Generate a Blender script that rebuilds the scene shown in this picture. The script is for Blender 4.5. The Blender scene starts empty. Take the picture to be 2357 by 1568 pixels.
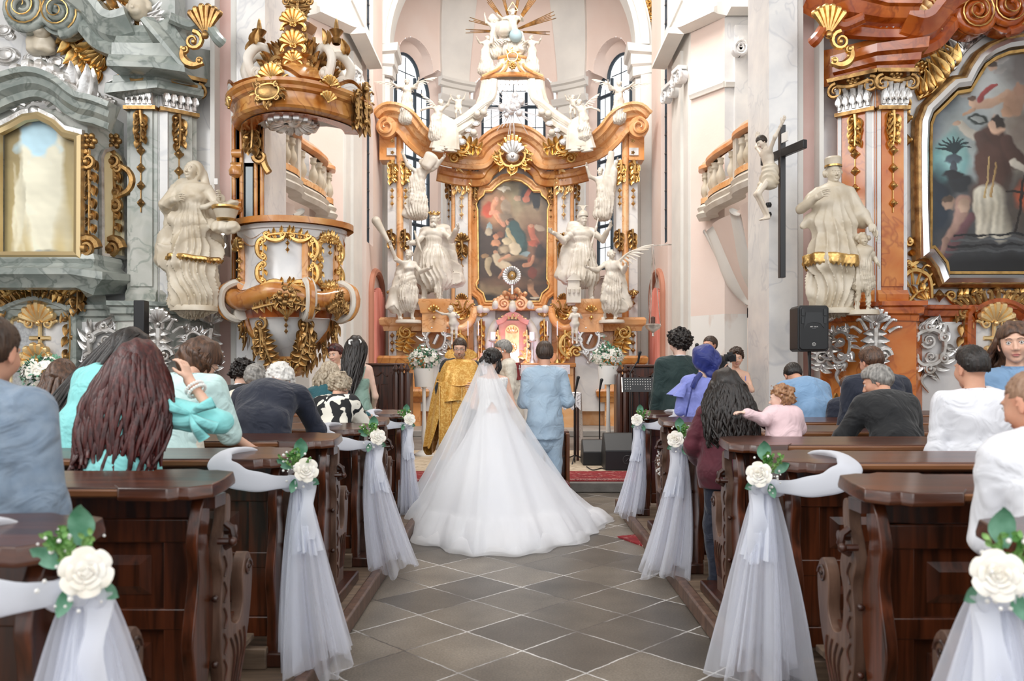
import bpy, math, random
import numpy as np
from mathutils import Vector, Matrix, Euler
PI = math.pi
SC = bpy.context.scene
COL = SC.collection
# ---------------------------------------------------------------- camera (28 mm, level, slight shift)
F, CX, CY, HC = 1833.0, 1190.0, 857.0, 1.5
cam = bpy.data.cameras.new('camera'); camo = bpy.data.objects.new('camera', cam); COL.objects.link(camo)
camo.location = (0, 0, HC); camo.rotation_euler = (PI/2, 0, 0)
cam.sensor_width = 36; cam.lens = 36*F/2357
cam.shift_x = (1178.5-CX)/2357; cam.shift_y = (CY-784)/2357
cam.clip_end = 200; cam.clip_start = .05
cam.dof.use_dof = True; cam.dof.focus_distance = 8.8; cam.dof.aperture_fstop = 3.2
SC.camera = camo
# ---------------------------------------------------------------- daylight and added choir fill
w = bpy.data.worlds.new('world'); SC.world = w; w.use_nodes = True
bg = w.node_tree.nodes['Background']; bg.inputs[0].default_value = (.97, .985, 1, 1); bg.inputs[1].default_value = 1.25
def area(name, loc, tgt, sx, sy, power, col=(1, 1, 1)):
 l = bpy.data.lights.new(name, 'AREA'); l.shape = 'RECTANGLE'; l.size = sx; l.size_y = sy; l.energy = power; l.color = col
 o = bpy.data.objects.new(name, l); COL.objects.link(o); o.location = loc
 o.rotation_euler = (Vector(tgt)-Vector(loc)).to_track_quat('-Z', 'Y').to_euler(); return o
area('nave_window_light_left', (-8.6, 2, 8), (2, 9, 1.5), 6, 5, 520, (1, .99, .97))
area('nave_window_light_right', (8.6, 1, 8), (-3, 10, 2), 6, 5, 200, (.97, .98, 1))
area('nave_window_light_rear', (-1, -2.5, 9), (0, 12, 3), 8, 4, 230, (1, .99, .98))
area('choir_fill_light', (0, 13.5, 12.8), (0, 19, 4), 6, 3, 1050, (1, .97, .93))  # added overhead fill to brighten choir and high altar, no window here
area('altar_uplight', (-.1, 17.6, 1.9), (-.1, 18.6, 2.6), 1.6, .1, 9, (.75, .6, 1))
SC.view_settings.view_transform = 'Standard'; SC.view_settings.look = 'None'
SC.view_settings.exposure = 0.2; SC.view_settings.gamma = 1.0; SC.view_settings.use_curve_mapping = False
SC.cycles.use_denoising = True
# ================================================================ helpers
def W(px, py, Y): return Vector(((px-CX)*Y/F, Y, HC-(py-CY)*Y/F))
def A3(p): return np.array(p, dtype=float)
rng = np.random.RandomState(7)
class MB:
 """collects quads / polygons, built as ONE mesh object"""
 def __init__(s): s.V = []; s.L = []; s.S = []; s.n = 0; s.C = []
 def add(s, v, faces, col=None):
  v = np.asarray(v, dtype=float).reshape(-1, 3)
  if isinstance(faces, np.ndarray):
   s.L.append((faces+s.n).ravel()); s.S.append(np.full(len(faces), faces.shape[1]))
  else:
   for k in set(len(f) for f in faces):
    a = np.array([f for f in faces if len(f) == k]); s.L.append((a+s.n).ravel()); s.S.append(np.full(len(a), k))
  s.V.append(v); s.n += len(v)
  if col is not None: s.C.append(np.broadcast_to(np.asarray(col, float), (len(v), 3)))
  elif s.C is not None: s.C.append(np.full((len(v), 3), .8))
  return s
 def box(s, x0, x1, y0, y1, z0, z1, R=None, c=None, col=None):
  v = A3([(x, y, z) for x in (x0, x1) for y in (y0, y1) for z in (z0, z1)])
  if R is not None: v = v @ A3(R).T
  if c is not None: v = v+A3(c)
  return s.add(v, np.array([(0, 1, 3, 2), (4, 6, 7, 5), (0, 4, 5, 1), (2, 3, 7, 6), (0, 2, 6, 4), (1, 5, 7, 3)]), col)
 def grid(s, P, closeu=False, closev=False, col=None):
  P = np.asarray(P, float); n, m = P.shape[:2]
  I = np.arange(n*m).reshape(n, m)
  if closeu: I = np.vstack([I, I[:1]])
  if closev: I = np.hstack([I, I[:, :1]])
  f = np.stack([I[:-1, :-1], I[1:, :-1], I[1:, 1:], I[:-1, 1:]], -1).reshape(-1, 4)
  return s.add(P.reshape(-1, 3), f, None if col is None else np.asarray(col).reshape(-1, 3))
 def tube(s, pts, r, seg=8, up=None, n0=None, flat=1.0, caps=True, col=None):
  P = A3(pts); n = len(P); r = np.broadcast_to(np.asarray(r, float), (n,))
  T = np.gradient(P, axis=0); T /= np.linalg.norm(T, axis=1)[:, None]+1e-12
  if up is None:
   up = A3(n0) if n0 is not None else np.array([0, 0, 1.]) if abs(T[0][2]) < .9 else np.array([1., 0, 0])
   N = up-T[0]*(up@T[0]); N /= np.linalg.norm(N); Ns = [N]
   for i in range(1, n):
    N = Ns[-1]-T[i]*(Ns[-1]@T[i]); N /= np.linalg.norm(N)+1e-12; Ns.append(N)
   N = A3(Ns)
  else:
   up = A3(up); N = up[None]-T*(T@up)[:, None]; N /= np.linalg.norm(N, axis=1)[:, None]+1e-12
  B = np.cross(T, N); a = np.arange(seg)*2*PI/seg
  G = P[:, None]+r[:, None, None]*(np.cos(a)[None, :, None]*B[:, None]+flat*np.sin(a)[None, :, None]*N[:, None])
  s.grid(G, closev=True, col=None if col is None else np.broadcast_to(np.asarray(col, float), (n, seg, 3)))
  if caps:
   for q in (0, n-1):
    i0 = s.n-n*seg+q*seg
    idx = np.arange(seg)+i0
    s.L.append((idx if q else idx[::-1]).ravel()); s.S.append(np.array([seg]))
  return s
 def lathe(s, prof, c=(0, 0, 0), seg=24, sx=1, sy=1, R=None, col=None):
  a = np.arange(seg)*2*PI/seg; pr = A3(prof)
  G = np.stack([pr[:, 0, None]*np.cos(a)*sx, pr[:, 0, None]*np.sin(a)*sy, pr[:, 1, None]+0*a], -1)
  if R is not None: G = G @ A3(R).T
  return s.grid(G+A3(c), closev=True, col=None if col is None else np.broadcast_to(np.asarray(col, float), G.shape))
 def ball(s, c, r, seg=12, R=None, col=None):
  r = np.broadcast_to(np.asarray(r, float), (3,)); t = np.linspace(0.02, PI-.02, max(6, seg//2+1)); a = np.arange(seg)*2*PI/seg
  G = np.stack([np.outer(np.sin(t), np.cos(a)), np.outer(np.sin(t), np.sin(a)), np.outer(np.cos(t), 0*a+1)], -1)*r
  if R is not None: G = G @ A3(R).T
  return s.grid(G[::-1]+A3(c), closev=True, col=None if col is None else np.broadcast_to(np.asarray(col, float), G.shape))
 def prism(s, out, w0, w1, fr=None):
  """outline in (u,v) extruded from w0 to w1; fr=(O,U,V,N)"""
  out = A3(out); n = len(out)
  if fr is None: O, U, V_, N = A3((0, 0, 0)), A3((1, 0, 0)), A3((0, 0, 1)), A3((0, -1, 0))
  else: O, U, V_, N = [A3(q) for q in fr]
  v = np.vstack([O+out[:, :1]*U+out[:, 1:2]*V_+w*N for w in (w0, w1)])
  fs = [tuple(range(n))[::-1], tuple(range(n, 2*n))]+[(i, (i+1) % n, n+(i+1) % n, n+i) for i in range(n)]
  return s.add(v, fs)
 def sweep(s, path, prof, N=None, closed=False, caps=True):
  """moulding: path points (n,3); prof (m,2) = (outwards, up-in-plane); N outward normals (n,3) or one"""
  P = A3(path); n = len(P)
  if closed: e_ = np.roll(P, -1, 0)-P; e_ /= np.linalg.norm(e_, axis=1)[:, None]; T = e_+np.roll(e_, 1, 0)
  else:
   T = np.gradient(P, axis=0)
  T /= np.linalg.norm(T, axis=1)[:, None]+1e-12
  if N is None: N = np.cross(T, (0, 0, 1.))
  N = np.broadcast_to(A3(N), P.shape); N = N-T*np.sum(N*T, 1)[:, None]; N = N/(np.linalg.norm(N, axis=1)[:, None]+1e-12)
  B = np.cross(N, T); pr = A3(prof)
  # mitre
  if closed: d1 = P-np.roll(P, 1, 0); d2 = np.roll(P, -1, 0)-P
  else: d1 = np.vstack([P[1]-P[0], P[1:]-P[:-1]]); d2 = np.vstack([P[1:]-P[:-1], P[-1]-P[-2]])
  d1 /= np.linalg.norm(d1, axis=1)[:, None]+1e-12; d2 /= np.linalg.norm(d2, axis=1)[:, None]+1e-12
  cs = np.sqrt(np.clip((1+np.sum(d1*d2, 1))/2, .2, 1))
  G = P[:, None]+(N[:, None]*pr[None, :, :1]+B[:, None]*pr[None, :, 1:])/cs[:, None, None]
  s.grid(G, closeu=closed)
  if caps and not closed:
   m = len(pr)
   for q in (0, n-1):
    idx = np.arange(m)+s.n-n*m+q*m
    s.L.append(idx); s.S.append(np.array([m]))
  return s
 def xf(s, M):
  M = np.array(M); s.V = [v @ M[:3, :3].T+M[:3, 3] for v in s.V]; return s
 def merge(s, o, M=None, mirror=False):
  for v, in zip(o.V):
   if M is not None:
    m = np.array(M); v = v @ m[:3, :3].T+m[:3, 3]
   s.V.append(v)
  for l in o.L: s.L.append(l+s.n)
  s.S += o.S; s.C += o.C; s.n += o.n; return s
 def mesh(s, name, mt=None, smooth=True, ang=38):
  me = bpy.data.meshes.new(name)
  V = np.vstack(s.V); L = np.concatenate(s.L).astype(np.int32); S = np.concatenate(s.S).astype(np.int32)
  me.vertices.add(len(V)); me.vertices.foreach_set('co', V.astype(np.float32).ravel())
  me.loops.add(len(L)); me.loops.foreach_set('vertex_index', L)
  me.polygons.add(len(S)); st = np.concatenate([[0], np.cumsum(S)[:-1]]).astype(np.int32)
  me.polygons.foreach_set('loop_start', st); me.polygons.foreach_set('loop_total', S)
  me.polygons.foreach_set('use_smooth', np.full(len(S), bool(smooth)))
  if s.C and any((c != .8).any() for c in s.C):
   at = me.color_attributes.new('Col', 'FLOAT_COLOR', 'POINT'); C = np.vstack(s.C)
   at.data.foreach_set('color', np.hstack([C, np.ones((len(C), 1))]).astype(np.float32).ravel())
  me.update(calc_edges=True); me.validate()
  if smooth and ang: me.set_sharp_from_angle(angle=math.radians(ang))
  if mt: me.materials.append(mt)
  return me
 def build(s, name, mt, parent=None, smooth=True, ang=38, bevel=0, **kw):
  o = bpy.data.objects.new(name, s.mesh(name, mt, smooth, ang)); COL.objects.link(o)
  if parent is not None: child(o, parent)
  if bevel:
   b = o.modifiers.new('bevel', 'BEVEL'); b.width = bevel; b.segments = 2; b.limit_method = 'ANGLE'
  for k, v in kw.items(): o[k] = v
  return o
def world(o):
 M = Matrix.LocRotScale(o.location, o.rotation_euler, o.scale)
 return M if o.parent is None else world(o.parent) @ o.matrix_parent_inverse @ M
def child(o, p):
 o.parent = p; q = p
 while q.parent is not None: q = q.parent
 o.matrix_parent_inverse = Matrix.Identity(4) if q.name in LOCAL else world(p).inverted()
LOCAL = set()
def tag(o, label=None, cat=None, group=None, kind=None):
 if label: o['label'] = label
 if cat: o['category'] = cat
 if group: o['group'] = group
 if kind: o['kind'] = kind
 return o
def thing(name, label, cat, loc=(0, 0, 0), rz=0, group=None):
 o = bpy.data.objects.new(name, None); COL.objects.link(o); o.location = loc; o.rotation_euler = (0, 0, rz)
 o.empty_display_size = .1
 return tag(o, label, cat, group)
def dup(o, loc=None, rz=None, label=None, parent=None, scale=None):
 c = o.copy(); COL.objects.link(c)
 if parent is not None: c.parent = parent
 if loc is not None: c.location = loc
 if rz is not None: c.rotation_euler = (0, 0, rz)
 if scale is not None: c.scale = scale
 if label: c['label'] = label
 for k in list(o.children): dup(k, parent=c)
 return c
def catmull(pts, n=6, closed=False):
 P = A3(pts); m = len(P)
 if m < 3: return np.array([P[0]+(P[-1]-P[0])*t for t in np.linspace(0, 1, n+1)])
 out = []
 rg = range(m if closed else m-1)
 for i in rg:
  if closed: p = [P[(i+k-1) % m] for k in range(4)]
  else: p = [P[max(i-1, 0)], P[i], P[i+1], P[min(i+2, m-1)]]
  for t in np.arange(n)/n:
   out.append(.5*(2*p[1]+(-p[0]+p[2])*t+(2*p[0]-5*p[1]+4*p[2]-p[3])*t*t+(-p[0]+3*p[1]-3*p[2]+p[3])*t**3))
 if not closed: out.append(P[-1])
 return np.array(out)
def rotm(ax, deg): return A3(Matrix.Rotation(math.radians(deg), 3, ax))
# ---------------------------------------------------------------- signed distance modelling
def surfnet(D, org, h):
 Sg = D < 0; nx, ny, nz = D.shape
 sl = lambda a, i, n: a[i[0]:n[0]-1+i[0], i[1]:n[1]-1+i[1], i[2]:n[2]-1+i[2]]
 C8 = [(i, j, k) for i in (0, 1) for j in (0, 1) for k in (0, 1)]
 c = sum(sl(Sg, q, D.shape).astype(np.int8) for q in C8)
 act = (c > 0) & (c < 8); idx = np.full(act.shape, -1, np.int64); N = int(act.sum())
 if N == 0: return np.zeros((0, 3)), np.zeros((0, 4), int)
 idx[act] = np.arange(N); base = np.argwhere(act).astype(float)
 vals = {q: sl(D, q, D.shape)[act] for q in C8}; acc = np.zeros((N, 3)); cnt = np.zeros(N)
 for q in C8:
  for ax in range(3):
   if q[ax] == 0:
    r = list(q); r[ax] = 1; r = tuple(r); a, b = vals[q], vals[r]; m = (a < 0) != (b < 0)
    t = a/(a-b+1e-30); p = np.zeros((N, 3))+A3(q); p[:, ax] += t; acc[m] += p[m]; cnt[m] += 1
 V = (base+acc/cnt[:, None])*h+A3(org); Fs = []
 for ax in range(3):
  o1, o2 = [(1, 2), (2, 0), (0, 1)][ax]
  a = np.moveaxis(Sg, (ax, o1, o2), (0, 1, 2)); I = np.moveaxis(idx, (ax, o1, o2), (0, 1, 2))
  e0, e1 = a[:-1, 1:-1, 1:-1], a[1:, 1:-1, 1:-1]; ch = e0 != e1
  q = np.stack([I[:, :-1, :-1][ch], I[:, 1:, :-1][ch], I[:, 1:, 1:][ch], I[:, :-1, 1:][ch]], -1)
  fl = ~e0[ch]; q[fl] = q[fl][:, ::-1]; Fs.append(q)
 Fq = np.vstack(Fs); Fq = Fq[(Fq >= 0).all(1)]
 return V, Fq
def nrm(v): v = A3(v); return v/(np.linalg.norm(v)+1e-12)
def seg(a, b, ra, rb=None, k=None): return ('s', A3(a), A3(b), ra, ra if rb is None else rb, k)
def eseg(a, b, ra, rb, u=(1, 0, 0), k=None): return ('e', A3(a), A3(b), A3(ra), A3(rb), A3(u), k)
def ell(c, r, R=None, k=None): return ('o', A3(c), np.broadcast_to(A3(r), (3,)), np.eye(3) if R is None else A3(R), k)
def cut(p): return ('-', p)
def _bb(p):
 if p[0] == '-': return _bb(p[1])
 if p[0] == 's': r = max(p[3], p[4]); return np.minimum(p[1], p[2])-r, np.maximum(p[1], p[2])+r
 if p[0] == 'e': r = max(p[3].max(), p[4].max()); return np.minimum(p[1], p[2])-r, np.maximum(p[1], p[2])+r
 if p[0] == 'o': r = np.abs(p[3]) @ p[2]; return p[1]-r, p[1]+r
def _ev(p, P):
 if p[0] == 's':
  a, b = p[1], p[2]; ab = b-a; t = np.clip(((P-a)@ab)/(ab@ab+1e-12), 0, 1)
  return np.linalg.norm(P-a-t[..., None]*ab, axis=-1)-(p[3]+(p[4]-p[3])*t)
 if p[0] == 'e':
  a, b = p[1], p[2]; ab = b-a; L = np.linalg.norm(ab); ax = ab/(L+1e-12); u = p[5]-ax*(p[5]@ax); u /= np.linalg.norm(u); v = np.cross(ax, u)
  q = P-a; s = q@ax; t = np.clip(s/(L+1e-12), 0, 1); over = s-t*L; ru = p[3][0]+(p[4][0]-p[3][0])*t; rv = p[3][1]+(p[4][1]-p[3][1])*t
  rm = np.minimum(ru, rv); k = np.sqrt(((q@u)/ru)**2+((q@v)/rv)**2+(over/rm)**2)+1e-9
  g = np.sqrt(((q@u)/ru**2)**2+((q@v)/rv**2)**2+(over/rm**2)**2)+1e-9
  return k*(k-1)/g
 if p[0] == 'o':
  q = (P-p[1])@p[3]; k = np.linalg.norm(q/p[2], axis=-1)+1e-9; g = np.linalg.norm(q/p[2]**2, axis=-1)+1e-9
  return k*(k-1)/g
def sdf(prims, vox, k=.03, post=None, pad=.03):
 bbs = [_bb(p) for p in prims if p[0] != '-']
 lo = np.min([b[0] for b in bbs], 0)-pad-2*vox; hi = np.max([b[1] for b in bbs], 0)+pad+2*vox
 n = np.ceil((hi-lo)/vox).astype(int)+1
 ax = [lo[i]+np.arange(n[i])*vox for i in range(3)]
 D = np.full(n, .5, np.float32)
 def P(sl): return np.stack(np.meshgrid(ax[0][sl[0]], ax[1][sl[1]], ax[2][sl[2]], indexing='ij'), -1)
 for p in prims:
  neg = p[0] == '-'; q = p[1] if neg else p; kk = q[-1] if q[-1] is not None else k
  b = _bb(q); m = kk+3*vox+pad
  i0 = np.maximum(((b[0]-m-lo)/vox).astype(int), 0); i1 = np.minimum(((b[1]+m-lo)/vox).astype(int)+2, n)
  if (i1 <= i0).any(): continue
  sl = tuple(slice(i0[i], i1[i]) for i in range(3)); d = _ev(q, P(sl)); a = D[sl]
  if neg: d = -d; h = np.maximum(kk-np.abs(a-d), 0)/kk; D[sl] = np.maximum(a, d)+h*h*kk*.25
  else: h = np.maximum(kk-np.abs(a-d), 0)/kk; D[sl] = np.minimum(a, d)-h*h*kk*.25
 if post is not None:
  m = np.abs(D) < pad+2*vox; I = np.argwhere(m); PP = lo+I*vox; D[m] = post(PP, D[m])
 D[0], D[-1], D[:, 0], D[:, -1], D[:, :, 0], D[:, :, -1] = .1, .1, .1, .1, .1, .1
 return surfnet(D.astype(float), lo, vox)
_WK = {}
def wob(P, f=1., seed=0, n=6):
 if seed not in _WK:
  r = np.random.RandomState(seed+100); d = r.normal(size=(n, 3)); d /= np.linalg.norm(d, axis=1)[:, None]
  _WK[seed] = (d*r.uniform(.6, 1.6, (n, 1)), r.uniform(0, 6.28, n))
 d, ph = _WK[seed]
 return np.sin(P@d.T*f*2*PI+ph).sum(-1)/n**.5*.8
# ---------------------------------------------------------------- materials
MATS = {}
def mat(name, c1=(.8, .8, .8), rough=.5, metal=0, c2=None, ns=5, nd=6, lo=.35, hi=.65, dist=0, stretch=(1, 1, 1), rot=(0, 0, 0), bump=0, bs=None, bdist=.01,
  vein=None, vw=.02, vs=3, coat=0, vcol=False, sheen=0, wr=0, trans=0, alpha=None, spec=None, sss=0, emit=None, c3=None, ior=None):
 if name in MATS: return MATS[name]
 m = bpy.data.materials.new(name); m.use_nodes = True; nt = m.node_tree; N = nt.nodes; L = nt.links; b = N['Principled BSDF']
 tc = N.new('ShaderNodeTexCoord'); mp = N.new('ShaderNodeMapping'); L.new(tc.outputs['Object'], mp.inputs[0])
 mp.inputs['Scale'].default_value = stretch; mp.inputs['Rotation'].default_value = rot
 def noise(sc, det=6, ds=0):
  n = N.new('ShaderNodeTexNoise'); n.inputs['Scale'].default_value = sc; n.inputs['Detail'].default_value = det; n.inputs['Distortion'].default_value = ds
  L.new(mp.outputs[0], n.inputs['Vector']); return n.outputs['Fac']
 def ramp(src, a, c):
  r = N.new('ShaderNodeMapRange'); r.inputs[1].default_value = a; r.inputs[2].default_value = c; L.new(src, r.inputs[0]); return r.outputs[0]
 def mix(f, a, c, bl='MIX'):
  x = N.new('ShaderNodeMix'); x.data_type = 'RGBA'; x.blend_type = bl
  for s_, q in ((0, f), (6, a), (7, c)):
   if isinstance(q, (int, float)): x.inputs[s_].default_value = q
   elif isinstance(q, tuple): x.inputs[s_].default_value = (*q, 1)
   else: L.new(q, x.inputs[s_])
  return x.outputs[2]
 cur = tuple(c1)
 if vcol:
  v = N.new('ShaderNodeVertexColor'); v.layer_name = 'Col'; cur = v.outputs[0]
  if c2: cur = mix(ramp(noise(ns, nd, dist), lo, hi), cur, mix(1.0, cur, tuple(c2), 'MULTIPLY'))
 elif c2: cur = mix(ramp(noise(ns, nd, dist), lo, hi), cur, tuple(c2))
 if c3: cur = mix(ramp(noise(ns*.31, 3, .6), .45, .7), cur, tuple(c3))
 if vein:
  a = N.new('ShaderNodeMath'); a.operation = 'SUBTRACT'; L.new(noise(vs, 3, .7), a.inputs[0]); a.inputs[1].default_value = .5
  a2 = N.new('ShaderNodeMath'); a2.operation = 'ABSOLUTE'; L.new(a.outputs[0], a2.inputs[0])
  cur = mix(ramp(a2.outputs[0], vw*1.6, -vw), cur, tuple(vein))
 if isinstance(cur, tuple): b.inputs['Base Color'].default_value = (*cur, 1)
 else: L.new(cur, b.inputs['Base Color'])
 b.inputs['Roughness'].default_value = rough; b.inputs['Metallic'].default_value = metal
 if coat: b.inputs['Coat Weight'].default_value = coat; b.inputs['Coat Roughness'].default_value = .15
 if sheen: b.inputs['Sheen Weight'].default_value = sheen
 if spec is not None: b.inputs['Specular IOR Level'].default_value = spec
 if sss: b.inputs['Subsurface Weight'].default_value = sss; b.inputs['Subsurface Radius'].default_value = (.02, .008, .004)
 if trans: b.inputs['Transmission Weight'].default_value = trans
 if ior: b.inputs['IOR'].default_value = ior
 if alpha is not None: b.inputs['Alpha'].default_value = alpha
 if emit: b.inputs['Emission Color'].default_value = (*emit[:3], 1); b.inputs['Emission Strength'].default_value = emit[3]
 if bump:
  bp = N.new('ShaderNodeBump'); bp.inputs['Strength'].default_value = bump; bp.inputs['Distance'].default_value = bdist
  L.new(noise(bs or ns*4, 5), bp.inputs['Height']); L.new(bp.outputs[0], b.inputs['Normal'])
 if wr:
  n = N.new('ShaderNodeTexNoise'); n.inputs['Scale'].default_value = wr; n.inputs['Detail'].default_value = 2.5; n.inputs['Distortion'].default_value = 1.6
  L.new(tc.outputs['Object'], n.inputs['Vector']); b2 = N.new('ShaderNodeBump'); b2.inputs['Strength'].default_value = .8; b2.inputs['Distance'].default_value = .035; L.new(n.outputs['Fac'], b2.inputs['Height'])
  if bump: L.new(bp.outputs[0], b2.inputs['Normal'])
  L.new(b2.outputs[0], b.inputs['Normal'])
 MATS[name] = m; return m
def hexc(h):
 c = [int(h[i:i+2], 16)/255 for i in (0, 2, 4)]; return tuple(((x+.055)/1.055)**2.4 if x > .04 else x/12.92 for x in c)
M_white = mat('white_plaster', hexc('E9E6E0'), .75, c2=hexc('DAD8D4'), ns=1.2, lo=.35, hi=.75, bump=.15, bs=30)
M_grey = mat('grey_plaster', hexc('DCDBD8'), .75, c2=hexc('C9CACB'), ns=1.5, bump=.15, bs=30)
M_pink = mat('pink_plaster', hexc('F0DFD6'), .8, c2=hexc('EAD3C8'), ns=.9, lo=.3, hi=.75, bump=.15, bs=25)
M_rose = mat('rose_plaster', hexc('E2C6BF'), .8, c2=hexc('D9B5AC'), ns=1.1, bump=.15, bs=25)
M_peel = mat('peeling_plaster', hexc('EDEAE6'), .8, c2=hexc('D9C4B8'), ns=2.4, nd=8, lo=.56, hi=.66, stretch=(1, 1, .35), bump=.3, bs=12)
M_marbw = mat('white_marble', hexc('E8E6E3'), .28, c2=hexc('D5D5D6'), ns=2.5, vein=hexc('C3C4C8'), vw=.01, vs=1.1, coat=.2)
M_marbo = mat('orange_marble', hexc('CF7226'), .22, c2=hexc('E0934A'), ns=2.6, nd=7, dist=.8, vein=hexc('A34A1C'), vw=.02, vs=2, coat=.5, c3=hexc('BD5B1B'))
M_marbp = mat('peach_marble', hexc('E3A468'), .25, c2=hexc('EFC394'), ns=2.2, nd=7, dist=.8, vein=hexc('C07A3E'), vw=.016, vs=2.6, coat=.4, c3=hexc('DC9656'))
M_marbd = mat('russet_marble', hexc('A5450F'), .16, c2=hexc('CB6E2C'), ns=2.4, nd=7, dist=1.0, vein=hexc('7A300E'), vw=.03, vs=2.8, coat=.8, c3=hexc('86340C'))
M_marbg = mat('green_marble', hexc('B3B5AB'), .3, c2=hexc('CDCDC6'), ns=2.8, nd=8, dist=.8, vein=hexc('7E8A80'), vw=.03, vs=3, coat=.3, c3=hexc('9AA19F'))
M_amber = mat('amber_marble', hexc('B8702C'), .24, c2=hexc('D69F5C'), ns=3, nd=7, dist=.8, vein=hexc('8A4716'), vw=.02, vs=2.2, coat=.5, c3=hexc('A9611F'))
M_marbgd = mat('dark_green_marble', hexc('858E89'), .25, c2=hexc('AFB4AD'), ns=3, nd=8, dist=.8, vein=hexc('5B6661'), vw=.03, vs=3, coat=.4)
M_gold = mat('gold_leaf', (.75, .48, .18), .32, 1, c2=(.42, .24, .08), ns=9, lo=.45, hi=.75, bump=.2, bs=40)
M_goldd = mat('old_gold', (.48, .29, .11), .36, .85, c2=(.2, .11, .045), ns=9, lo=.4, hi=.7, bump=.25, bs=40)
M_goldl = mat('bright_gold', (.95, .72, .38), .35, .8, c2=(.8, .5, .22), ns=9, lo=.45, hi=.75)
M_silver = mat('silver_leaf', (.78, .77, .76), .3, .9, c2=(.4, .36, .32), ns=8, lo=.45, hi=.75, bump=.2, bs=40)
M_ivory = mat('ivory_stone', hexc('D8CDBA'), .42, c2=hexc('BFAE92'), ns=4, lo=.4, hi=.75, bump=.1, bs=20, coat=.15)
M_stucco = mat('white_stucco', hexc('DDD6CB'), .42, c2=hexc('C4BAAA'), ns=4, lo=.4, hi=.75, coat=.1)
M_wood = mat('pew_wood', hexc('35180C'), .28, c2=hexc('5E3016'), ns=5, nd=8, dist=.6, stretch=(.25, 3, 6), lo=.35, hi=.7, bump=.08, bs=30, coat=.35)
M_woodv = mat('pew_wood_upright', hexc('2C1408'), .3, c2=hexc('66321A'), ns=5, nd=8, dist=.6, stretch=(5, 5, .35), lo=.35, hi=.7, bump=.08, bs=30, coat=.3)
M_woodd = mat('dark_wood', hexc('2A130B'), .35, c2=hexc('4A2415'), ns=5, nd=8, stretch=(5, 5, .4), bump=.05, bs=30, coat=.25)
M_woodr = mat('worn_wood', hexc('4C3529'), .45, c2=hexc('735646'), ns=6, nd=8, stretch=(3, 3, .6), lo=.35, hi=.7, bump=.15, bs=30, coat=.1)
M_plank = mat('floor_plank', hexc('5A4A3C'), .55, c2=hexc('8A7460'), ns=4, nd=8, stretch=(.4, 5, 5), bump=.1, bs=30)
M_black = mat('black_plastic', (.012, .013, .015), .45)
M_blackm = mat('black_metal', (.015, .015, .017), .35, .3)
M_lead = mat('leaded_frame', hexc('34424E'), .5)
M_pale = mat('white_paint', hexc('F0EEEA'), .4)
# ================================================================ the setting
def struct(o): o['kind'] = 'structure'; return o
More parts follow.
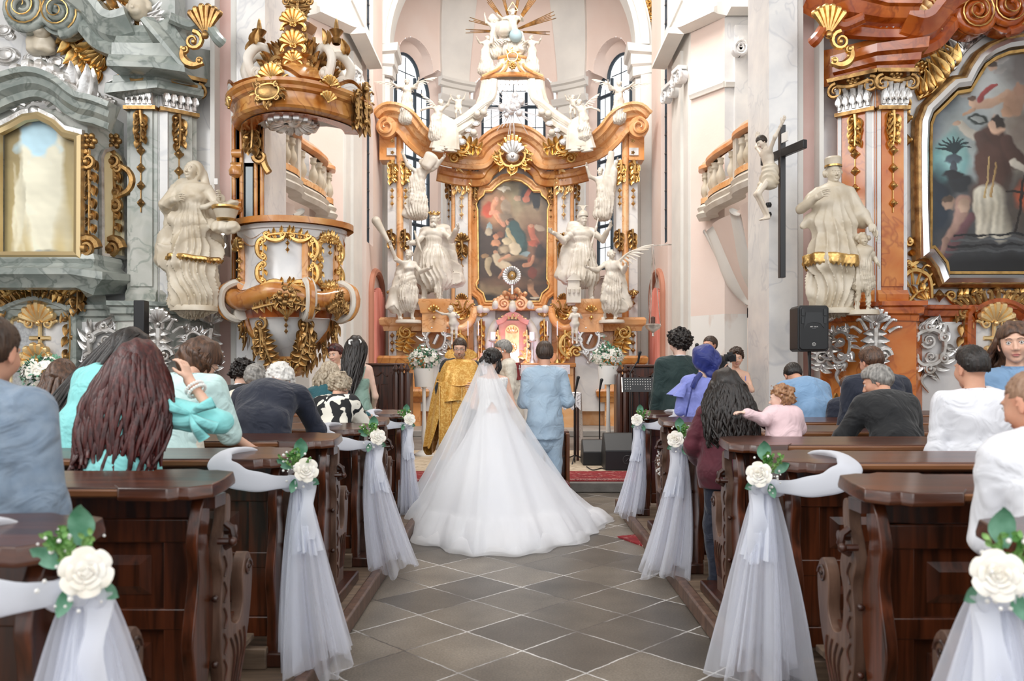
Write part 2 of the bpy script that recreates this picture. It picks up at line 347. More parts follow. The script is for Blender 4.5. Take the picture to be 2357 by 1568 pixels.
# floor tiles
def floor_mat():
 m = bpy.data.materials.new('stone_tiles'); m.use_nodes = True; nt = m.node_tree; N = nt.nodes; L = nt.links; b = N['Principled BSDF']
 tc = N.new('ShaderNodeTexCoord'); mp = N.new('ShaderNodeMapping'); L.new(tc.outputs['Object'], mp.inputs[0])
 mp.inputs['Rotation'].default_value = (0, 0, PI/4)
 s = .635/2**.5; x, y = .056, 4.92; mp.inputs['Location'].default_value = (-(x-y)/2**.5, -(x+y)/2**.5, 0)
 nz = N.new('ShaderNodeTexNoise'); nz.inputs['Scale'].default_value = 3; nz.inputs['Detail'].default_value = 4; L.new(mp.outputs[0], nz.inputs['Vector'])
 vm = N.new('ShaderNodeVectorMath'); vm.operation = 'SCALE'; L.new(nz.outputs['Color'], vm.inputs[0]); vm.inputs['Scale'].default_value = .022
 va = N.new('ShaderNodeVectorMath'); va.operation = 'ADD'; L.new(mp.outputs[0], va.inputs[0]); L.new(vm.outputs[0], va.inputs[1])
 nf = N.new('ShaderNodeTexNoise'); nf.inputs['Scale'].default_value = 28; nf.inputs['Detail'].default_value = 5; L.new(mp.outputs[0], nf.inputs['Vector'])
 vf = N.new('ShaderNodeVectorMath'); vf.operation = 'SCALE'; L.new(nf.outputs['Color'], vf.inputs[0]); vf.inputs['Scale'].default_value = .016; v2 = N.new('ShaderNodeVectorMath'); v2.operation = 'ADD'; L.new(va.outputs[0], v2.inputs[0]); L.new(vf.outputs[0], v2.inputs[1]); va = v2
 br = N.new('ShaderNodeTexBrick'); br.offset = 0; br.squash = 1; L.new(va.outputs[0], br.inputs['Vector'])
 br.inputs['Scale'].default_value = 1; br.inputs['Brick Width'].default_value = s; br.inputs['Row Height'].default_value = s
 br.inputs['Mortar Size'].default_value = .0055; br.inputs['Mortar Smooth'].default_value = .2; br.inputs['Bias'].default_value = -.1
 br.inputs['Color1'].default_value = (*hexc('59534C'), 1); br.inputs['Color2'].default_value = (*hexc('82796D'), 1)
 # mortar: white in places, dark in others
 n2 = N.new('ShaderNodeTexNoise'); n2.inputs['Scale'].default_value = 1.3; n2.inputs['Detail'].default_value = 3; L.new(mp.outputs[0], n2.inputs['Vector'])
 cr = N.new('ShaderNodeValToRGB'); L.new(n2.outputs[0], cr.inputs[0]); cr.color_ramp.elements[0].position = .42; cr.color_ramp.elements[0].color = (*hexc('4A4440'), 1)
 cr.color_ramp.elements[1].position = .55; cr.color_ramp.elements[1].color = (*hexc('CFCDCB'), 1); L.new(cr.outputs[0], br.inputs['Mortar'])
 n3 = N.new('ShaderNodeTexNoise'); n3.inputs['Scale'].default_value = 2.2; n3.inputs['Detail'].default_value = 9; L.new(tc.outputs['Object'], n3.inputs['Vector'])
 r3 = N.new('ShaderNodeMapRange'); r3.inputs[1].default_value = .3; r3.inputs[2].default_value = .7; r3.inputs[3].default_value = .62; r3.inputs[4].default_value = 1.25; L.new(n3.outputs[0], r3.inputs[0])
 n4 = N.new('ShaderNodeTexNoise'); n4.inputs['Scale'].default_value = 90; n4.inputs['Detail'].default_value = 3; L.new(tc.outputs['Object'], n4.inputs['Vector'])
 r4 = N.new('ShaderNodeMapRange'); r4.inputs[1].default_value = .3; r4.inputs[2].default_value = .7; r4.inputs[3].default_value = .72; r4.inputs[4].default_value = 1.28; L.new(n4.outputs[0], r4.inputs[0])
 mm = N.new('ShaderNodeMath'); mm.operation = 'MULTIPLY'; L.new(r3.outputs[0], mm.inputs[0]); L.new(r4.outputs[0], mm.inputs[1])
 mx = N.new('ShaderNodeVectorMath'); mx.operation = 'SCALE'; L.new(br.outputs['Color'], mx.inputs[0]); L.new(mm.outputs[0], mx.inputs['Scale'])
 L.new(mx.outputs[0], b.inputs['Base Color']); b.inputs['Roughness'].default_value = .38
 bp = N.new('ShaderNodeBump'); bp.inputs['Strength'].default_value = .3; bp.inputs['Distance'].default_value = .01
 L.new(br.outputs['Fac'], bp.inputs['Height']); bp.invert = True; L.new(bp.outputs[0], b.inputs['Normal'])
 return m
M_floor = floor_mat()
mb = MB(); mb.box(-9, 9, -1.5, 25.5, -.2, 0); struct(mb.build('floor', M_floor))
# altar steps
M_step = mat('step_stone', hexc('8B8782'), .5, c2=hexc('6E6A66'), ns=3, nd=8, bump=.2, bs=40)
M_stepp = mat('pale_floor_stone', hexc('AFABA6'), .45, c2=hexc('97938F'), ns=2, nd=8, bump=.1, bs=40)
struct(MB().box(-4.6, 4.6, 9.9, 25.5, 0, .13).build('trim_1', M_step, bevel=.015))
struct(MB().box(-3.4, 3.4, 16.9, 25.5, .13, .26).build('trim_2', M_stepp, bevel=.015))
# pew platforms with kerb boards
for nm, x0, x1 in (('trim_3', -9, -.96), ('trim_4', 1.085, 9)):
 struct(MB().box(x0, x1, -1.5, 8.75, 0, .09).build(nm, M_plank, bevel=.006))
for nm, x0, x1 in (('trim_5', -1.02, -.955), ('trim_6', 1.08, 1.145)):
 struct(MB().box(x0, x1, -1.5, 8.78, 0.0, .105).build(nm, M_woodr, bevel=.012))
# --- chancel and nave end, built for the right and mirrored to the left
def mirror_pair(fn, base, mt, n0, smooth=True, ang=30):
 for k, sg in enumerate((1, -1)):
  mb = MB(); fn(mb)
  if sg < 0:
   mb.V = [v*A3((-1, 1, 1)) for v in mb.V]
   out = []
   for l, s_ in zip(mb.L, mb.S):
    st = 0; q = []
    for c in s_: q.append(l[st:st+c][::-1]); st += c
    out.append(np.concatenate(q))
   mb.L = out
  struct(mb.build('%s_%s' % (base, ('right', 'left')[k]) if n0 is None else '%s_%d' % (base, n0+k), mt, smooth=smooth, ang=ang))
def XP(px, Y): return (px-CX)*Y/F
def wall_seg(mb, p, q, z0, z1, th=.15):
 p, q = A3(p), A3(q); d = nrm(q-p); n = A3((d[1], -d[0]))
 o = [p, q, q-n*th, p-n*th]   # front face on side n
 v = [(a[0], a[1], z) for z in (z0, z1) for a in o]
 mb.add(v, np.array([(0, 1, 5, 4), (1, 2, 6, 5), (2, 3, 7, 6), (3, 0, 4, 7), (4, 5, 6, 7), (3, 2, 1, 0)]))
corn = [(0, -.55), (.05, -.55), (.05, -.42), (.02, -.4), (.02, -.12), (.08, -.08), (.1, 0), (.2, .03), (.22, .1), (.3, .14), (.32, .24), (0, .26)]
band = [(0, -.06), (.04, -.06), (.05, -.02), (.07, .02), (.05, .05), (0, .06)]
# white pier with crucifix / pulpit side
def pier(mb):
 x0, x1 = XP(1770, 11.0), XP(1836, 11.0)
 mb.box(x0, x1, 11.0, 12.0, 0, 11.5)
 mb.box(x0-.04, x1+.04, 10.95, 12.0, 0, .9)
mirror_pair(pier, 'wall_pier', M_marbw, None)
def strips(mb):
 mb.box(XP(1834, 11.2), XP(1846, 11.2), 11.15, 12, 0, 11.5); mb.box(XP(1880, 11.3), XP(1890, 11.3), 11.2, 12, 0, 11.5)
mirror_pair(strips, 'trim', M_white, 7)
mirror_pair(lambda mb: mb.box(XP(1836, 11.4), XP(1884, 11.4), 11.4, 12, 0, 11.5), 'wall_niche', M_rose, None)
mirror_pair(lambda mb: mb.box(XP(1886, 11.45), 9, 11.5, 12.1, 0, 11.5), 'wall_nave', M_marbw, None)
mirror_pair(lambda mb: mb.box(8.9, 9.1, 4, 11.6, 0, 9), 'wall_side', M_grey, None)
# chancel walls (X, Y) plan
B0 = (XP(1590, 15.7), 15.7); B1 = (XP(1668, 15.0), 15.0); B2 = (5.4, 15.0)
C1 = (XP(1548, 17.4), 17.4); D0 = (XP(1541, 17.4), 17.6); D1 = (XP(1500, 19.6), 19.6)
mirror_pair(lambda mb: (wall_seg(mb, (B0[0], B0[1]), B1, 2.6, 11.5)), 'wall_choir', M_pink, None)
mirror_pair(lambda mb: (wall_seg(mb, (B0[0], B0[1]), B1, 0, 2.6)), 'wall_choir_base', M_peel, None)
def pil(mb):
 wall_seg(mb, B1, B2, 5.2, 11.5); wall_seg(mb, (XP(1692, 14.9), 14.9), (5.4, 14.9), 5.2, 8.0)
mirror_pair(pil, 'wall_pilaster', M_marbw, None)
mirror_pair(lambda mb: wall_seg(mb, B1, B2, 2.6, 5.2), 'wall_oratory', M_pink, None)
mirror_pair(lambda mb: wall_seg(mb, B1, B2, 0, 2.6), 'wall_oratory_base', M_peel, None)
def pil2(mb):
 a, b = A3(C1), A3(B0); m = lambda t: a+(b-a)*t
 wall_seg(mb, a, b, 0, 11.5, .4); 
 wall_seg(mb, m(.12)+A3((-.06, -.0)), m(.62)+A3((-.06, 0)), 0, 8.1, .1)
 wall_seg(mb, m(.75)+A3((-.05, -.02)), m(.97)+A3((-.05, -.02)), 0, 7.6, .1)
mirror_pair(pil2, 'wall_choir_pilaster', M_white, None)
# window wall (seen almost edge on), with tall window slit
def wwall(mb):
 a, b = A3(D1), A3(D0); m = lambda t: a+(b-a)*t
 wall_seg(mb, a, m(.6), 0, 11.5, .3); wall_seg(mb, m(.6), b, 0, 4.4, .3); wall_seg(mb, m(.97), b, 4.4, 11.5, .3); wall_seg(mb, m(.6), m(.97), 10.4, 11.5, .3)
mirror_pair(wwall, 'wall_window', M_pink, None)
# entablature along the chancel
def path3(pts, z): return [(p[0], p[1], z) for p in pts]
def cornp(mb):
 pts = [(5.3, 14.93), (B1[0]+.02, 14.93), (B1[0]-.0, 15.0), (B0[0]+.0, 15.66), (B0[0]-.12, 15.75), (C1[0]-.1, C1[1]), (C1[0]-.1, 17.6)]
 pts = [A3(p) for p in pts]
 mb.sweep([(p[0], p[1], 8.45) for p in pts[:2]], corn, N=(0, -1, 0))
 for a, b in zip(pts[1:-1], pts[2:]):
  d = nrm(b-a); n = A3((d[1], -d[0], 0));
  if n[1] > 0 and abs(n[0]) < .3: n = -n
  if n[0] > 0: n = -n
  mb.sweep([(a[0], a[1], 8.45), (b[0], b[1], 8.45)], corn, N=n)
 mb.sweep([(B0[0], B0[1]-.02, 6.92), (B1[0], B1[1]-.02, 6.92)], band, N=(-.7, -.7, 0)); mb.sweep([(B1[0], 14.98, 6.92), (5.3, 14.98, 6.92)], band, N=(0, -1, 0))
mirror_pair(cornp, 'trim', M_white, 9, ang=25)
def iongcap(mb, c, wdt, n, h=.3):
 """ionic capital with volutes"""
 n = nrm((*n, 0)); u = nrm(np.cross((0, 0, 1), n)); c = A3(c)
 fr = (c, u, A3((0, 0, 1)), n)
 mb.prism([(-wdt/2-.05, h), (wdt/2+.05, h), (wdt/2+.05, h+.07), (-wdt/2-.05, h+.07)], 0, .18, fr)
 mb.prism([(-wdt/2, h-.16), (wdt/2, h-.16), (wdt/2, h), (-wdt/2, h)], 0, .12, fr)
 for s_ in (-1, 1):
  t = np.linspace(0, 1, 22); a = t*4.2*PI; r = .15*(1-t*.85)
  P = [c+u*(s_*(wdt/2-.02)+s_*r_*math.sin(a_))+A3((0, 0, 1))*(h-.14+r_*math.cos(a_))+n*.15 for r_, a_ in zip(r, a)]
  mb.tube(P, .035*(1-t*.6), 6)
  mb.tube([c+u*s_*(wdt/2-.02)+A3((0, 0, h-.14)), c+u*s_*(wdt/2-.02)+A3((0, 0, h-.14))+n*.13], .13, 14)
def caps(mb):
 iongcap(mb, (XP(1700, 14.9), 14.9, 7.35), .0, (0, -1)); iongcap(mb, (XP(1810, 14.9), 14.9, 7.35), .9, (0, -1))
 a, b = A3(C1), A3(B0); m = lambda t: a+(b-a)*t; n = (-.98, -.2)
 iongcap(mb, (*(m(.86)+A3((-.1, -.02))), 7.2), .25, n); iongcap(mb, (*(m(.35)+A3((-.1, 0))), 7.2), .4, n)
 for px in (1730, 1756):   # flutes
  mb.tube([(XP(px, 14.9), 14.88, 6.98), (XP(px, 14.9), 14.88, 7.3)], .05, 10)
mirror_pair(caps, 'trim', M_marbw, 11)
# choir windows at the side: frame + glass
M_glass = mat('window_glass', (1, 1, 1), .05, trans=1, alpha=.12, spec=.3)
def win_side():
 for k, sg in enumerate((1, -1)):
  mb = MB(); g = MB(); a, b = A3(D1), A3(D0); m = lambda t: a+(b-a)*t
  for t in (.6, .72, .84, .97):
   p = m(t); mb.box(-.03, .03, -.04, .04, 4.4, 10.4, c=(sg*p[0]+sg*.12, p[1], 0))
  for z in np.linspace(4.4, 10.4, 15):
   p, q = m(.6), m(.97); mb.tube([(sg*p[0]+sg*.1, p[1], z), (sg*q[0]+sg*.1, q[1], z)], .022, 4)
  p, q = m(.6), m(.97); g.add([(sg*(p[0]+.14), p[1], 4.4), (sg*(q[0]+.14), q[1], 4.4), (sg*(q[0]+.14), q[1], 10.4), (sg*(p[0]+.14), p[1], 10.4)], np.array([(0, 1, 2, 3)]))
  o = struct(mb.build('window_%d' % (1+k), M_lead)); g.build('window_pane', M_glass, o)
win_side()
# --- triumphal arch of the apse  (Y 20)
ZA = 1.5+752*20/F; RI, RO = 282*20/F, 3.5; XC = 0.0-10*20/F
def arch(mb):
 t = np.linspace(0, PI, 49)
 for r0, r1, y0, y1 in ((RI, RO, 19.95, 20.5), (RI+.12, RO-.08, 19.88, 20.0)):
  G = []
  for a in t:
   c, s_ = math.cos(a), math.sin(a)
   G.append([(XC+r0*c, y0, ZA+r0*s_), (XC+r1*c, y0, ZA+r1*s_), (XC+r1*c, y1, ZA+r1*s_), (XC+r0*c, y1, ZA+r0*s_)])
  mb.grid(G, closev=True)
 for sg in (-1, 1):
  xs = sorted((XC+sg*RI, XC+sg*(RO+.1))); mb.box(xs[0], xs[1], 19.95, 20.5, 0, ZA)
  xs = sorted((XC+sg*(RI+.12), XC+sg*(RO-.0))); mb.box(xs[0], xs[1], 19.86, 20, 0, ZA-.75)
  mb.sweep([(XC+sg*(RI-.03)*1., 20.5, ZA-.42), (XC+sg*(RI-.03), 19.9, ZA-.42), (XC+sg*(RO+.1), 19.9, ZA-.42)] if sg > 0 else [(XC+sg*(RO+.1), 19.9, ZA-.42), (XC+sg*(RI-.03), 19.9, ZA-.42), (XC+sg*(RI-.03), 20.5, ZA-.42)],
    [(0, -.3), (.05, -.28), (.05, -.12), (.1, -.08), (.1, .1), (.18, .14), (.2, .28), (0, .3)], N=[(-sg, 0, 0), (-sg*.7, -.7, 0), (0, -1, 0)] if sg > 0 else [(0, -1, 0), (-sg*.7, -.7, 0), (-sg, 0, 0)])
mb = MB(); arch(mb); struct(mb.build('trim_13', M_white, ang=30))
# spandrel wall over arch
mb = MB(); t = np.linspace(0, PI, 49)
G = [[(XC+RO*math.cos(a), 20.1, ZA+RO*math.sin(a)), (XC+(RO+2.2)*math.cos(a), 20.1, ZA+(RO+2.2)*math.sin(a))] for a in t]
mb.grid(G); 
for sg in (-1, 1): xs = sorted((XC+sg*RO, XC+sg*5.6)); mb.box(xs[0], xs[1], 20.1, 20.4, 0, ZA)
wa_ = struct(mb.build('wall_arch', mat('spandrel_plaster', hexc('D9D3C8'), .8, c2=hexc('CDC6BA'), ns=2)))
# --- apse shell
AA, AB, AY = 3.75, 4.3, 20.35; ZS = 10.35; HV = 6.0
def shell(phi, z, off=0):
 k = np.where(z > ZS, np.sqrt(np.clip(1-((z-ZS)/HV)**2, 0, 1)), 1.)
 return np.stack([XC+(AA-off)*k*np.sin(phi), AY+(AB-off)*k*np.cos(phi), z+0*phi], -1)
def tref(wd, ztop, zbot, s=1.0):
 """trefoil-headed window outline around (0): closed list of (u,z)"""
 h = wd/2*s; r = wd*.25*s; zl = ztop-r*2.05-.0
 pts = [(-h, zbot), (h, zbot)]
 for a in np.linspace(0, 90, 7): pts.append((h-r*.62+r*.62*math.cos(math.radians(a))*1.0, zl+r*1.05*math.sin(math.radians(a))))
 for a in np.linspace(-5, 185, 15): pts.append((r*1.12*math.cos(math.radians(a)), ztop-r*1.12+r*1.12*math.sin(math.radians(a))))
 for a in np.linspace(90, 180, 7): pts.append((-h+r*.62+r*.62*math.cos(math.radians(a))*1.0, zl+r*1.05*math.sin(math.radians(a))))
 return A3(pts)
def inside(poly, u, v):
 r = np.zeros(u.shape, bool); n = len(poly)
 for i in range(n):
  x1, y1 = poly[i]; x2, y2 = poly[(i+1) % n]
  c = ((y1 > v) != (y2 > v)) & (u < (x2-x1)*(v-y1)/(y2-y1+1e-12)+x1); r ^= c
 return r
WIN = [(-50, 2.0, 10.85, 4.6), (50, 2.0, 10.85, 4.6), (0, 2.0, 10.9, 4.6)]
holes = []
for ph, wd, zt, zb in WIN:
 a = math.radians(ph); o = shell(np.array(a), np.array(8.)); o[2] = 0; tg = nrm((AA*math.cos(a), -AB*math.sin(a), 0)); nn = nrm((-tg[1], tg[0], 0))
 holes.append((o, tg, nn, tref(wd, zt, zb), tref(wd*1.3, zt+.32, zb-.3)))
ph = np.linspace(-math.radians(96), math.radians(96), 260); zz = np.linspace(.1, ZS+HV*.93, 300)
PH, ZZ = np.meshgrid(ph, zz, indexing='ij'); G = shell(PH, ZZ); n_, m_ = PH.shape
I = np.arange(n_*m_).reshape(n_, m_); q = np.stack([I[:-1, :-1], I[:-1, 1:], I[1:, 1:], I[1:, :-1]], -1).reshape(-1, 4)
cen = G.reshape(-1, 3)[q].mean(1); keep = np.ones(len(q), bool)
for o, tg, nn, t1, t2 in holes:
 d = cen-o; keep &= ~(inside(t2, d@tg, cen[:, 2]) & (np.abs(d@nn) < 1.2))
mb = MB(); mb.add(G.reshape(-1, 3), q[keep]); struct(mb.build('wall_apse', M_pink, ang=0))
# ribs and pilasters (white), offset inwards
def rib(c0, hw, z0, z1, off, mt, name):
 mb = MB(); z = np.linspace(z0, z1, 60); a0 = math.radians(c0)
 hwz = np.where(z > ZS, hw*(1+(z-ZS)*.16), hw)
 L_ = []
 for s_, o in ((-1, 0), (-1, off), (1, off), (1, 0)):
  P = shell(a0+s_*hwz/4.0, z, o); P[:, 0] += 0; L_.append(P)
 mb.grid(np.stack(L_, 1)); struct(mb.build(name, mt, ang=40))
rib(-28.5, .48, .2, ZS+HV*.9, .1, M_white, 'trim_14'); rib(28.5, .48, .2, ZS+HV*.9, .1, M_white, 'trim_15')
rib(-88, .3, .2, ZS+HV*.9, .1, M_white, 'trim_16'); rib(88, .3, .2, ZS+HV*.9, .1, M_white, 'trim_17')
mb = MB()
for c0 in (-28.5, 28.5):
 a = math.radians(c0)+np.linspace(-.16, .16, 9); P = shell(a, 9.75+0*a, .1); tgn = -(P-A3((XC, AY, 0))); tgn[:, 2] = 0
 for dz, k in ((.38, 1), (-.1, .8), (-.55, .7)):
  mb.sweep(P+A3((0, 0, dz)), [(0, -.1*k), (.1, -.08*k), (.14, .02), (.22*k, .06), (.24*k, .14*k), (0, .16*k)], N=tgn)
struct(mb.build('trim_18', M_white, ang=30))
# windows of the apse: reveal, frame, panes
for k, (o, tg, nn, t1, t2) in enumerate(holes):
 mb = MB(); out = nn if nn[1] > 0 or k == 2 else -nn
 out = nrm(A3((o[0]-XC, (o[1]-AY), 0)))
 ring = lambda T, d: np.array([o+tg*u+A3((0, 0, z))+out*d for u, z in T])
 def onshell(T):
  r = []
  for u, z in T:
   p = o+tg*u; a = math.atan2((p[0]-XC)/AA, (p[1]-AY)/AB); r.append(shell(np.array(a), np.array(z), .03))
  return np.array(r)
 mb.grid(np.stack([onshell(t2*A3((1.02, 1))), ring(t2*A3((.95, .998)), .22), ring(t1, .38), ring(t1, .5)], 0), closev=True)
 struct(mb.build('trim_%d' % (19+k), M_pink, ang=50))
 fm = MB(); d = .42; wd = t1[:, 0].max()*2; zt = t1[:, 1].max(); zb = t1[:, 1].min(); r = wd*.28
 fm.tube(np.vstack([ring(t1*A3((.985, 1)), d), ring(t1[:1], d)]), .06, 6)
 def bar(u0, z0, u1, z1, rr): fm.tube([o+tg*u0+A3((0, 0, z0))+out*d, o+tg*u1+A3((0, 0, z1))+out*d], rr, 6)
 zl = zt-wd*.5
 for u in (-wd*.2, wd*.2): bar(u, zb, u, zt-wd*.3, .055)
 zrow = np.arange(zb, zl+.3, .82)
 for z in np.arange(zl-.05, zb, -1.95): bar(-wd/2, z, wd/2, z, .055)
 for u in (-wd*.35, 0, wd*.35): bar(u, zb, u, zl+(wd*.45 if u == 0 else .15), .013)
 for z in np.arange(zl-.05, zb, -.65): bar(-wd/2, z, wd/2, z, .013)
 bar(-wd*.2, zl+.45, wd*.2, zl+.45, .013)
 fo = struct(fm.build('window_%d' % (3+k), M_lead))
 g = MB(); R_ = ring(t1, d+.03); g.add(R_, [tuple(range(len(R_)))]); g.build('window_pane', M_glass, fo, smooth=False)
# nave and choir vault (flat soffits above the frame) and nave side walls
struct(MB().box(-9.2, 9.2, -4, 11.9, 13.2, 13.5).build('ceiling', M_white)); struct(MB().box(-6, 6, 11.9, 20.2, 13.2, 13.5).build('ceiling_choir', M_white))
for sg, nm in ((-1, 'wall_nave_side_left'), (1, 'wall_nave_side_right')):
 mb = MB(); x0, x1 = sorted((sg*9, sg*9.2)); mb.box(x0, x1, -4, 11.6, 0, 4.5); mb.box(x0, x1, -4, 11.6, 11, 13.2)
 for y in (-4, 1.5, 6.5, 10.6): mb.box(x0, x1, y, y+1.2, 4.5, 11)
 struct(mb.build(nm, M_white, smooth=False))
struct(MB().box(-9.2, 9.2, 11.9, 12.1, 11.4, 13.4).build('wall_nave_end', M_white)); 
for sg in (-1, 1): x0, x1 = sorted((sg*5.4, sg*5.6)); struct(MB().box(x0, x1, 12, 20.4, 0, 13.3).build('wall_choir_outer_%s' % ('left' if sg < 0 else 'right'), M_white))
# ================================================================ carved ornament vocabulary
class Orn:
 """carved relief: strokes in a local (u right, v up, w out) frame collected into a mesh"""
 def __init__(s, O=(0, 0, 0), U=(1, 0, 0), N=(0, -1, 0), k=1.0, V=None):
  s.mb = MB(); s.O = A3(O); s.U = nrm(U); s.N = nrm(N); s.V = nrm(np.cross(s.N, s.U)) if V is None else nrm(V); s.k = k
  if V is None and s.V[2] < 0: s.V = -s.V
 def p(s, u, v, w=0): return s.O+s.k*(s.U*u+s.V*v+s.N*w)
 def pts(s, P): return np.array([s.p(*q) for q in P])
 def stroke(s, P, r0, r1=None, w=.0, n=4, seg=6, flat=.8, mid=None):
  P = catmull(A3(P), n); m = len(P); t = np.linspace(0, 1, m); r1 = r0 if r1 is None else r1
  r = r0+(r1-r0)*t
  if mid: r = r+mid*np.sin(PI*t)
  Q = np.column_stack([P[:, 0], P[:, 1], (P[:, 2] if P.shape[1] > 2 else 0)+w+0*t]); s.mb.tube(s.pts(Q), r*s.k, seg, up=s.N, flat=flat); return s
 def spiral(s, c, r, turns=1.4, a0=90, d=1, th=.03, w=.03, end=.35):
  n = int(turns*12)+2; t = np.linspace(0, 1, n); a = math.radians(a0)+d*t*turns*2*PI; rr = r*(1-t*.82)
  P = [(c[0]+q*math.cos(x), c[1]+q*math.sin(x), w+.6*th*ti) for q, x, ti in zip(rr, a, t)]
  s.mb.tube(s.pts(P), th*(1-t*(1-end))*s.k, 6, up=s.N); s.mb.ball(s.p(*P[-1]), th*1.0*s.k, 6); return s
 def cscroll(s, a, b, bulge=.35, th=.03, w=.03, curl=.28, d=1):
  """C scroll from a to b with spirals at both ends, bulging sideways"""
  a, b = A3(a), A3(b); L = np.linalg.norm(b-a); u = (b-a)/L; n = A3((-u[1], u[0]))*d; m = (a+b)/2+n*bulge*L
  P = catmull([a, a*.8+b*.2+n*bulge*L*.75, m, b*.8+a*.2+n*bulge*L*.75, b], 4)
  P = np.column_stack([P, np.full(len(P), w)]); t = np.linspace(0, 1, len(P)); s.mb.tube(s.pts(P), th*(.7+.5*np.sin(PI*t))*s.k, 6, up=s.N)
  ang = math.degrees(math.atan2(n[1], n[0])); r = curl*L*.5
  s.spiral(a+u*0-n*r*.0+u*r*.9, r, 1.2, math.degrees(math.atan2(-u[1], -u[0])), -d, th*.8, w); s.spiral(b-u*r*.9, r, 1.2, math.degrees(math.atan2(u[1], u[0])), d, th*.8, w); return s
 def leaf(s, p, ang, L, wd, w=.02, curl=.35, ribs=True):
  """pointed acanthus lobe with raised rim"""
  a = math.radians(ang); c, q = math.cos(a), math.sin(a); n = 7; t = np.linspace(0, 1, n)
  ax = np.column_stack([p[0]+L*t*c-curl*L*t**2*q, p[1]+L*t*q+curl*L*t**2*c])
  d = np.gradient(ax, axis=0); d /= np.linalg.norm(d, axis=1)[:, None]; nn = np.column_stack([-d[:, 1], d[:, 0]])
  hw = wd*np.array([.35, .75, 1, .95, .75, .45, .08]); G = []
  for j, k in enumerate((-1, -.5, 0, .5, 1)):
   G.append([s.p(*(ax[i]+nn[i]*k*hw[i]), w+wd*(.25+.55*abs(k)*(1-t[i])+1.1*t[i]**2*.6-.5*(k == 0)*.6)) for i in range(n)])
  s.mb.grid(np.array(G).transpose(1, 0, 2))
  s.mb.grid(np.array([[s.p(*(ax[i]+nn[i]*k*hw[i]), -.005 if abs(k) == 1 else 0) for i in range(n)] for k in (-1, 1)]).transpose(1, 0, 2)[::-1])
  return s
 def frond(s, P, th, L, n=7, side=0, w=.02, curl=.4):
  """spine with leaves along it"""
  C = catmull(A3(P), 6); s.stroke(P, th, th*.4, w=w+.01)
  m = len(C); d = np.gradient(C, axis=0)
  for i in range(n):
   j = int((i+.5)/n*(m-1)); a = math.degrees(math.atan2(d[j][1], d[j][0])); l = L*(.6+.6*math.sin(PI*(i+1)/(n+1)))
   if side >= 0: s.leaf(C[j], a+52, l, l*.3, w, curl)
   if side <= 0: s.leaf(C[j], a-52, l, l*.3, w, -curl)
  return s
 def shell(s, c, r, a0=20, a1=160, n=7, w=.02, r0=.2, th=None):
  th = th or r*1.6*math.radians(abs(a1-a0))/n/2*.62
  for i in range(n):
   a = math.radians(a0+(a1-a0)*(i+.5)/n); l = r*(1-.12*abs((i+.5)/n-.5)*2)
   P = [(c[0]+l*t*math.cos(a), c[1]+l*t*math.sin(a), w+th*(.2+.9*math.sin(t*PI*.6))) for t in np.linspace(r0, 1, 6)]
   s.mb.tube(s.pts(P), np.linspace(.35, 1.15, 6)*th*s.k, 6, up=s.N); s.mb.ball(s.p(*P[-1]), th*1.15*s.k, 6)
  s.mb.ball(s.p(c[0], c[1], w+th), r*min(r0*1.1, .14)*s.k, 8); return s
 def rosette(s, c, r, n=6, w=.02):
  for i in range(n):
   a = 2*PI*i/n; s.mb.ball(s.p(c[0]+r*.62*math.cos(a), c[1]+r*.62*math.sin(a), w+r*.12), r*.36*s.k, 8)
  s.mb.ball(s.p(c[0], c[1], w+r*.35), r*.28*s.k, 8); s.mb.lathe([(0, 0), (r*.7, 0), (r*.6, r*.15), (0, r*.2)], seg=10, R=np.column_stack([s.U, s.V, s.N])*s.k, c=s.p(c[0], c[1], w)); return s
 def bell(s, c, r, w=.03):
  P = [(0, 1.1), (.25, .9), (.55, .5), (.8, .1), (.62, -.25), (.3, -.55), (.12, -.8), (0, -1.0)]
  R = np.column_stack([s.U, s.N, s.V]); s.mb.lathe([(a*r*s.k, b*r*s.k) for a, b in P], seg=8, R=R, c=s.p(c[0], c[1], w+r*.3))
  for i in range(4):
   a = i*PI/2+.4; s.mb.ball(s.p(c[0]+r*.62*math.cos(a), c[1]+r*.1, w+r*.3+r*.62*math.sin(a)), r*.3*s.k, 6)
  return s
 def drop(s, c, n, r, gap=2.6, top=True, w=.02):
  """festoon hanging: leafy head then bell flowers on a string"""
  s.stroke([(c[0], c[1]), (c[0], c[1]-gap*r*n)], r*.12, w=w+r*.3, n=2)
  for i in range(n): s.bell((c[0], c[1]-gap*r*(i+.5)), r*(1-.03*i), w)
  return s
 def foliage(s, c, n, r, h, w=.02, seed=0):
  """dense leafy run going down from c over height h"""
  R = random.Random(seed)
  for i in range(n):
   t = (i+.5)/n; sd = 1 if i % 2 else -1
   s.leaf((c[0]+sd*r*.15, c[1]-h*t), -90+sd*(35+R.random()*25), r*(1.2-.4*t), r*.38, w, -sd*.5)
   if i % 3 == 1: s.mb.ball(s.p(c[0]-sd*r*.3, c[1]-h*t, w+r*.3), r*.25*s.k, 6)
  s.stroke([(c[0], c[1]), (c[0]+r*.1, c[1]-h*.5), (c[0], c[1]-h)], r*.22, r*.1, w=w+r*.2); return s
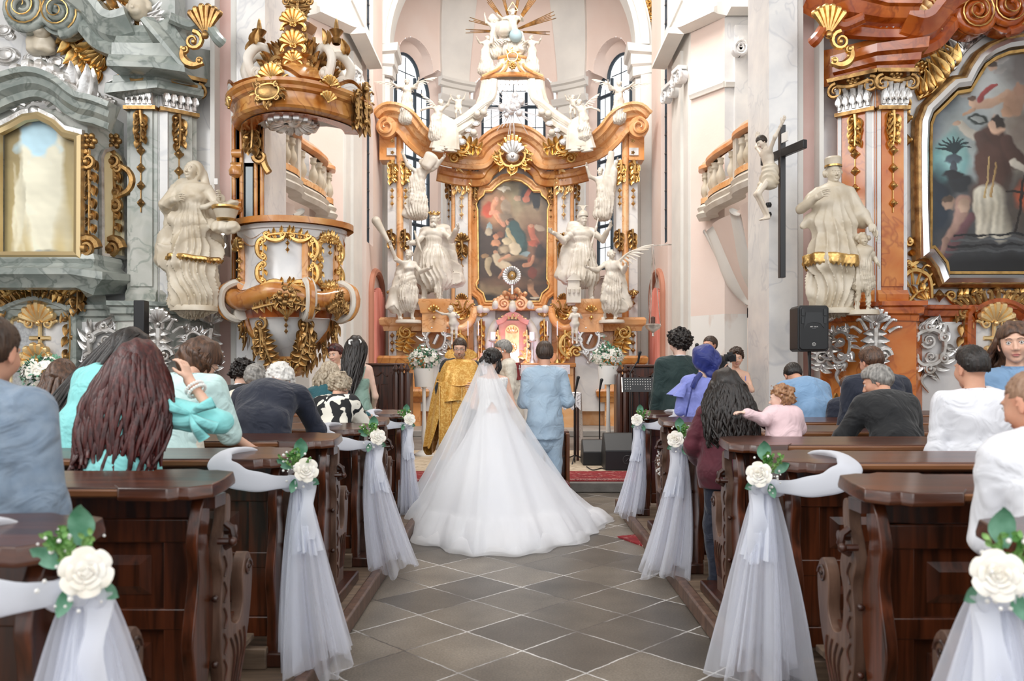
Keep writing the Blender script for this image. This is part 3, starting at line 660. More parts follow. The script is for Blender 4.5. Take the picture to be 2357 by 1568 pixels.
 def crest(s, c, W_, H, n=9, w=.02, d=1):
  """comb of curled flames over a scroll"""
  for i in range(n):
   t = (i/(n-1)-.5)*2; a = 90-t*55; l = H*(1-.35*t*t); x = c[0]+t*W_/2; y = c[1]-.25*H*t*t
   P = [(x, y, w), (x+l*.5*math.cos(math.radians(a)), y+l*.5*math.sin(math.radians(a)), w+l*.1), (x+l*.9*math.cos(math.radians(a))+.1*l*np.sign(t), y+l*.9*math.sin(math.radians(a)), w+l*.22), (x+l*1.05*math.cos(math.radians(a))+.25*l*np.sign(t+.01), y+l*.82*math.sin(math.radians(a)), w+l*.3)]
   s.stroke(P, W_/n*.5, W_/n*.3, n=3, flat=.7); s.mb.ball(s.p(*P[-1]), W_/n*.34*s.k, 6)
  return s
 def cartouche(s, c, rx, ry, n=18, w=.02, seed=0, leaves=True):
  """open rocaille ring of C scrolls and leaves"""
  R = random.Random(seed); a = np.linspace(0, 2*PI, 33)[:-1]
  P = [s.p(c[0]+rx*.72*math.cos(x)*(1+.06*math.sin(3*x)), c[1]+ry*.72*math.sin(x)*(1+.08*math.sin(2*x+1)), w+.03) for x in np.append(a, a[0])]
  th = min(rx, ry)*.13; s.mb.tube(P, th*s.k, 6, up=s.N)
  for i in range(n):
   x = 2*PI*i/n+R.uniform(-.1, .1); q = 1+.1*R.random(); ca, sa = math.cos(x), math.sin(x)
   s.leaf((c[0]+rx*.72*ca, c[1]+ry*.72*sa), math.degrees(math.atan2(sa*ry, ca*rx))+R.uniform(-30, 30), min(rx, ry)*(.45+.25*R.random()), min(rx, ry)*.15, w+.02, R.choice((-.7, .7)))
  for i in range(n//3):
   x = 2*PI*(i+.5)/(n//3); s.spiral((c[0]+rx*.8*math.cos(x), c[1]+ry*.8*math.sin(x)), min(rx, ry)*.24, 1.3, R.uniform(0, 360), R.choice((-1, 1)), th*.8, w+.04)
  return s
 def frame(s, pts, prof, closed=True):
  s.mb.sweep(s.pts(pts), prof, N=s.N, closed=closed); return s
 def build(s, name, mt, parent, **kw): return s.mb.build(name, mt, parent, ang=50, **kw)
def cloud(parent, cs, mt, name='silver_cloud', seed=0):
 mb = MB(); R = random.Random(seed)
 for c, r in cs:
  c = A3(c); mb.ball(c, (r*1.25, r*.6, r*.85), 16)
  for q in (.75, .5):
   t = np.linspace(0, 2*PI, 18); mb.tube([c+A3((r*1.25*q*math.cos(a)+r*.1, -r*.6*math.sqrt(1-q*q)-.004, r*.85*q*math.sin(a))) for a in t], r*.07, 5)
 return mb.build(name, mt, parent)
# ================================================================ painted panels (paint as vertex colour on a panel of its own)
M_paint = mat('oil_paint', vcol=True, rough=.38, c2=(.72, .68, .62), ns=3, lo=.4, hi=.8, coat=.25, bump=.12, bs=120, bdist=.002)
class Canvas:
 def __init__(s, w, h, n, base): s.w, s.h = w, h; s.nx = n; s.ny = int(n*h/w); s.x, s.y = np.meshgrid(np.linspace(0, w, s.nx), np.linspace(0, h, s.ny)); s.x0, s.y0 = s.x.copy(), s.y.copy(); q = np.stack([s.x, s.y, 0*s.x], -1); s.x = s.x+.016*wob(q, 3.5, 31)+.007*wob(q, 11, 32); s.y = s.y+.016*wob(q, 3.5, 33)+.007*wob(q, 11, 34); s.c = np.zeros((s.ny, s.nx, 3))+A3(base); s.r = np.random.RandomState(3)
 def blob(s, x, y, rx, ry, col, ang=0, soft=.25, a=1., nz=0.12):
  c, q = math.cos(math.radians(ang)), math.sin(math.radians(ang)); dx, dy = s.x-x, s.y-y; u = (dx*c+dy*q)/rx; v = (-dx*q+dy*c)/ry
  d = np.sqrt(u*u+v*v); d = d+nz*np.sin(u*5+x*3)*np.cos(v*4+y)
  m = np.clip((1-d)/soft+.5, 0, 1)*a; sh = 1-.35*np.clip(u*.5-v*.45, -.5, .8); s.c = s.c*(1-m[..., None])+A3(col)*sh[..., None]*m[..., None]; return s
 def grad(s, c0, c1, ax=1): t = (s.y/s.h if ax else s.x/s.w)[..., None]; s.c = A3(c0)*(1-t)+A3(c1)*t; return s
 def limb(s, P, r0, r1, col, soft=.35, a=1):
  P = catmull(A3(P), 4)
  D = np.full(s.x.shape, 9.); S = np.zeros_like(D)
  for i in range(len(P)-1):
   p, q = P[i], P[i+1]; d = q-p; t = np.clip(((s.x-p[0])*d[0]+(s.y-p[1])*d[1])/(d@d+1e-9), 0, 1); r = r0+(r1-r0)*(i+t)/(len(P)-1)
   e = np.hypot(s.x-p[0]-t*d[0], s.y-p[1]-t*d[1])/r; m = e < D; D[m] = e[m]; S[m] = ((s.x-p[0]-t*d[0])/r)[m]
  m = np.clip((1-D)/soft+.5, 0, 1)*a; s.c = s.c*(1-m[..., None])+A3(col)*(1-.3*np.clip(S, -.6, 1))[..., None]*m[..., None]; return s
 def folds(s, x, y, rx, ry, amp=.25, f=16, ang=0):
  d = ((s.x-x)/rx)**2+((s.y-y)/ry)**2; m = np.clip(1-d, 0, 1)**.5; k = np.sin(((s.x-x)*math.cos(ang)+(s.y-y)*math.sin(ang))*f+2*np.sin(s.y*5)); s.c *= (1+amp*k*m)[..., None]; return s
 def noise(s, amp=.1, f=3):
  P = np.stack([s.x, s.y, s.x*0], -1); s.c *= (1+amp*wob(P, f, 5)+amp*.6*wob(P, f*3.1, 6))[..., None]; return s
 def mesh(s, fr, mask=None):
  """fr=(O,U,V): put into the world, y measured downwards"""
  O, U, V_ = [A3(q) for q in fr]; G = O+s.x0[..., None]*U+(s.h-s.y0)[..., None]*V_
  mb = MB(); n, m = s.x.shape; I = np.arange(n*m).reshape(n, m); q = np.stack([I[:-1, :-1], I[1:, :-1], I[1:, 1:], I[:-1, 1:]], -1).reshape(-1, 4)
  if mask is not None:
   X, Y_ = s.x0.ravel()[q].mean(1), (s.h-s.y0).ravel()[q].mean(1); q = q[inside(mask, X, Y_)]
  mb.add(G.reshape(-1, 3), q, np.clip(s.c, 0, 1).reshape(-1, 3)); return mb
for sg in (-1, 1):
 o = Orn(W(CX-10+sg*308, 12, 20.05)); o.U = A3((sg, 0, 0)); o.spiral((0, 0), .14, 1.4, 90, -1, .04, .02); o.frond([(0, .1), (.06, -.15), (.02, -.4)], .03, .12, 6); o.build('stucco_scroll', M_gold, wa_)
# ================================================================ the two side altars at the nave end (same joinery, mirrored)
YA = 11.3
def side_altar(sg):
 """sg=+1 right (orange marble, painting), -1 left (green marble, glazed shrine)"""
 right = sg > 0
 mm, mdk, mpan = (M_marbo, M_marbd, M_marbw) if right else (M_marbg, M_marbgd, M_marbw)
 lab = ('orange and white marble side altar with silver-framed painting, right of the choir' if right else
  'grey-green marble side altar with gilt shrine case, left of the choir')
 root = thing('side_altar', lab, 'altar', (sg*6.0, YA, 0))
 def Q(px, py, Y=YA): p = W(px, py, Y); p.x *= sg; return p
 k = YA/F
 def X(px, Y=YA): return sg*(px-CX)*Y/F
 def Z(py, Y=YA): return HC-(py-CY)*Y/F
 def bx(mb, px0, px1, y0, y1, z0, z1):
  a, b = sorted((X(px0), X(px1))); mb.box(a, b, y0, y1, z0, z1)
 def part(name, mb, mt, **kw): return mb.build(name, mt, root, **kw)
 U = (1, 0, 0)
 # plan of the two pilasters: front one faces the nave, side one is canted towards the aisle
 pf = lambda px: A3((X(px), YA-.12, 0))
 # backing panel
 mb = MB(); bx(mb, 2060, 2600, YA-.02, YA+.18, 0, Z(0)+1.6); part('back_panel', mb, mpan)
 # pilaster front + canted pilaster
 def pilaster_at(c, n, wd, name):
  c = A3((*c, 0)); n = nrm((*n, 0)); u = nrm(np.cross((0, 0, 1), n)); 
  mb = MB(); fr = (c, u, A3((0, 0, 1)), n); h = wd/2
  z0, z1 = Z(722), Z(265)
  mb.prism([(-h, z0), (h, z0), (h, z1+.6), (-h, z1+.6)], -.3, .0, fr)
  mb.prism([(-h*.72, z0+.35), (h*.72, z0+.35), (h*.72, z1), (-h*.72, z1)], 0, .03, fr)
  mb.sweep([c-u*h*1.0+A3((0, 0, z0)), c+u*h*1.0+A3((0, 0, z0))], [(0, 0), (.09, 0), (.09, .14), (.05, .17), (.06, .24), (.02, .3), (0, .3)], N=n)
  o = part('pilaster', mb, mm, ang=30)
  st = MB()
  for s_ in (-1, 1): st.prism([(s_*h*.86-.025, z0+.3), (s_*h*.86+.025, z0+.3), (s_*h*.86+.025, z1), (s_*h*.86-.025, z1)], 0, .018, fr)
  if right: st.build('marble_strip', M_marbw, o)
  # capital
  e = Orn(c+A3((0, 0, Z(265))), u, n, 1.0)
  H = Z(195)-Z(265); hw = h*1.05
  cb = Orn(c+A3((0, 0, Z(265))), u, n, 1.0)
  cb.mb.prism([(-hw*.8, 0), (hw*.8, 0), (hw, H*.8), (-hw, H*.8)], 0, .1, fr=(c+A3((0, 0, Z(265))), u, A3((0, 0, 1)), n))
  for i in range(5):
   x = (i-2)*hw*.36; cb.stroke([(x, .02, .1), (x, H*.45, .13), (x*1.12, H*.7, .17)], .035, .04); cb.leaf((x, .06), 90, H*.34, .05, .12, 0)
  cb.build('capital', M_silver, o)
  cg = Orn(c+A3((0, 0, Z(265))), u, n, 1.0)
  for s_ in (-1, 1): cg.spiral((s_*hw*.88, H*.68), .11, 1.6, 90, -s_, .032, .14)
  cg.stroke([(-hw*.8, H*.82, .15), (0, H*.7, .18), (hw*.8, H*.82, .15)], .035); cg.rosette((0, H*.95), .1, 6, .12)
  cg.mb.prism([(-hw*1.25, H*.98), (hw*1.25, H*.98), (hw*1.3, H*1.1), (-hw*1.3, H*1.1)], 0, .2, fr=(c+A3((0, 0, Z(265))), u, A3((0, 0, 1)), n))
  cg.mb.prism([(-hw, -.05), (hw, -.05), (hw, 0), (-hw, 0)], 0, .1, fr=(c+A3((0, 0, Z(265))), u, A3((0, 0, 1)), n))
  cg.build('capital_volutes', M_goldd, o)
  g = Orn(c+A3((0, 0, Z(272))), u, n, 1.0); L_ = Z(272)-Z(345)
  g.foliage((0, 0), 9, .13, L_, .03, seed=3); g.drop((0, -L_), 4, .075, 3.2)
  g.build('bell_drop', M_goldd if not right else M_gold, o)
  return c, u, n, h
 xa = abs(X(2062)); xb = abs(X(1994))
 c1 = (sg*(xa+xb)/2, YA-.32); pilaster_at(c1, (0, -1), xa-xb, 'front')
 n2 = nrm((-sg*.62, -.78, 0)); xc = abs(X(1925)); 
 c2 = (sg*(xb+xc)/2-.0, YA-.15); pilaster_at(c2, (n2[0], n2[1]), .5, 'side')
 # white marble reveal between
 mb = MB(); bx(mb, 1973, 1996, YA-.3, YA+.1, Z(722), Z(175)); part('marble_reveal', mb, M_marbw)
 # frieze blocks over capitals, then big cornice following plan
 prof1 = [(0, -.02), (.05, 0), (.06, .05), (.12, .08), (.13, .15), (.2, .18), (.21, .28), (.28, .3), (.28, .36), (0, .38)]
 plan = [(X(1885), YA+.1), (X(1925)-sg*.02, YA-.02), (X(1990), YA-.38), (X(2062), YA-.38), (X(2066), YA-.05)]
 Pp = [A3((a, b, 0)) for a, b in plan]
 def sw(P, z, prof, N=None):
  ns = []
  for i in range(len(P)):
   d = nrm(P[min(i+1, len(P)-1)]-P[max(i-1, 0)]); q = A3((d[1], -d[0], 0)); 
   if q[1] > 0.15 or (abs(q[1]) <= .15 and q[0]*sg > 0 and i < 3): q = -q
   ns.append(q)
  mb = MB(); mb.sweep([p+A3((0, 0, z)) for p in P], prof, N=ns if N is None else N); return mb
 # frieze mass
 mb = MB(); zf0, zf1 = Z(195), Z(0)+.5
 front = [(a, b) for a, b in plan[1:]]+[(X(2066), YA+.2), (X(1900), YA+.2)]
 def slab(poly, z0, z1, mb):
  n = len(poly); v = [(a, b, z) for z in (z0, z1) for a, b in poly]
  mb.add(v, [tuple(range(n))[::-1], tuple(range(n, 2*n))]+[(i, (i+1) % n, n+(i+1) % n, n+i) for i in range(n)])
 sh = [(X(1925), YA+.0), (X(1992), YA-.32), (X(2056), YA-.32), (X(2060), YA+.1), (X(1900), YA+.1)]
 slab(sh, zf0, Z(110), mb); part('frieze', mb, mm if right else M_marbg, smooth=False)
 part('architrave', sw(Pp[1:], Z(195)+.05, prof1[:7]+[(0, .3)]), mdk, ang=25)
 o = Orn((0, 0, 0))
 o.O = A3((c1[0], YA-.36, Z(140))); o.rosette((0, 0), .11, 7, 0)
 o2 = Orn((c2[0], YA-.3, Z(145)), np.cross((0, 0, 1), n2), n2); o2.rosette((0, 0), .1, 7, 0)
 o.build('rosette', M_goldd, root); o2.build('rosette', M_goldd, root)
 # main cornice: from canted corner, over the front, then sweeping up into a volute
 cz = Z(105)
 corn2 = [(0, -.1), (.06, -.08), (.08, .02), (.05, .06), (.2, .12), (.26, .24), (.32, .26), (.33, .42), (.4, .45), (.46, .56), (.45, .62), (0, .62)]
 p0 = [A3((X(1872), YA-.35, Z(118)+.0)), A3((X(1905), YA-.35, cz+.05)), A3((X(1925), YA-.25, cz+.12)), A3((X(1992), YA-.42, cz+.0)), A3((X(2062), YA-.42, cz))]
 ns = [(-sg*.5, -.85, 0), (-sg*.5, -.85, 0), (-sg*.5, -.85, 0), (-sg*.25, -.97, 0), (0, -1, 0)]
 mb = MB(); mb.sweep(p0[1:], corn2, N=ns[1:]); part('cornice', mb, mdk, ang=25)
 mb = MB(); sc = catmull([Q(2050, 108, YA-.3), Q(2100, 118, YA-.3), Q(2150, 100, YA-.3), Q(2190, 55, YA-.3), Q(2235, 22, YA-.3), Q(2262, 18, YA-.3)], 6)
 mb.sweep(sc, [(0, -.12), (.1, -.1), (.14, .0), (.1, .06), (.22, .12), (.3, .24), (.36, .3), (.36, .4), (0, .42)] if sg > 0 else [(0, .42), (.36, .4), (.36, .3), (.3, .24), (.22, .12), (.1, .06), (.14, 0), (.1, -.1), (0, -.12)], N=(0, -1, 0))
 if sg < 0:   # path runs the other way: flip vertical of the profile
  mb = MB(); mb.sweep(sc[::-1], [(0, -.12), (.1, -.1), (.14, .0), (.1, .06), (.22, .12), (.3, .24), (.36, .3), (.36, .4), (0, .42)], N=(0, -1, 0))
 part('scrolled_pediment', mb, mdk, ang=25)
 for cx, cy, d, r in ((2238, 32, 1, .3), (2318, 22, -1, .32)):
  mb = MB(); c = Q(cx, cy, YA-.35); t = np.linspace(0, 1, 44); a = PI*.5*d*sg+d*sg*-1*t*2.6*2*PI
  P = [A3(c)+A3((r*(1-.85*q)*math.cos(x), -.02-.1*q, r*(1-.85*q)*math.sin(x))) for q, x in zip(t, a)]
  mb.tube(P, .075*(1-.72*t), 8, up=(0, -1, 0)); mb.tube([A3(c)+A3((0, .2, 0)), A3(c)+A3((0, -.01, 0))], r*1.02, 28); vo = part('volute', mb, mdk, ang=45)
  g = MB(); t2 = np.linspace(0, 1, 40); a = PI*.5*d*sg+.55-d*sg*t2*2.4*2*PI
  g.tube([A3(c)+A3((r*(.9-.75*q)*math.cos(x), -.1-.09*q, r*(.9-.75*q)*math.sin(x))) for q, x in zip(t2, a)], .014*(1-.5*t2), 5); g.build('gilt_line', M_gold, vo)
 if right:
  mb = MB(); g = catmull([Q(2340, 10, YA-.3), Q(2380, 25, YA-.3), Q(2420, 70, YA-.3), Q(2480, 100, YA-.3)], 5); mb.sweep(g, [(0, -.12), (.1, -.1), (.14, .0), (.22, .12), (.3, .24), (.36, .3), (.36, .4), (0, .42)], N=(0, -1, 0)); part('scrolled_pediment', mb, mdk, ang=25)
 # corner finial: gilt palmette with curl
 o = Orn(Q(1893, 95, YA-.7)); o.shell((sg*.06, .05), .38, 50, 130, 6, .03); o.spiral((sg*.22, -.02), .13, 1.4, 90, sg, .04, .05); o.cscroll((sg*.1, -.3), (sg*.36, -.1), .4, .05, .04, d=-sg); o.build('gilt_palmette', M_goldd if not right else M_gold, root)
 mb = MB(); cc = catmull([Q(1868, 100, YA-.7), Q(1880, 88, YA-.75), Q(1895, 66, YA-.7), Q(1915, 52, YA-.65), Q(1945, 58, YA-.62), Q(1990, 40, YA-.75)], 5)
 mb.tube(cc, .075, 8); part('cornice_lip', mb, mdk)
 # upper attic above the cornice: blocks, gilt and cherub heads
 mb = MB(); slab([(X(1960), YA-.25), (X(2110), YA-.3), (X(2110), YA+.1), (X(1960), YA+.1)], Z(60), Z(-30), mb); part('attic_block', mb, M_rose if right else M_marbg, smooth=False)
 o = Orn(Q(2105, 25, YA-.35)); o.cartouche((0, 0), .38, .3, 12, seed=4); o.frond([(-.2, -.2), (0, .05), (.3, .25)], .03, .2, 6); o.build('gilt_scrollwork', M_goldl if right else M_goldd, root)
 # cherub head with silver wings
 def cherub(px, py, Y, s=.16, wing=True, mt=M_ivory):
  c = A3(Q(px, py, Y)); V, Fq = sdf([ell(c, (s*.8, s*.85, s)), ell(c+A3((0, -s*.62, -s*.35)), (s*.5, s*.35, s*.4)), seg(c+A3((0, -s*.85, .0)), c+A3((0, -s*1.05, -s*.25)), s*.09, s*.14), cut(ell(c+A3((-s*.32, -s*.88, s*.05)), s*.17)), cut(ell(c+A3((s*.32, -s*.88, s*.05)), s*.17)), ell(c+A3((0, -s*.88, -s*.5)), (s*.22, s*.1, s*.07))]+
   [ell(c+A3((s*.85*math.sin(a)*math.cos(b), s*.5*math.cos(a)*.6+s*.1, s*.95*math.cos(a)+s*.12)), s*.3) for a in (-1.4, -.9, -.4, .1, .6, 1.1, 1.5) for b in (0,)], s*.09, s*.12)
  mb = MB(); mb.add(V, Fq); o = mb.build('cherub_head', mt, root)
  if wing:
   w_ = Orn(c+A3((0, .05, -s*.6)))
   for sd in (-1, 1):
    for i in range(6): w_.leaf((sd*s*.3, -s*.1*i), (0 if sd > 0 else 180)+sd*(25-18*i), s*(2.0-.16*i), s*.3, .0+.01*i, sd*.3)
   w_.build('cherub_wing', M_silver, o)
 cherub(2062, 22, YA-.45)
 # dado / pedestal
 zt = Z(722)
 pl = [(X(1882), YA-.15), (X(1905), YA-.55), (X(1965), YA-.85), (X(2040), YA-.85), (X(2068), YA-.5), (X(2100), YA-.32), (X(2400), YA-.3)]
 mb = MB(); slab(pl+[(X(2400), YA+.1), (X(1882), YA+.1)], 0, zt-.1, mb); ped = part('pedestal', mb, mm if right else M_marbg, smooth=False)
 pp = [A3((a, b, 0)) for a, b in pl]
 capz = [p+A3((0, 0, zt-.02)) for p in pp]
 nn = []
 for i in range(len(pp)):
  d = nrm(pp[min(i+1, len(pp)-1)]-pp[max(i-1, 0)]); q = A3((d[1], -d[0], 0)); q = q if q[1] < 0 else -q; nn.append(q)
 cp = [(0, -.12), (.03, -.12), (.04, -.06), (.09, -.04), (.1, .03), (.14, .05), (.14, .1), (0, .1)]
 def swp(P, prof): 
  mb = MB(); mb.sweep(P if sg > 0 else P[::-1], prof, N=nn if sg > 0 else nn[::-1]); return mb
 part('pedestal_cornice', swp(capz, cp), mdk, ang=25)
 mb = MB(); slab([(a, b-.1) for a, b in pl]+[(X(2400), YA+.1), (X(1882), YA+.1)], zt-.02, zt+.08, mb); part('ledge', mb, mdk, smooth=False)
 part('pedestal_base', swp([p+A3((0, 0, 0)) for p in pp], [(0, 0), (.22, 0), (.22, .3), (.18, .34), (.19, .5), (.1, .56), (.12, .64), (.03, .7), (0, .7)]), mdk if right else M_marbg, ang=25)
 if right:
  o = Orn(Q(1925, 935, YA-.9)); o.frond([(-.2, 0), (0, .05), (.2, 0)], .02, .1, 6); o.build('gilt_border', M_gold, ped)
 # pale marble inset of the pedestal beyond the pilaster
 mb = MB(); bx(mb, 2085, 2240, YA-.36, YA-.3, .75, zt-.14); part('pedestal_panel', mb, M_marbw, smooth=False)
 # silver rocaille appliques on the pedestal
 def appl(px, py, Y, rx, ry, seed, name='silver_rocaille', mt=None, U=(1, 0, 0), N=(0, -1, 0)):
  q = Orn(Q(px, py, Y), U, N); q.cartouche((0, 0), rx, ry, 18, seed=seed); q.spiral((0, ry*.25), rx*.35, 1.4, 200, 1, .03, .04); q.spiral((rx*.1, -ry*.35), rx*.3, 1.4, 20, -1, .03, .04); q.stroke([(-rx*.1, -ry), (-rx*.3, -ry*1.3), (rx*.05, -ry*1.7)], .035, .015, w=.03); return q.build(name, mt or M_silver, root)
 uc = nrm(A3(pl[2]+(0,))-A3(pl[1]+(0,))); ncn = A3((uc[1], -uc[0], 0)); ncn = ncn if ncn[1] < 0 else -ncn
 appl(1936, 800, YA-.73, .17, .3, 5, U=uc, N=ncn); 
 appl(2133, 800, YA-.38, .3, .36, 6)
 q = Orn(Q(2012, 765, YA-.86)); 
 q.shell((0, .1), .2, 20, 160, 7, .02); q.crest((0, .05), .36, .2, 6); q.frond([(0, .05), (0, -.2), (0, -.42)], .05, .16, 6); q.spiral((.1, -.3), .1, 1.3, 0, 1, .035, .06); q.spiral((-.1, -.3), .1, 1.3, 180, -1, .035, .06); q.build('silver_console', M_silver, root)
 q = Orn(Q(1897, 790, YA-.5), uc, ncn); q.shell((0, .25), .16, 20, 160, 5, .02); q.frond([(0, .2), (.03, -.1), (-.03, -.35)], .05, .16, 6); q.spiral((0, -.2), .1, 1.4, 0, sg, .035, .06); q.build('silver_console', M_silver, root)
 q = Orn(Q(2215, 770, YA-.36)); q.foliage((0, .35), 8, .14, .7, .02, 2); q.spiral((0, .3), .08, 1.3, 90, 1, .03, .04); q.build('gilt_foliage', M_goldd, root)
 # tabernacle niche arch with crest
 ar = [(2228, 900), (2228, 740), (2240, 722), (2262, 708), (2290, 702), (2318, 708), (2345, 724), (2360, 740), (2360, 900)] if right else [(2206, 900), (2206, 740), (2218, 722), (2245, 708), (2288, 697), (2330, 708), (2357, 722), (2370, 740), (2372, 900)]
 mb = MB(); P = catmull([Q(a, b, YA-.34) for a, b in ar], 4); P = P if sg > 0 else P[::-1]
 mb.sweep(P, [(0, -.1), (.06, -.08), (.09, 0), (.14, .03), (.14, .08), (0, .1)], N=(0, -1, 0)); nar = part('niche_arch', mb, mdk, ang=30)
 M_sil2 = mat('lattice_silver', (.72, .74, .76), .3, .6, c2=(.5, .52, .55), ns=30, nd=2)
 mb = MB(); mb.prism([(abs(X(a))*1., Z(b)) for a, b in ar] if right else [(X(a), Z(b)) for a, b in ar][::-1], YA and 0, .02, ((0, YA-.33, 0), (1, 0, 0), (0, 0, 1), (0, -1, 0))); part('niche_panel', mb, M_sil2, smooth=False)
 mb = MB(); P2 = catmull([Q(2240+(a-2228)*.8 if right else 2220+(a-2206)*.82, b+14, YA-.36) for a, b in ar], 4); mb.tube(P2, .022, 6); part('gilt_bead', mb, M_goldl)
 q = Orn(Q(2288, 745, YA-.38)); q.shell((0, 0), .26, 15, 165, 7, .01); q.crest((0, .02), .3, .16, 5); q.spiral((.12, 0), .08, 1.2, 90, -1, .025, .03); q.spiral((-.12, 0), .08, 1.2, 90, 1, .025, .03)
 q.stroke([(0, 0), (0, -.55)], .03); q.stroke([(-.14, -.2), (.14, -.2)], .03); q.shell((0, -.5), .2, 0, 360, 12, .02, .2); q.build('gilt_crucifix_panel', M_goldl, root)
 q = Orn(Q(2295, 700, YA-.42)); q.crest((0, .02), 1.0, .17, 13); q.build('dark_crest', M_goldd, root)
 # rosettes / curls around the central field
 def gl(px, py, fn, mt=M_goldd, name='gilt_scroll'):
  q = Orn(Q(px, py, YA-.04)); q.U = A3((sg, 0, 0)); fn(q); return q.build(name, mt, root)
 if right:
  # ---- painting in silver and gold frame
  def L_(pts): return [(X(a), Z(b)) for a, b in pts]
  half = [(2340, 86), (2300, 92), (2262, 108), (2232, 130), (2212, 160), (2202, 183), (2180, 184), (2160, 200), (2135, 225), (2110, 250), (2097, 285), (2095, 340), (2096, 480), (2099, 600), (2120, 604), (2136, 625), (2150, 662)]
  ax = 2345
  full = half+[(2*ax-a, b) for a, b in half[::-1]]
  o = Orn((0, YA-.05, 0), (1, 0, 0), (0, -1, 0)); P = L_(full); c = A3(P).mean(0)
  def off(P, d): 
   P = A3(P); e = np.roll(P, -1, 0)-P; e /= np.linalg.norm(e, axis=1)[:, None]; T = e+np.roll(e, 1, 0); T /= np.linalg.norm(T, axis=1)[:, None]; n = np.column_stack([T[:, 1], -T[:, 0]]); s_ = np.sign(((c-P)*n).sum(1).mean()); return P+n*s_*d
  def fr(name, d, prof, mt):
   q = Orn((0, YA-.05, 0)); R_ = off(P, d); q.mb.sweep([q.p(a, b) for a, b in R_][::-1], prof, N=(0, -1, 0), closed=True); return q.mb.build(name, mt, root, ang=30)
  fr('outer_gilt_frame', .03, [(0, -.06), (.1, -.05), (.12, 0), (.08, .04), (0, .05)], M_goldd)
  fr('silver_frame', .13, [(0, -.06), (.12, -.05), (.17, .0), (.14, .06), (.08, .09), (0, .09)], mat('frame_silver', (.85, .85, .86), .25, .9))
  fr('inner_gilt_frame', .235, [(0, -.03), (.07, -.02), (.08, .02), (0, .035)], M_gold)
  R_ = off(P, .24); x0, x1, z0, z1 = R_[:, 0].min(), R_[:, 0].max(), R_[:, 1].min(), R_[:, 1].max(); w_, h_ = x1-x0, z1-z0
  cv = Canvas(w_, h_, 230, hexc('55585C')); sx = lambda px: (X(px)-x0); sy = lambda py: (z1-Z(py))
  cv.grad(hexc('8D9094'), hexc('2C2E33'))
  B = lambda px, py, rx, ry, c, **kw: cv.blob(sx(px), sy(py), rx*k, ry*k, hexc(c), **kw)
  B(2150, 230, 70, 90, '4C5560', soft=.8); B(2290, 210, 70, 110, 'A5A8A8', soft=.9); B(2220, 330, 60, 90, '9AA3A4', soft=.9); B(2360, 160, 60, 50, '5A5452', soft=.7)
  B(2180, 380, 45, 60, '6FA0A4', soft=.35); B(2190, 360, 32, 52, '8BB6B6', soft=.6); B(2150, 470, 40, 80, '24303E', soft=.6); B(2200, 425, 30, 24, '2E3238', soft=.4)
  B(2160, 230, 30, 26, '3F4650', soft=.7); B(2340, 330, 60, 90, '8B857C', soft=.9); B(2350, 300, 40, 40, '6E635B', soft=.8)
  for i in range(9): a = math.radians(200+i*17); cv.limb([(sx(2190), sy(356)), (sx(2190+22*math.cos(a)), sy(350+22*math.sin(a))), (sx(2190+45*math.cos(a)), sy(356+38*math.sin(a)))], 4*k, 1*k, hexc('1F3036'))
  B(2190, 370, 20, 12, '4A5560'); B(2190, 392, 8, 16, '4A4F58'); B(2190, 405, 24, 9, '2A2B30')
  for px, py in ((2283, 135), (2278, 158), (2228, 172), (2198, 210)): B(px, py, 11, 12, 'A98E7C'); B(px, py-6, 12, 9, '4A3B33'); B(px+18, py+8, 16, 6, '8B8886', ang=-30)
  cv.limb([(sx(2310), sy(225)), (sx(2275), sy(240)), (sx(2240), sy(250))], 13*k, 9*k, hexc('B0917C')); cv.limb([(sx(2295), sy(235)), (sx(2320), sy(238))], 6*k, 4*k, hexc('A98870')); B(2230, 238, 11, 12, 'B99A84'); B(2228, 230, 12, 8, '5B463A')
  cv.limb([(sx(2285), sy(196)), (sx(2265), sy(210)), (sx(2250), sy(235))], 3*k, 8*k, hexc('8A3B3A')); cv.limb([(sx(2238), sy(258)), (sx(2210), sy(266))], 5*k, 3*k, hexc('A98870'))
  B(2245, 278, 22, 11, '2F3634'); B(2245, 278, 14, 6, '8B908E')
  B(2330, 240, 24, 34, '9A7A66', ang=30); B(2312, 262, 12, 12, 'A8866F'); B(2340, 210, 14, 14, '8C6C5A')
  cv.limb([(sx(2206), sy(290)), (sx(2230), sy(312)), (sx(2262), sy(322))], 9*k, 15*k, hexc('B9B3A8')); B(2196, 287, 10, 7, 'B79A86')
  cv.limb([(sx(2275), sy(318)), (sx(2290), sy(400)), (sx(2265), sy(450))], 30*k, 42*k, hexc('4E3730')); cv.limb([(sx(2250), sy(318)), (sx(2262), sy(345))], 15*k, 20*k, hexc('55403A')); cv.limb([(sx(2310), sy(330)), (sx(2335), sy(375))], 16*k, 18*k, hexc('4A342E'))
  cv.limb([(sx(2325), sy(375)), (sx(2350), sy(395))], 9*k, 8*k, hexc('C4BEB4')); B(2360, 396, 10, 8, 'B0917C')
  B(2270, 395, 34, 60, '5A4038'); cv.limb([(sx(2252), sy(450)), (sx(2256), sy(500)), (sx(2258), sy(535))], 22*k, 16*k, hexc('C9C3B4')); cv.limb([(sx(2285), sy(450)), (sx(2296), sy(500)), (sx(2298), sy(535))], 24*k, 24*k, hexc('B9B4A6')); cv.folds(sx(2275), sy(490), 50*k, 60*k, .2, 60)
  cv.limb([(sx(2270), sy(360)), (sx(2262), sy(455))], 2*k, 3*k, hexc('B49A6A')); cv.limb([(sx(2285), sy(380)), (sx(2276), sy(455))], 2*k, 3*k, hexc('A88A5C'))
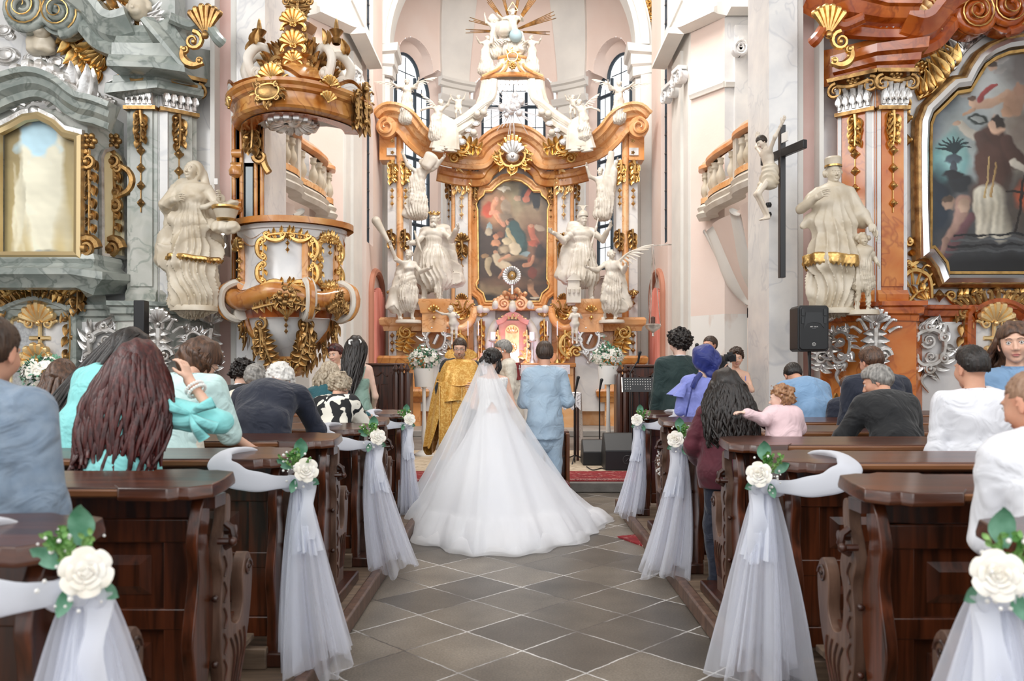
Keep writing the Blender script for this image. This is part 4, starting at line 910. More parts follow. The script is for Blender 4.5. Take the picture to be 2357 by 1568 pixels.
  B(2286, 292, 18, 22, 'C09E88'); B(2291, 284, 18, 15, '2F2622', ang=20); B(2278, 293, 9, 14, 'C7A58F')
  B(2178, 470, 15, 16, 'A78C7A'); B(2176, 462, 14, 9, '5A4A3E'); cv.limb([(sx(2210), sy(470)), (sx(2200), sy(520)), (sx(2175), sy(560))], 17*k, 12*k, hexc('A5867A')); B(2212, 475, 13, 14, 'B59A88'); cv.limb([(sx(2230), sy(500)), (sx(2190), sy(560)), (sx(2160), sy(590))], 9*k, 16*k, hexc('6B4A50'), soft=.6); cv.limb([(sx(2172), sy(555)), (sx(2160), sy(590))], 7*k, 5*k, hexc('9A7C70'))
  B(2340, 470, 35, 70, '4B443F', soft=.7); B(2350, 455, 18, 28, '9C4B2E', soft=.9); cv.limb([(sx(2330), sy(540)), (sx(2350), sy(410))], 3*k, 3*k, hexc('241D1A')); cv.limb([(sx(2310), sy(440)), (sx(2360), sy(450))], 3*k, 3*k, hexc('2A221E'))
  for i, y in enumerate((545, 556, 568, 580)): cv.limb([(sx(2190-i*6), sy(y)), (sx(2500), sy(y-6))], 2.5*k, 2.5*k, hexc('5A5E62' if i % 2 else '1E2024'))
  B(2300, 620, 200, 35, '17191D', soft=.9)
  cv.noise(.07, 2.5)
  cv.mesh(((x0, YA-.07, z0), (1, 0, 0), (0, 0, 1)), R_-A3((x0, z0))).build('painting', M_paint, root)
  gl(2185, 165, lambda q: (q.frond([(-.45, -.38), (-.2, -.25), (0, 0), (.1, .1)], .04, .3, 7, 1), q.rosette((-.42, .05), .12, 8), q.leaf((.0, .05), 60, .3, .09)), M_gold)
  gl(2078, 268, lambda q: (q.drop((0, .1), 2, .12, 2.6), q.foliage((0, .35), 4, .12, .3)), M_gold, 'bell_drop')
  gl(2240, 95, lambda q: (q.frond([(-.3, -.35), (-.1, -.1), (.25, .15)], .05, .26, 6, 1), q.spiral((-.32, -.35), .1, 1.3, 90, 1, .035, .03)), M_silver, 'silver_scroll')
  gl(2320, 62, lambda q: q.crest((0, 0), .9, .2, 11), M_silver, 'silver_crest')
  gl(2085, 600, lambda q: (q.cscroll((.02, .3), (.0, -.1), .4, .045, .03, d=1), q.leaf((.03, .1), 0, .15, .05), q.spiral((.02, -.12), .1, 1.3, 0, 1, .035, .03)), M_gold)
  gl(2105, 655, lambda q: (q.crest((0, 0), .3, .3, 6), q.stroke([(-.25, .05), (-.05, .2), (.18, .1), (.22, -.2)], .06, .03, w=.04), q.frond([(-.1, -.25), (.05, -.1), (.2, -.1)], .03, .12, 4), q.spiral((-.2, .05), .09, 1.3, 90, 1, .04, .04)), M_gold)
  gl(2157, 683, lambda q: q.bell((0, 0), .09), M_goldd, 'gilt_bud'); gl(2288, 672, lambda q: q.bell((0, 0), .1), M_goldd, 'gilt_bud')
  gl(2217, 682, lambda q: (q.cscroll((-.25, 0), (.25, 0), -.25, .035, .03), q.frond([(-.1, 0), (.1, 0), (.28, -.02)], .02, .12, 5)), M_gold); gl(2345, 680, lambda q: (q.cscroll((-.2, 0), (.3, 0), -.25, .035, .03), q.frond([(-.1, 0), (.1, 0), (.28, -.02)], .02, .12, 5)), M_gold)
 else:
  # ---- projecting gilt shrine case (px mirrored: 2380 - x)
  PX = lambda a: 2380-a
  yb = YA-.75
  def Qs(a, b, Y=yb): return Q(PX(a), b, Y)
  # top curve half (left px 92 = axis)
  topc = [(-10, 320), (0, 300), (30, 285), (60, 272), (90, 268), (118, 278), (140, 300), (165, 310), (190, 312)]
  mb = MB(); P = catmull([Qs(a, b) for a, b in [(-60, 262), (-20, 250), (0, 243), (40, 226), (90, 214), (130, 226), (160, 250), (190, 268), (225, 276), (262, 290)]], 5)
  mb.sweep(P, [(0, -.1), (.1, -.08), (.12, .0), (.2, .06), (.22, .14), (.3, .17), (.3, .24), (0, .26)], N=(0, -1, 0)); part('case_cornice', mb, M_marbgd, ang=28)
  # outer case body
  body = MB(); xs = [Qs(a, 0).x for a in (-120, 195)]; 
  poly = [(Qs(-120, 0).x, yb+.1), (Qs(192, 0).x, yb+.1), (Qs(262, 0, YA-.3).x, YA-.3), (Qs(262, 0, YA-.3).x, YA-.02), (Qs(-120, 0).x, YA-.02)]
  slab(poly, Z(590, yb), Z(262, yb)+.1, body); 
  part('case_body', body, M_marbg, smooth=False)
  inner = MB(); inner.box(Qs(6, 0).x, Qs(186, 0).x, yb+.06, yb+.09, Z(590, yb), Z(330, yb)); 
  M_gsilk = mat('gilt_backboard', hexc('E9D9A8'), .35, .3, c2=hexc('D4BC80'), ns=1.5, nd=4, c3=hexc('F4EBCB'), stretch=(1.5, 1, .6))
  cvm = Canvas(Qs(182, 0).x-Qs(4, 0).x, Z(270, yb)-Z(590, yb), 120, hexc('D8C48C')); kk = yb/F
  cvm.grad(hexc('8C7C5A'), hexc('DCC993')); cvm.blob(.5, .9, .3, 1.4, hexc('F3EFD9'), soft=.5, nz=.3); cvm.blob(.45, .25, .25, .25, hexc('BFE0EE'), soft=.4, nz=.4); cvm.blob(.2, 1.2, .08, .5, hexc('F2ECD2'), soft=.6, nz=.4)
  cvm.blob(.5, 1.9, .6, .13, hexc('8C8468'), soft=.4); cvm.blob(.45, 1.87, .22, .1, hexc('D8DCD8'), soft=.5, nz=.4); cvm.noise(.05, 3)
  tp = [(a, b) for a, b in [(2, 310), (30, 290), (60, 274), (92, 268), (122, 278), (145, 302), (182, 312)]]
  ox, oz = Qs(4, 0).x, Z(590, yb)
  mask = A3([(0, 0), (Qs(182, 0).x-ox, 0)]+[(Qs(a, 0).x-ox, Z(b, yb)-oz) for a, b in tp[::-1]])
  back = cvm.mesh(((ox, yb+.055, oz), (1, 0, 0), (0, 0, 1)), mask); back.build('backboard', mat('gilt_board', vcol=True, rough=.4, metal=.15), root)
  frp = [(-3, 590), (186, 590), (186, 318)]+[(150, 308), (125, 284), (92, 268), (60, 272), (28, 290), (-3, 306)]
  mb = MB(); mb.sweep([Qs(a, b, yb-.02) for a, b in frp], [(0, -.05), (.06, -.04), (.08, 0), (.06, .05), (0, .06)], N=(0, -1, 0), closed=True); part('gilt_case_frame', mb, mat('frame_old_gold', (.6, .46, .25), .35, .8), ang=30)
  mb = MB(); mb.sweep([Qs(a, b, yb+.0) for a, b in [(a*1.06-8, b+12 if b > 500 else b-12) for a, b in frp]], [(0, -.04), (.05, -.03), (.05, .04), (0, .05)], N=(0, -1, 0), closed=True); part('silver_case_frame', mb, M_silver, ang=30)
  g = MB(); g.add([Qs(-3, 590, yb+.02), Qs(186, 590, yb+.02), Qs(186, 300, yb+.02), Qs(-3, 300, yb+.02)], [(0, 1, 2, 3)]); part('case_glass', g, mat('case_glass', (1, 1, 1), .04, trans=1, alpha=.08), smooth=False)
  # side light of the case (canted)
  un = nrm(A3((Qs(262, 0, YA-.3).x-Qs(192, 0).x, YA-.3-yb-.1, 0))); nc = A3((un[1], -un[0], 0))
  o = Orn(A3((Qs(192, 0).x, yb+.1, 0))+un*.32+nc*.02, un, nc); pan = [(-.14, Z(580, yb)), (.2, Z(580, yb)), (.2, Z(350, yb)), (.16, Z(335, yb)), (.03, Z(322, yb)), (-.1, Z(335, yb)), (-.14, Z(350, yb))]
  mb = MB(); mb.prism(pan, 0, .015, (o.O, o.U, A3((0, 0, 1)), o.N)); part('side_panel', mb, M_gsilk, smooth=False)
  o.V = A3((0, 0, 1)); q = Orn(o.O, o.U, o.N); q.V = A3((0, 0, 1)); q.mb.sweep([q.p(a, b) for a, b in pan], [(0, -.03), (.04, -.02), (.04, .02), (0, .03)], N=q.N, closed=True); q.mb.build('side_frame', M_silver, root, ang=30)
  # twisted foliage column and end scrolls
  for px, Y in ((208, yb+.05), (265, YA-.3)):
   q = Orn(Qs(px, 330, Y)); H = (590-330)*Y/F
   q.rosette((0, .02), .12, 6); q.foliage((0, -.1), 14, .13, H*.8, .02, int(px)); q.spiral((0, -.25), .13, 1.4, 90, 1, .045, .05); q.spiral((0, -H+.1), .15, 1.6, 0, 1, .06, .08)
   if px > 250: q.cscroll((.05, -.3), (.02, -.75), .5, .045, .04); q.cscroll((.02, -.8), (.05, -H+.1), -.45, .05, .04)
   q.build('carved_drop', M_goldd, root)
  # shelf under the case and brackets
  mb = MB(); P = [Qs(-120, 592), Qs(185, 592), A3(Qs(200, 592)), A3(Qs(262, 592, YA-.3)), A3(Qs(268, 592, YA-.05))]
  mb.sweep([A3(p)-A3((0, 0, A3(p)[2]-Z(598, yb))) for p in P], [(0, .06), (.1, .06), (.12, 0), (.1, -.06), (.14, -.1), (.24, -.14), (.24, -.22), (.14, -.3), (.1, -.38), (0, -.4)][::-1], N=[(0, -1, 0), (0, -1, 0), (.4, -.9, 0), (.6, -.75, 0), (1, -.2, 0)]); part('case_shelf', mb, M_marbgd, ang=28)
  mb = MB(); t = np.linspace(0, 1, 8); G = [[A3((Qs(a, 0, yb+.1).x, 0, 0))+A3((0, (yb-.05)+(YA-.25-yb)*q**.6, Z(625, yb)-q**1.6*.75)) for q in t] for a in (-60, 60, 225)]
  mb.grid(G); part('case_soffit', mb, M_marbgd)
  q = Orn(Qs(82, 672, YA-.45)); q.crest((0, .0), .9, .26, 13); q.crest((0, .18), .6, .2, 9); q.frond([(-.4, -.05), (0, .12), (.4, -.05)], .04, .16, 9); q.build('gilt_crest', M_gold, root)
  q = Orn(Qs(165, 670, YA-.45)); q.foliage((.1, .35), 9, .15, .6, .02, 7); q.build('gilt_foliage', M_goldd, root); q = Orn(Qs(3, 670, YA-.4)); q.foliage((0, .25), 9, .15, .6, .02, 8); q.build('gilt_foliage', M_goldd, root)
  q = Orn(Qs(215, 688, YA-.05)); q.frond([(-.16, -.14), (-.12, .08), (.05, .18), (.2, .12)], .04, .16, 8, 1); q.build('gilt_scroll', M_gold, root)
  # silver shell crest on the case
  q = Orn(Qs(92, 238, yb+.1)); q.shell((0, -.15), .62, 25, 155, 8, .02, .3); q.crest((0, .0), .55, .42, 5, .05); 
  for a, b in ((20, 235), (160, 225), (188, 235), (-10, 240)): q.leaf(((a-92)*kk, (238-b)*kk), 90+(92-a)*.5, .42, .12, .03, (a-92)*.006)
  q.build('silver_shell_crest', M_silver, root)
  cloud(root, [(Q(PX(200), 222, YA-.1), .12), (Q(PX(215), 220, YA-.1), .09)], M_silver); cloud(root, [(Q(PX(265), 197, YA-.02), .1), (Q(PX(290), 200, YA-.02), .12)], M_silver, seed=1)
  cloud(root, [(Q(PX(85), 139, YA-.02), .16), (Q(PX(133), 147, YA-.02), .13)], M_silver, seed=2); cloud(root, [(Q(PX(17), 130, YA-.02), .16)], M_silver, seed=3); cloud(root, [(Q(PX(12), 72, YA-.02), .11), (Q(PX(24), 85, YA-.02), .07)], M_silver, seed=4)
  q = Orn(Q(PX(250), 252, YA-.04)); q.shell((0, -.1), .24, 50, 130, 5); q.leaf((0, 0), -80, .2, .06); q.build('silver_shell', M_silver, root)
  q = Orn(Q(PX(195), 125, YA-.04)); q.frond([(-.3, .3), (-.1, .05), (.05, -.15), (.25, -.25)], .05, .22, 7); q.spiral((.1, -.25), .09, 1.3, 180, 1, .03, .03); q.build('gilt_scroll', M_gold, root)
  q = Orn(Q(PX(270), 137, YA-.04)); q.rosette((0, 0), .1, 5); q.build('rosette', M_goldd, root)
  cherub(PX(95), 66, YA-.25, .15, False)
  V, Fq = sdf([ell(A3(Q(PX(95), 100, YA-.15)), (.2, .14, .16)), ell(A3(Q(PX(95), 116, YA-.15)), (.2, .13, .06))], .012, .03, lambda P, D: D+.012*wob(P, 7, 2)); MB().add(V, Fq).build('cherub_bust', M_ivory, root)
 return root
RA = side_altar(1); LA = side_altar(-1)
# ================================================================ figures (people and statues share the anatomy)
def rot3(pitch=0, yaw=0, roll=0):
 """columns: right, forward, up.  pitch>0 bows forward, yaw>0 turns to the left, roll>0 tilts right"""
 R = Matrix.Rotation(math.radians(yaw), 3, 'Z') @ Matrix.Rotation(math.radians(-pitch), 3, 'X') @ Matrix.Rotation(math.radians(roll), 3, 'Y'); return A3(R)
def hand_prims(w, d, n, s, L=.18, curl=.35, spread=.12):
 """w wrist, d finger direction, n palm normal (fingers curl towards it), s thumb side"""
 w, d, n, s = A3(w), nrm(d), nrm(n), nrm(s); k = L/.18; out = [eseg(w, w+d*.03*k, (.027*k, .018*k), (.033*k, .015*k), s, .01), eseg(w+d*.025*k, w+d*.085*k, (.036*k, .014*k), (.041*k, .012*k), s, .012)]
 for i, (o, ln) in enumerate(((.03, .068), (.01, .076), (-.011, .071), (-.03, .056))):
  p = w+d*.09*k+s*o*k; dr = nrm(d+s*o*spread*30*.3); c = 0
  for j, (f, r) in enumerate(((.42, .0088), (.32, .0078), (.26, .0068))):
   c += curl*(1.15 if j else .7); q = p+(dr*math.cos(c)+n*math.sin(c))*ln*f*k; out.append(seg(p, q, r*k, r*k*.93, .004)); p = q
 p = w+d*.03*k+s*.026*k; q = p+(s*.6+d*.6+n*.35)*.034*k; out.append(seg(p, q, .013*k, .0105*k, .008)); q2 = q+nrm(d*.9+s*.15+n*(.3+curl))*.03*k; out.append(seg(q, q2, .0102*k, .009*k, .004)); out.append(seg(q2, q2+nrm(d+n*(.2+curl))*.022*k, .009*k, .0075*k, .004)); return out
def head_prims(c, R, k=1.0, fem=False):
 c = A3(c); T = lambda x, y, z: c+R@(A3((x, y, z))*k); e = lambda x, y, z, r, kk=.012, m=None: ell(T(x, y, z), A3(r)*k, R if m is None else R@m, kk)
 s = .93 if fem else 1
 P = [e(0, -.012, .034, (.076, .096, .088)), e(0, .02, .0, (.068, .076, .08)), e(0, .03, -.045, (.056*s, .058, .06), .02), e(0, .07, -.088, (.024*s, .02, .018), .02)]
 P += [e(sx*.036, .062, -.022, (.024, .028, .03), .02) for sx in (-1, 1)]
 P += [e(0, .085, .032, (.05, .016, .012), .012)]
 P += [cut(e(sx*.031, .103, .008, (.02, .018, .013), .012)) for sx in (-1, 1)]
 P += [e(sx*.031, .0835, .008, (.0135, .0125, .0125), .003) for sx in (-1, 1)]
 P += [seg(T(0, .09, .015), T(0, .116, -.026), .0075*k, .0115*k, .008)]+[e(sx*.012, .103, -.031, (.009, .009, .008), .006) for sx in (-1, 1)]
 P += [e(0, .094, -.056, (.024, .01, .0055), .004), e(0, .093, -.0665, (.02, .01, .006), .004), cut(e(0, .106, -.061, (.026, .008, .0012), .002))]
 for sx in (-1, 1):
  P += [e(sx*.078, -.008, -.002, (.0075, .019, .031), .006, rotm('Z', sx*-22)), cut(e(sx*.087, -.002, .0, (.004, .009, .016), .004)), e(sx*.076, .0, -.03, (.006, .009, .011), .006)]
 return P
class Fig:
 def __init__(s, H=1.75, fem=False, a=(2, 4, 10), head=(0, 0, 0), lat=0, arms=None, yaw=0, legs=None, wide=1.0, hk=1.0):
  """a = forward lean of pelvis / chest / neck in degrees, head=(pitch,yaw,roll), lat = sideways lean"""
  k = s.k = H/1.75; s.fem = fem; s.H = H
  D = lambda g, l=lat: A3((math.sin(math.radians(l)), math.sin(math.radians(g))*math.cos(math.radians(l)), math.cos(math.radians(g))*math.cos(math.radians(l))))
  s.pel = A3((0, -.25*math.sin(math.radians(a[0])), .95))*A3((1, 1, 1)); s.D = D
  s.wai = s.pel+.13*D(a[0]); s.che = s.wai+.2*D(a[1]); s.nb = s.che+.17*D((a[1]*1.2+a[2])/2); s.hd = s.nb+.155*D(a[2])+A3((0, .012, 0))
  Y = rotm('Z', yaw); s.u = Y@A3((1, 0, 0)); s.f = Y@A3((0, 1, 0)); sw = (.142 if fem else .17)*wide
  s.wide = wide; s.sh = [s.nb-.055*D(a[1])+s.u*sd*sw for sd in (-1, 1)]
  arms = arms or {}; s.arm = []; s.hk = hk
  for i, sd in enumerate((-1, 1)):
   e, w_ = arms.get('L' if sd < 0 else 'R', ((sd*.05, -.01, -.3), (sd*.02, .07, -.25)))[:2]; e, w_ = A3(e), A3(w_)
   E = s.sh[i]+e; Wr = E+w_; s.arm.append((s.sh[i], E, Wr))
  s.R = rot3(*head); hx = .09*(.95 if fem else 1)
  legs = legs or {}
  s.leg = []
  for i, sd in enumerate((-1, 1)):
   kn, an = legs.get('L' if sd < 0 else 'R', ((sd*.1, .03, .5), (sd*.1, -.02, .09))); s.leg.append((s.pel+A3((sd*hx, 0, -.05)), A3(kn), A3(an)))
  for n in ('pel', 'wai', 'che', 'nb', 'hd'): setattr(s, n, getattr(s, n)*k)
  s.sh = [q*k for q in s.sh]; s.arm = [tuple(q*k for q in t) for t in s.arm]; s.leg = [tuple(q*k for q in t) for t in s.leg]
 def torso(s, g=0.0, bot=True):
  k, w = s.k, s.wide; f = s.fem; u = s.u
  P = [eseg(s.wai, s.che+(s.nb-s.che)*.35, ((.12 if f else .135)*w*k+g, .095*k*w+g), ((.135 if f else .155)*w*k+g, .105*k*w+g), u, .05),
   eseg(s.che, s.nb-(s.nb-s.che)*.3, ((.13 if f else .15)*w*k+g, .1*k+g), ((.11 if f else .135)*k*w+g, .075*k+g), u, .05),
   eseg(s.sh[0]+(s.sh[1]-s.sh[0])*.12, s.sh[1]+(s.sh[0]-s.sh[1])*.12, (.052*k+g, .05*k+g), (.052*k+g, .05*k+g), (0, 1, 0), .06)]
  if f: P += [ell(s.che+s.u*sd*.07*k+s.f*.085*k, .062*k+g*.5, None, .03) for sd in (-1, 1)]
  if bot: P += [eseg(s.pel, s.wai, ((.17 if f else .16)*w*k+g, .125*k*w+g), ((.13 if f else .145)*w*k+g, .105*k*w+g), u, .06), ell(s.pel+A3((0, -.02, -.02))*k, (.155*w*k+g, .12*k+g, .12*k+g), None, .05)]
  return P
 def arms_(s, g=0.0, upto=1.0, sides=(0, 1), r=1.0):
  P = []; k = s.k; c = .85 if s.fem else 1
  for i in sides:
   a, e, w_ = s.arm[i]; P.append(seg(a, e, (.05*c*r*k+g), (.04*c*r*k+g), .03))
   if upto > .5: q = e+(w_-e)*min(1, (upto-.5)*2); P.append(seg(e, q, .041*c*r*k+g, .028*r*k+g if upto >= 1 else .035*r*k+g, .03))
  return P
 def legs_(s, g=0.0, shoes=False):
  P = []; k = s.k
  for h, kn, an in s.leg:
   P += [seg(h, kn, .088*k+g, .056*k+g, .04), seg(kn, an, .056*k+g, .036*k+g, .03), seg(an+A3((0, 0, -.03)), an+A3((0, .13*k, -.05)), .04*k+g, .03*k+g, .03)]
  return P
 def neck(s, g=0): return [seg(s.nb-(s.nb-s.che)*.2, s.hd+s.R@A3((0, -.02, -.03))*s.k, (.056 if not s.fem else .047)*s.k+g, (.054 if not s.fem else .044)*s.k+g, .03)]
def fine(prims, vox, k, post=None): V, Fq = sdf(prims, vox, k, post); return V, Fq
def body_mesh(f, skin, vox=.011, hv=.007, hands=None, legs=True, name='person'):
 """continuous skin: torso, limbs and neck, with head and hands modelled on a finer grid and fused in place"""
 mb = MB(); P = f.torso(-.008)+f.arms_(-.004)+f.neck()
 if legs: P += f.legs_(-.006)
 V, Fq = sdf(P, vox*1.3, .03); mb.add(V, Fq, skin)
 V, Fq = sdf(f.neck()+head_prims(f.hd, f.R, f.k*f.hk, f.fem), hv, .012)
 L = (V-f.hd)@f.R/(f.k*f.hk); C = np.tile(A3(skin), (len(V), 1))
 lip = np.exp(-((L[:, 0]/.024)**2+((L[:, 2]+.061)/.0095)**2)**2)*(L[:, 1] > .07); ch = np.exp(-(((np.abs(L[:, 0])-.045)/.022)**2+((L[:, 2]+.02)/.022)**2))*(L[:, 1] > .03)*.5
 ear = (np.abs(L[:, 0]) > .07)*(np.abs(L[:, 2]) < .05)*.5
 C = C*(1-lip[:, None])+A3((.42, .12, .11))*lip[:, None]; C = C*(1-(ch+ear)[:, None]*.5)+C*A3((1.05, .72, .68))*(ch+ear)[:, None]*.5
 mb.add(V, Fq, C)
 for i, sd in enumerate((-1, 1)):
  a, e, w_ = f.arm[i]; h = (hands or {}).get('L' if sd < 0 else 'R'); d = nrm(w_-e)
  if h is None: h = dict(d=d, n=A3((-sd, 0.2, 0)), s=A3((0, 1, 0)), curl=.3)
  h = dict(h); vx = h.pop('vox', .006); dd = nrm(h['d']); n = A3(h['n']); n = nrm(n-dd*(n@dd)); sv = A3(h.get('s', np.cross(dd, n))); sv = sv-dd*(sv@dd)-n*(sv@n)
  if np.linalg.norm(sv) < .1: sv = np.cross(dd, n)
  V, Fq = sdf(hand_prims(w_-d*.01, dd, n, sv, .18*f.k*(.9 if f.fem else 1)*h.get('k', 1), h.get('curl', .3))+[seg(w_-d*.05, w_, .03*f.k, .026*f.k, .01)], vx, .006); mb.add(V, Fq, skin)
 return mb
def face_bits(f, parent, iris=(.06, .04, .03), brow=(.05, .03, .02), smile=0):
 k = f.k*f.hk; T = lambda x, y, z: f.hd+f.R@(A3((x, y, z))*k)
 mb = MB(); 
 for sx in (-1, 1):
  mb.ball(T(sx*.031, .0852, .008), .0125*k, 14, col=(.8, .78, .76)); mb.ball(T(sx*.031, .0945, .008), A3((.0062, .0035, .0062))*k, 10, R=f.R, col=iris)
  mb.tube([T(sx*(.031+x), .0965-abs(x)*.35, .008+.0085-x*x*30) for x in (-.014, -.007, 0, .007, .014)], .0016*k, 5, col=(.05, .03, .03))
 mb.build('eyes', M_vc, parent)
 mb = MB()
 for sx in (-1, 1): mb.tube([T(sx*x, .1015-abs(x-.02)*.4, z) for x, z in ((.012, .029), (.024, .034), (.036, .034), (.047, .028))], [.0028*k, .0034*k, .003*k, .0012*k], 5, flat=.5)
 mb.build('eyebrows', mat('brow_%d' % int(brow[0]*1000), brow, .7), parent)
M_vc = mat('painted_detail', vcol=True, rough=.35)
M_skin = mat('skin', vcol=True, rough=.5, c2=(.9, .84, .82), ns=14, lo=.4, hi=.8, sss=.12, bump=.06, bs=160)
SK = hexc('E3B8A0'); SK2 = hexc('D9A58A'); SK3 = hexc('ECC7B4')
def hair_mat(c1, c2, n='hair'): return mat(n+'_%d_%d' % (int(c1[0]*1e4), int(c2[0]*1e4)), c1, .38, c2=c2, ns=22, nd=4, stretch=(3, 3, .5), lo=.35, hi=.7, bump=.5, bs=60, bdist=.004, spec=.5)
def hair_short(f, parent, mt, g=.014, low=-.05, front=.055, vox=.007, curly=0, name='hair', nape=True, top=0, seed=0):
 k = f.k*f.hk; T = lambda x, y, z: f.hd+f.R@(A3((x, y, z))*k)
 P = [ell(T(0, -.014, .036), A3((.077+g, .098+g, .088+g+top*.4))*k, f.R, .01), ell(T(0, -.035, -.005), A3((.073+g*.6, .072+g*.7, .07))*k, f.R, .02)]
 if top: P.append(ell(T(0, .02, .09), A3((.06, .07, .03+top))*k, f.R, .03))
 def post(p, d):
  L = (p-f.hd)@f.R/k; x, y, z = L[:, 0], L[:, 1], L[:, 2]
  hl = .062-.35*np.clip(np.abs(x)-.035, 0, 1)*1.2     # hair line on the forehead
  c1 = np.minimum(y-(front-.02)-.0*z, hl-z)            # front: cut below hairline
  c2 = np.minimum(np.abs(x)-.055, np.minimum(.034-z, np.minimum(y+.05, .022-0*y)))*1.0  # around the ears
  zl = low+np.clip(y+.06, 0, 1)*.75
  out = np.maximum(d+.55*g*np.clip(1-(z-zl)/.045, 0, 1)*k, (zl-z)*k)
  out = np.maximum(out, c1*k)
  n = .0035*np.sin(np.arctan2(x, -y+.02)*46+wob(p, 9, seed)*2)*k if not curly else .010*curly*wob(p, 20, seed)+.008*curly*wob(p, 38, seed+1)
  return out+n
 V, Fq = sdf(P, vox, .01, post); mb = MB(); mb.add(V, Fq)
 return mb.build(name, mt, parent, ang=0)
def lock(mb, P, r, wave=.012, fq=2, seed=0, n=14, seg_=6, flat=.55):
 C = catmull(A3(P), 5); m = len(C); t = np.linspace(0, 1, m); R = np.random.RandomState(seed); ph = R.uniform(0, 6.28, 2)
 C = C+np.column_stack([wave*np.sin(t*fq*2*PI+ph[0])*t, wave*np.cos(t*fq*2*PI+ph[1])*t, 0*t]); mb.tube(C, r*(.35+.85*np.sin(PI*np.clip(t*.85+.12, 0, 1))**.6), seg_, flat=flat*.75, up=(0, -1, .1))
def hair_long(f, parent, mt, length=.35, wide=.1, back=.075, vox=.009, wave=.01, locks=60, seed=0, spread=.13, curl=2.0, lat=0, face=True, dirv=(0, -.36, -1), top=.016, lr=.012, name='hair'):
 """cap of hair plus a mass falling from the back of the head, with separate locks"""
 k = f.k*f.hk; T = lambda x, y, z: f.hd+f.R@(A3((x, y, z))*k); dv = nrm(dirv)
 P = [ell(T(0, -.018, .036), A3((.078+top, .1+top, .09+top))*k, f.R, .02), ell(T(0, -.045, -.02), A3((.085, .068, .085))*k, f.R, .03)]
 a = T(0, -.065, -.02); b = a+dv*length*.5+f.u*lat*.5; c = a+dv*length+f.u*lat
 P += [eseg(a, b, (wide*.9, .065), (wide, .06), f.u, .04), eseg(b, c, (wide, .06), (wide*.75, .035), f.u, .04)]
 def post(p, d):
  L = (p-f.hd)@f.R/k; x, y, z = L[:, 0], L[:, 1], L[:, 2]
  d = np.maximum(d, np.minimum(y-.03, .058-.5*np.clip(np.abs(x)-.02, 0, 1)-z)*k)
  q = (p-a); tt = q@f.u
  return d+.0045*np.sin(tt*95+3*wob(p, 3.2, seed)+wave*200*np.sin(q[:, 2]*14))+.006*wob(p, 5, seed+3)*(z < 0)
 V, Fq = sdf(P, vox, .03, post); mb = MB(); mb.add(V, Fq); R = random.Random(seed)
 for i in range(locks):
  th = R.uniform(-1.9, 1.9); hz = R.uniform(.02, .1); r0 = (.078+top)
  p0 = T(r0*math.sin(th)*.75, -.02-(.1)*math.cos(th)*.75, .07+R.uniform(-.04, .03)); p1 = T((r0+.012)*math.sin(th), -.02-(.098+top)*math.cos(th), -.0)
  s_ = math.sin(th); l = length*R.uniform(.75, 1.12); e = a+dv*l+f.u*(lat+s_*spread+R.uniform(-.02, .02))-f.f*(.045*math.cos(th))
  m = (p1+e)/2+f.u*(s_*spread*.35)-f.f*.02*math.cos(th)
  lock(mb, [p0, p1, m, e], lr*R.uniform(.7, 1.2), wave, curl, seed*100+i)
 return mb.build(name, mt, parent, ang=0)
def garment(f, parent, mt, name, g=.014, sleeve=1.0, hem=.72, vox=.011, neck=.075, fold=.004, seed=0, extra=None, flare=0, ndrop=.0, r=1.05, sides=(0, 1), cutf=None, k=.035, kn=9):
 P = f.torso(g)+(f.arms_(g*.8, sleeve, sides, r) if sleeve else [])
 if hem and hem > .7: P.append(eseg(f.wai, A3((f.pel[0], f.pel[1]-.005, hem*f.k-.05)), ((.125 if f.fem else .14)*f.k*f.wide+g, .105*f.k+g), (.165*f.k*f.wide+g, .13*f.k+g), f.u, .05))
 if flare: P.append(eseg(f.wai, A3((f.pel[0], f.pel[1], hem*f.k)), (.14*f.k, .11*f.k), (flare, flare*.8), f.u, .06))
 if extra: P += extra
 nb = f.nb
 def post(p, d):
  d = d+fold*(2.2*np.abs(wob(p*A3((1, .8, .6)), kn*.42, seed))**.7-1.2)+fold*.35*(1-2*np.abs(np.sin(p[:, 2]*24+p[:, 0]*14+3*wob(p, 2.4, seed+1))))*(np.abs(p[:, 0]-f.nb[0]) > .11)
  ax = nrm(f.hd-f.nb); q = p-nb; h = q@ax; rad = np.linalg.norm(q-h[:, None]*ax, axis=1)
  d = np.maximum(d, np.minimum(neck*f.k-rad+.0, h+.06+ndrop)); d = np.maximum(d, hem*f.k-p[:, 2]) if hem else d
  d = np.maximum(d, h-.05)
  if cutf is not None: d = np.maximum(d, cutf(p))
  return d
 V, Fq = sdf(P, vox, k, post); mb = MB(); mb.add(V, Fq); return mb.build(name, mt, parent, ang=0)
def cloth(name, c, c2=None, rough=.75, ns=8, bump=.12, bs=200, **kw): return mat('cloth_'+name, c, rough, c2=c2 or tuple(x*.85 for x in c), ns=ns, lo=.3, hi=.8, bump=bump, bs=bs, bdist=.002, sheen=.2, wr=6, **kw)
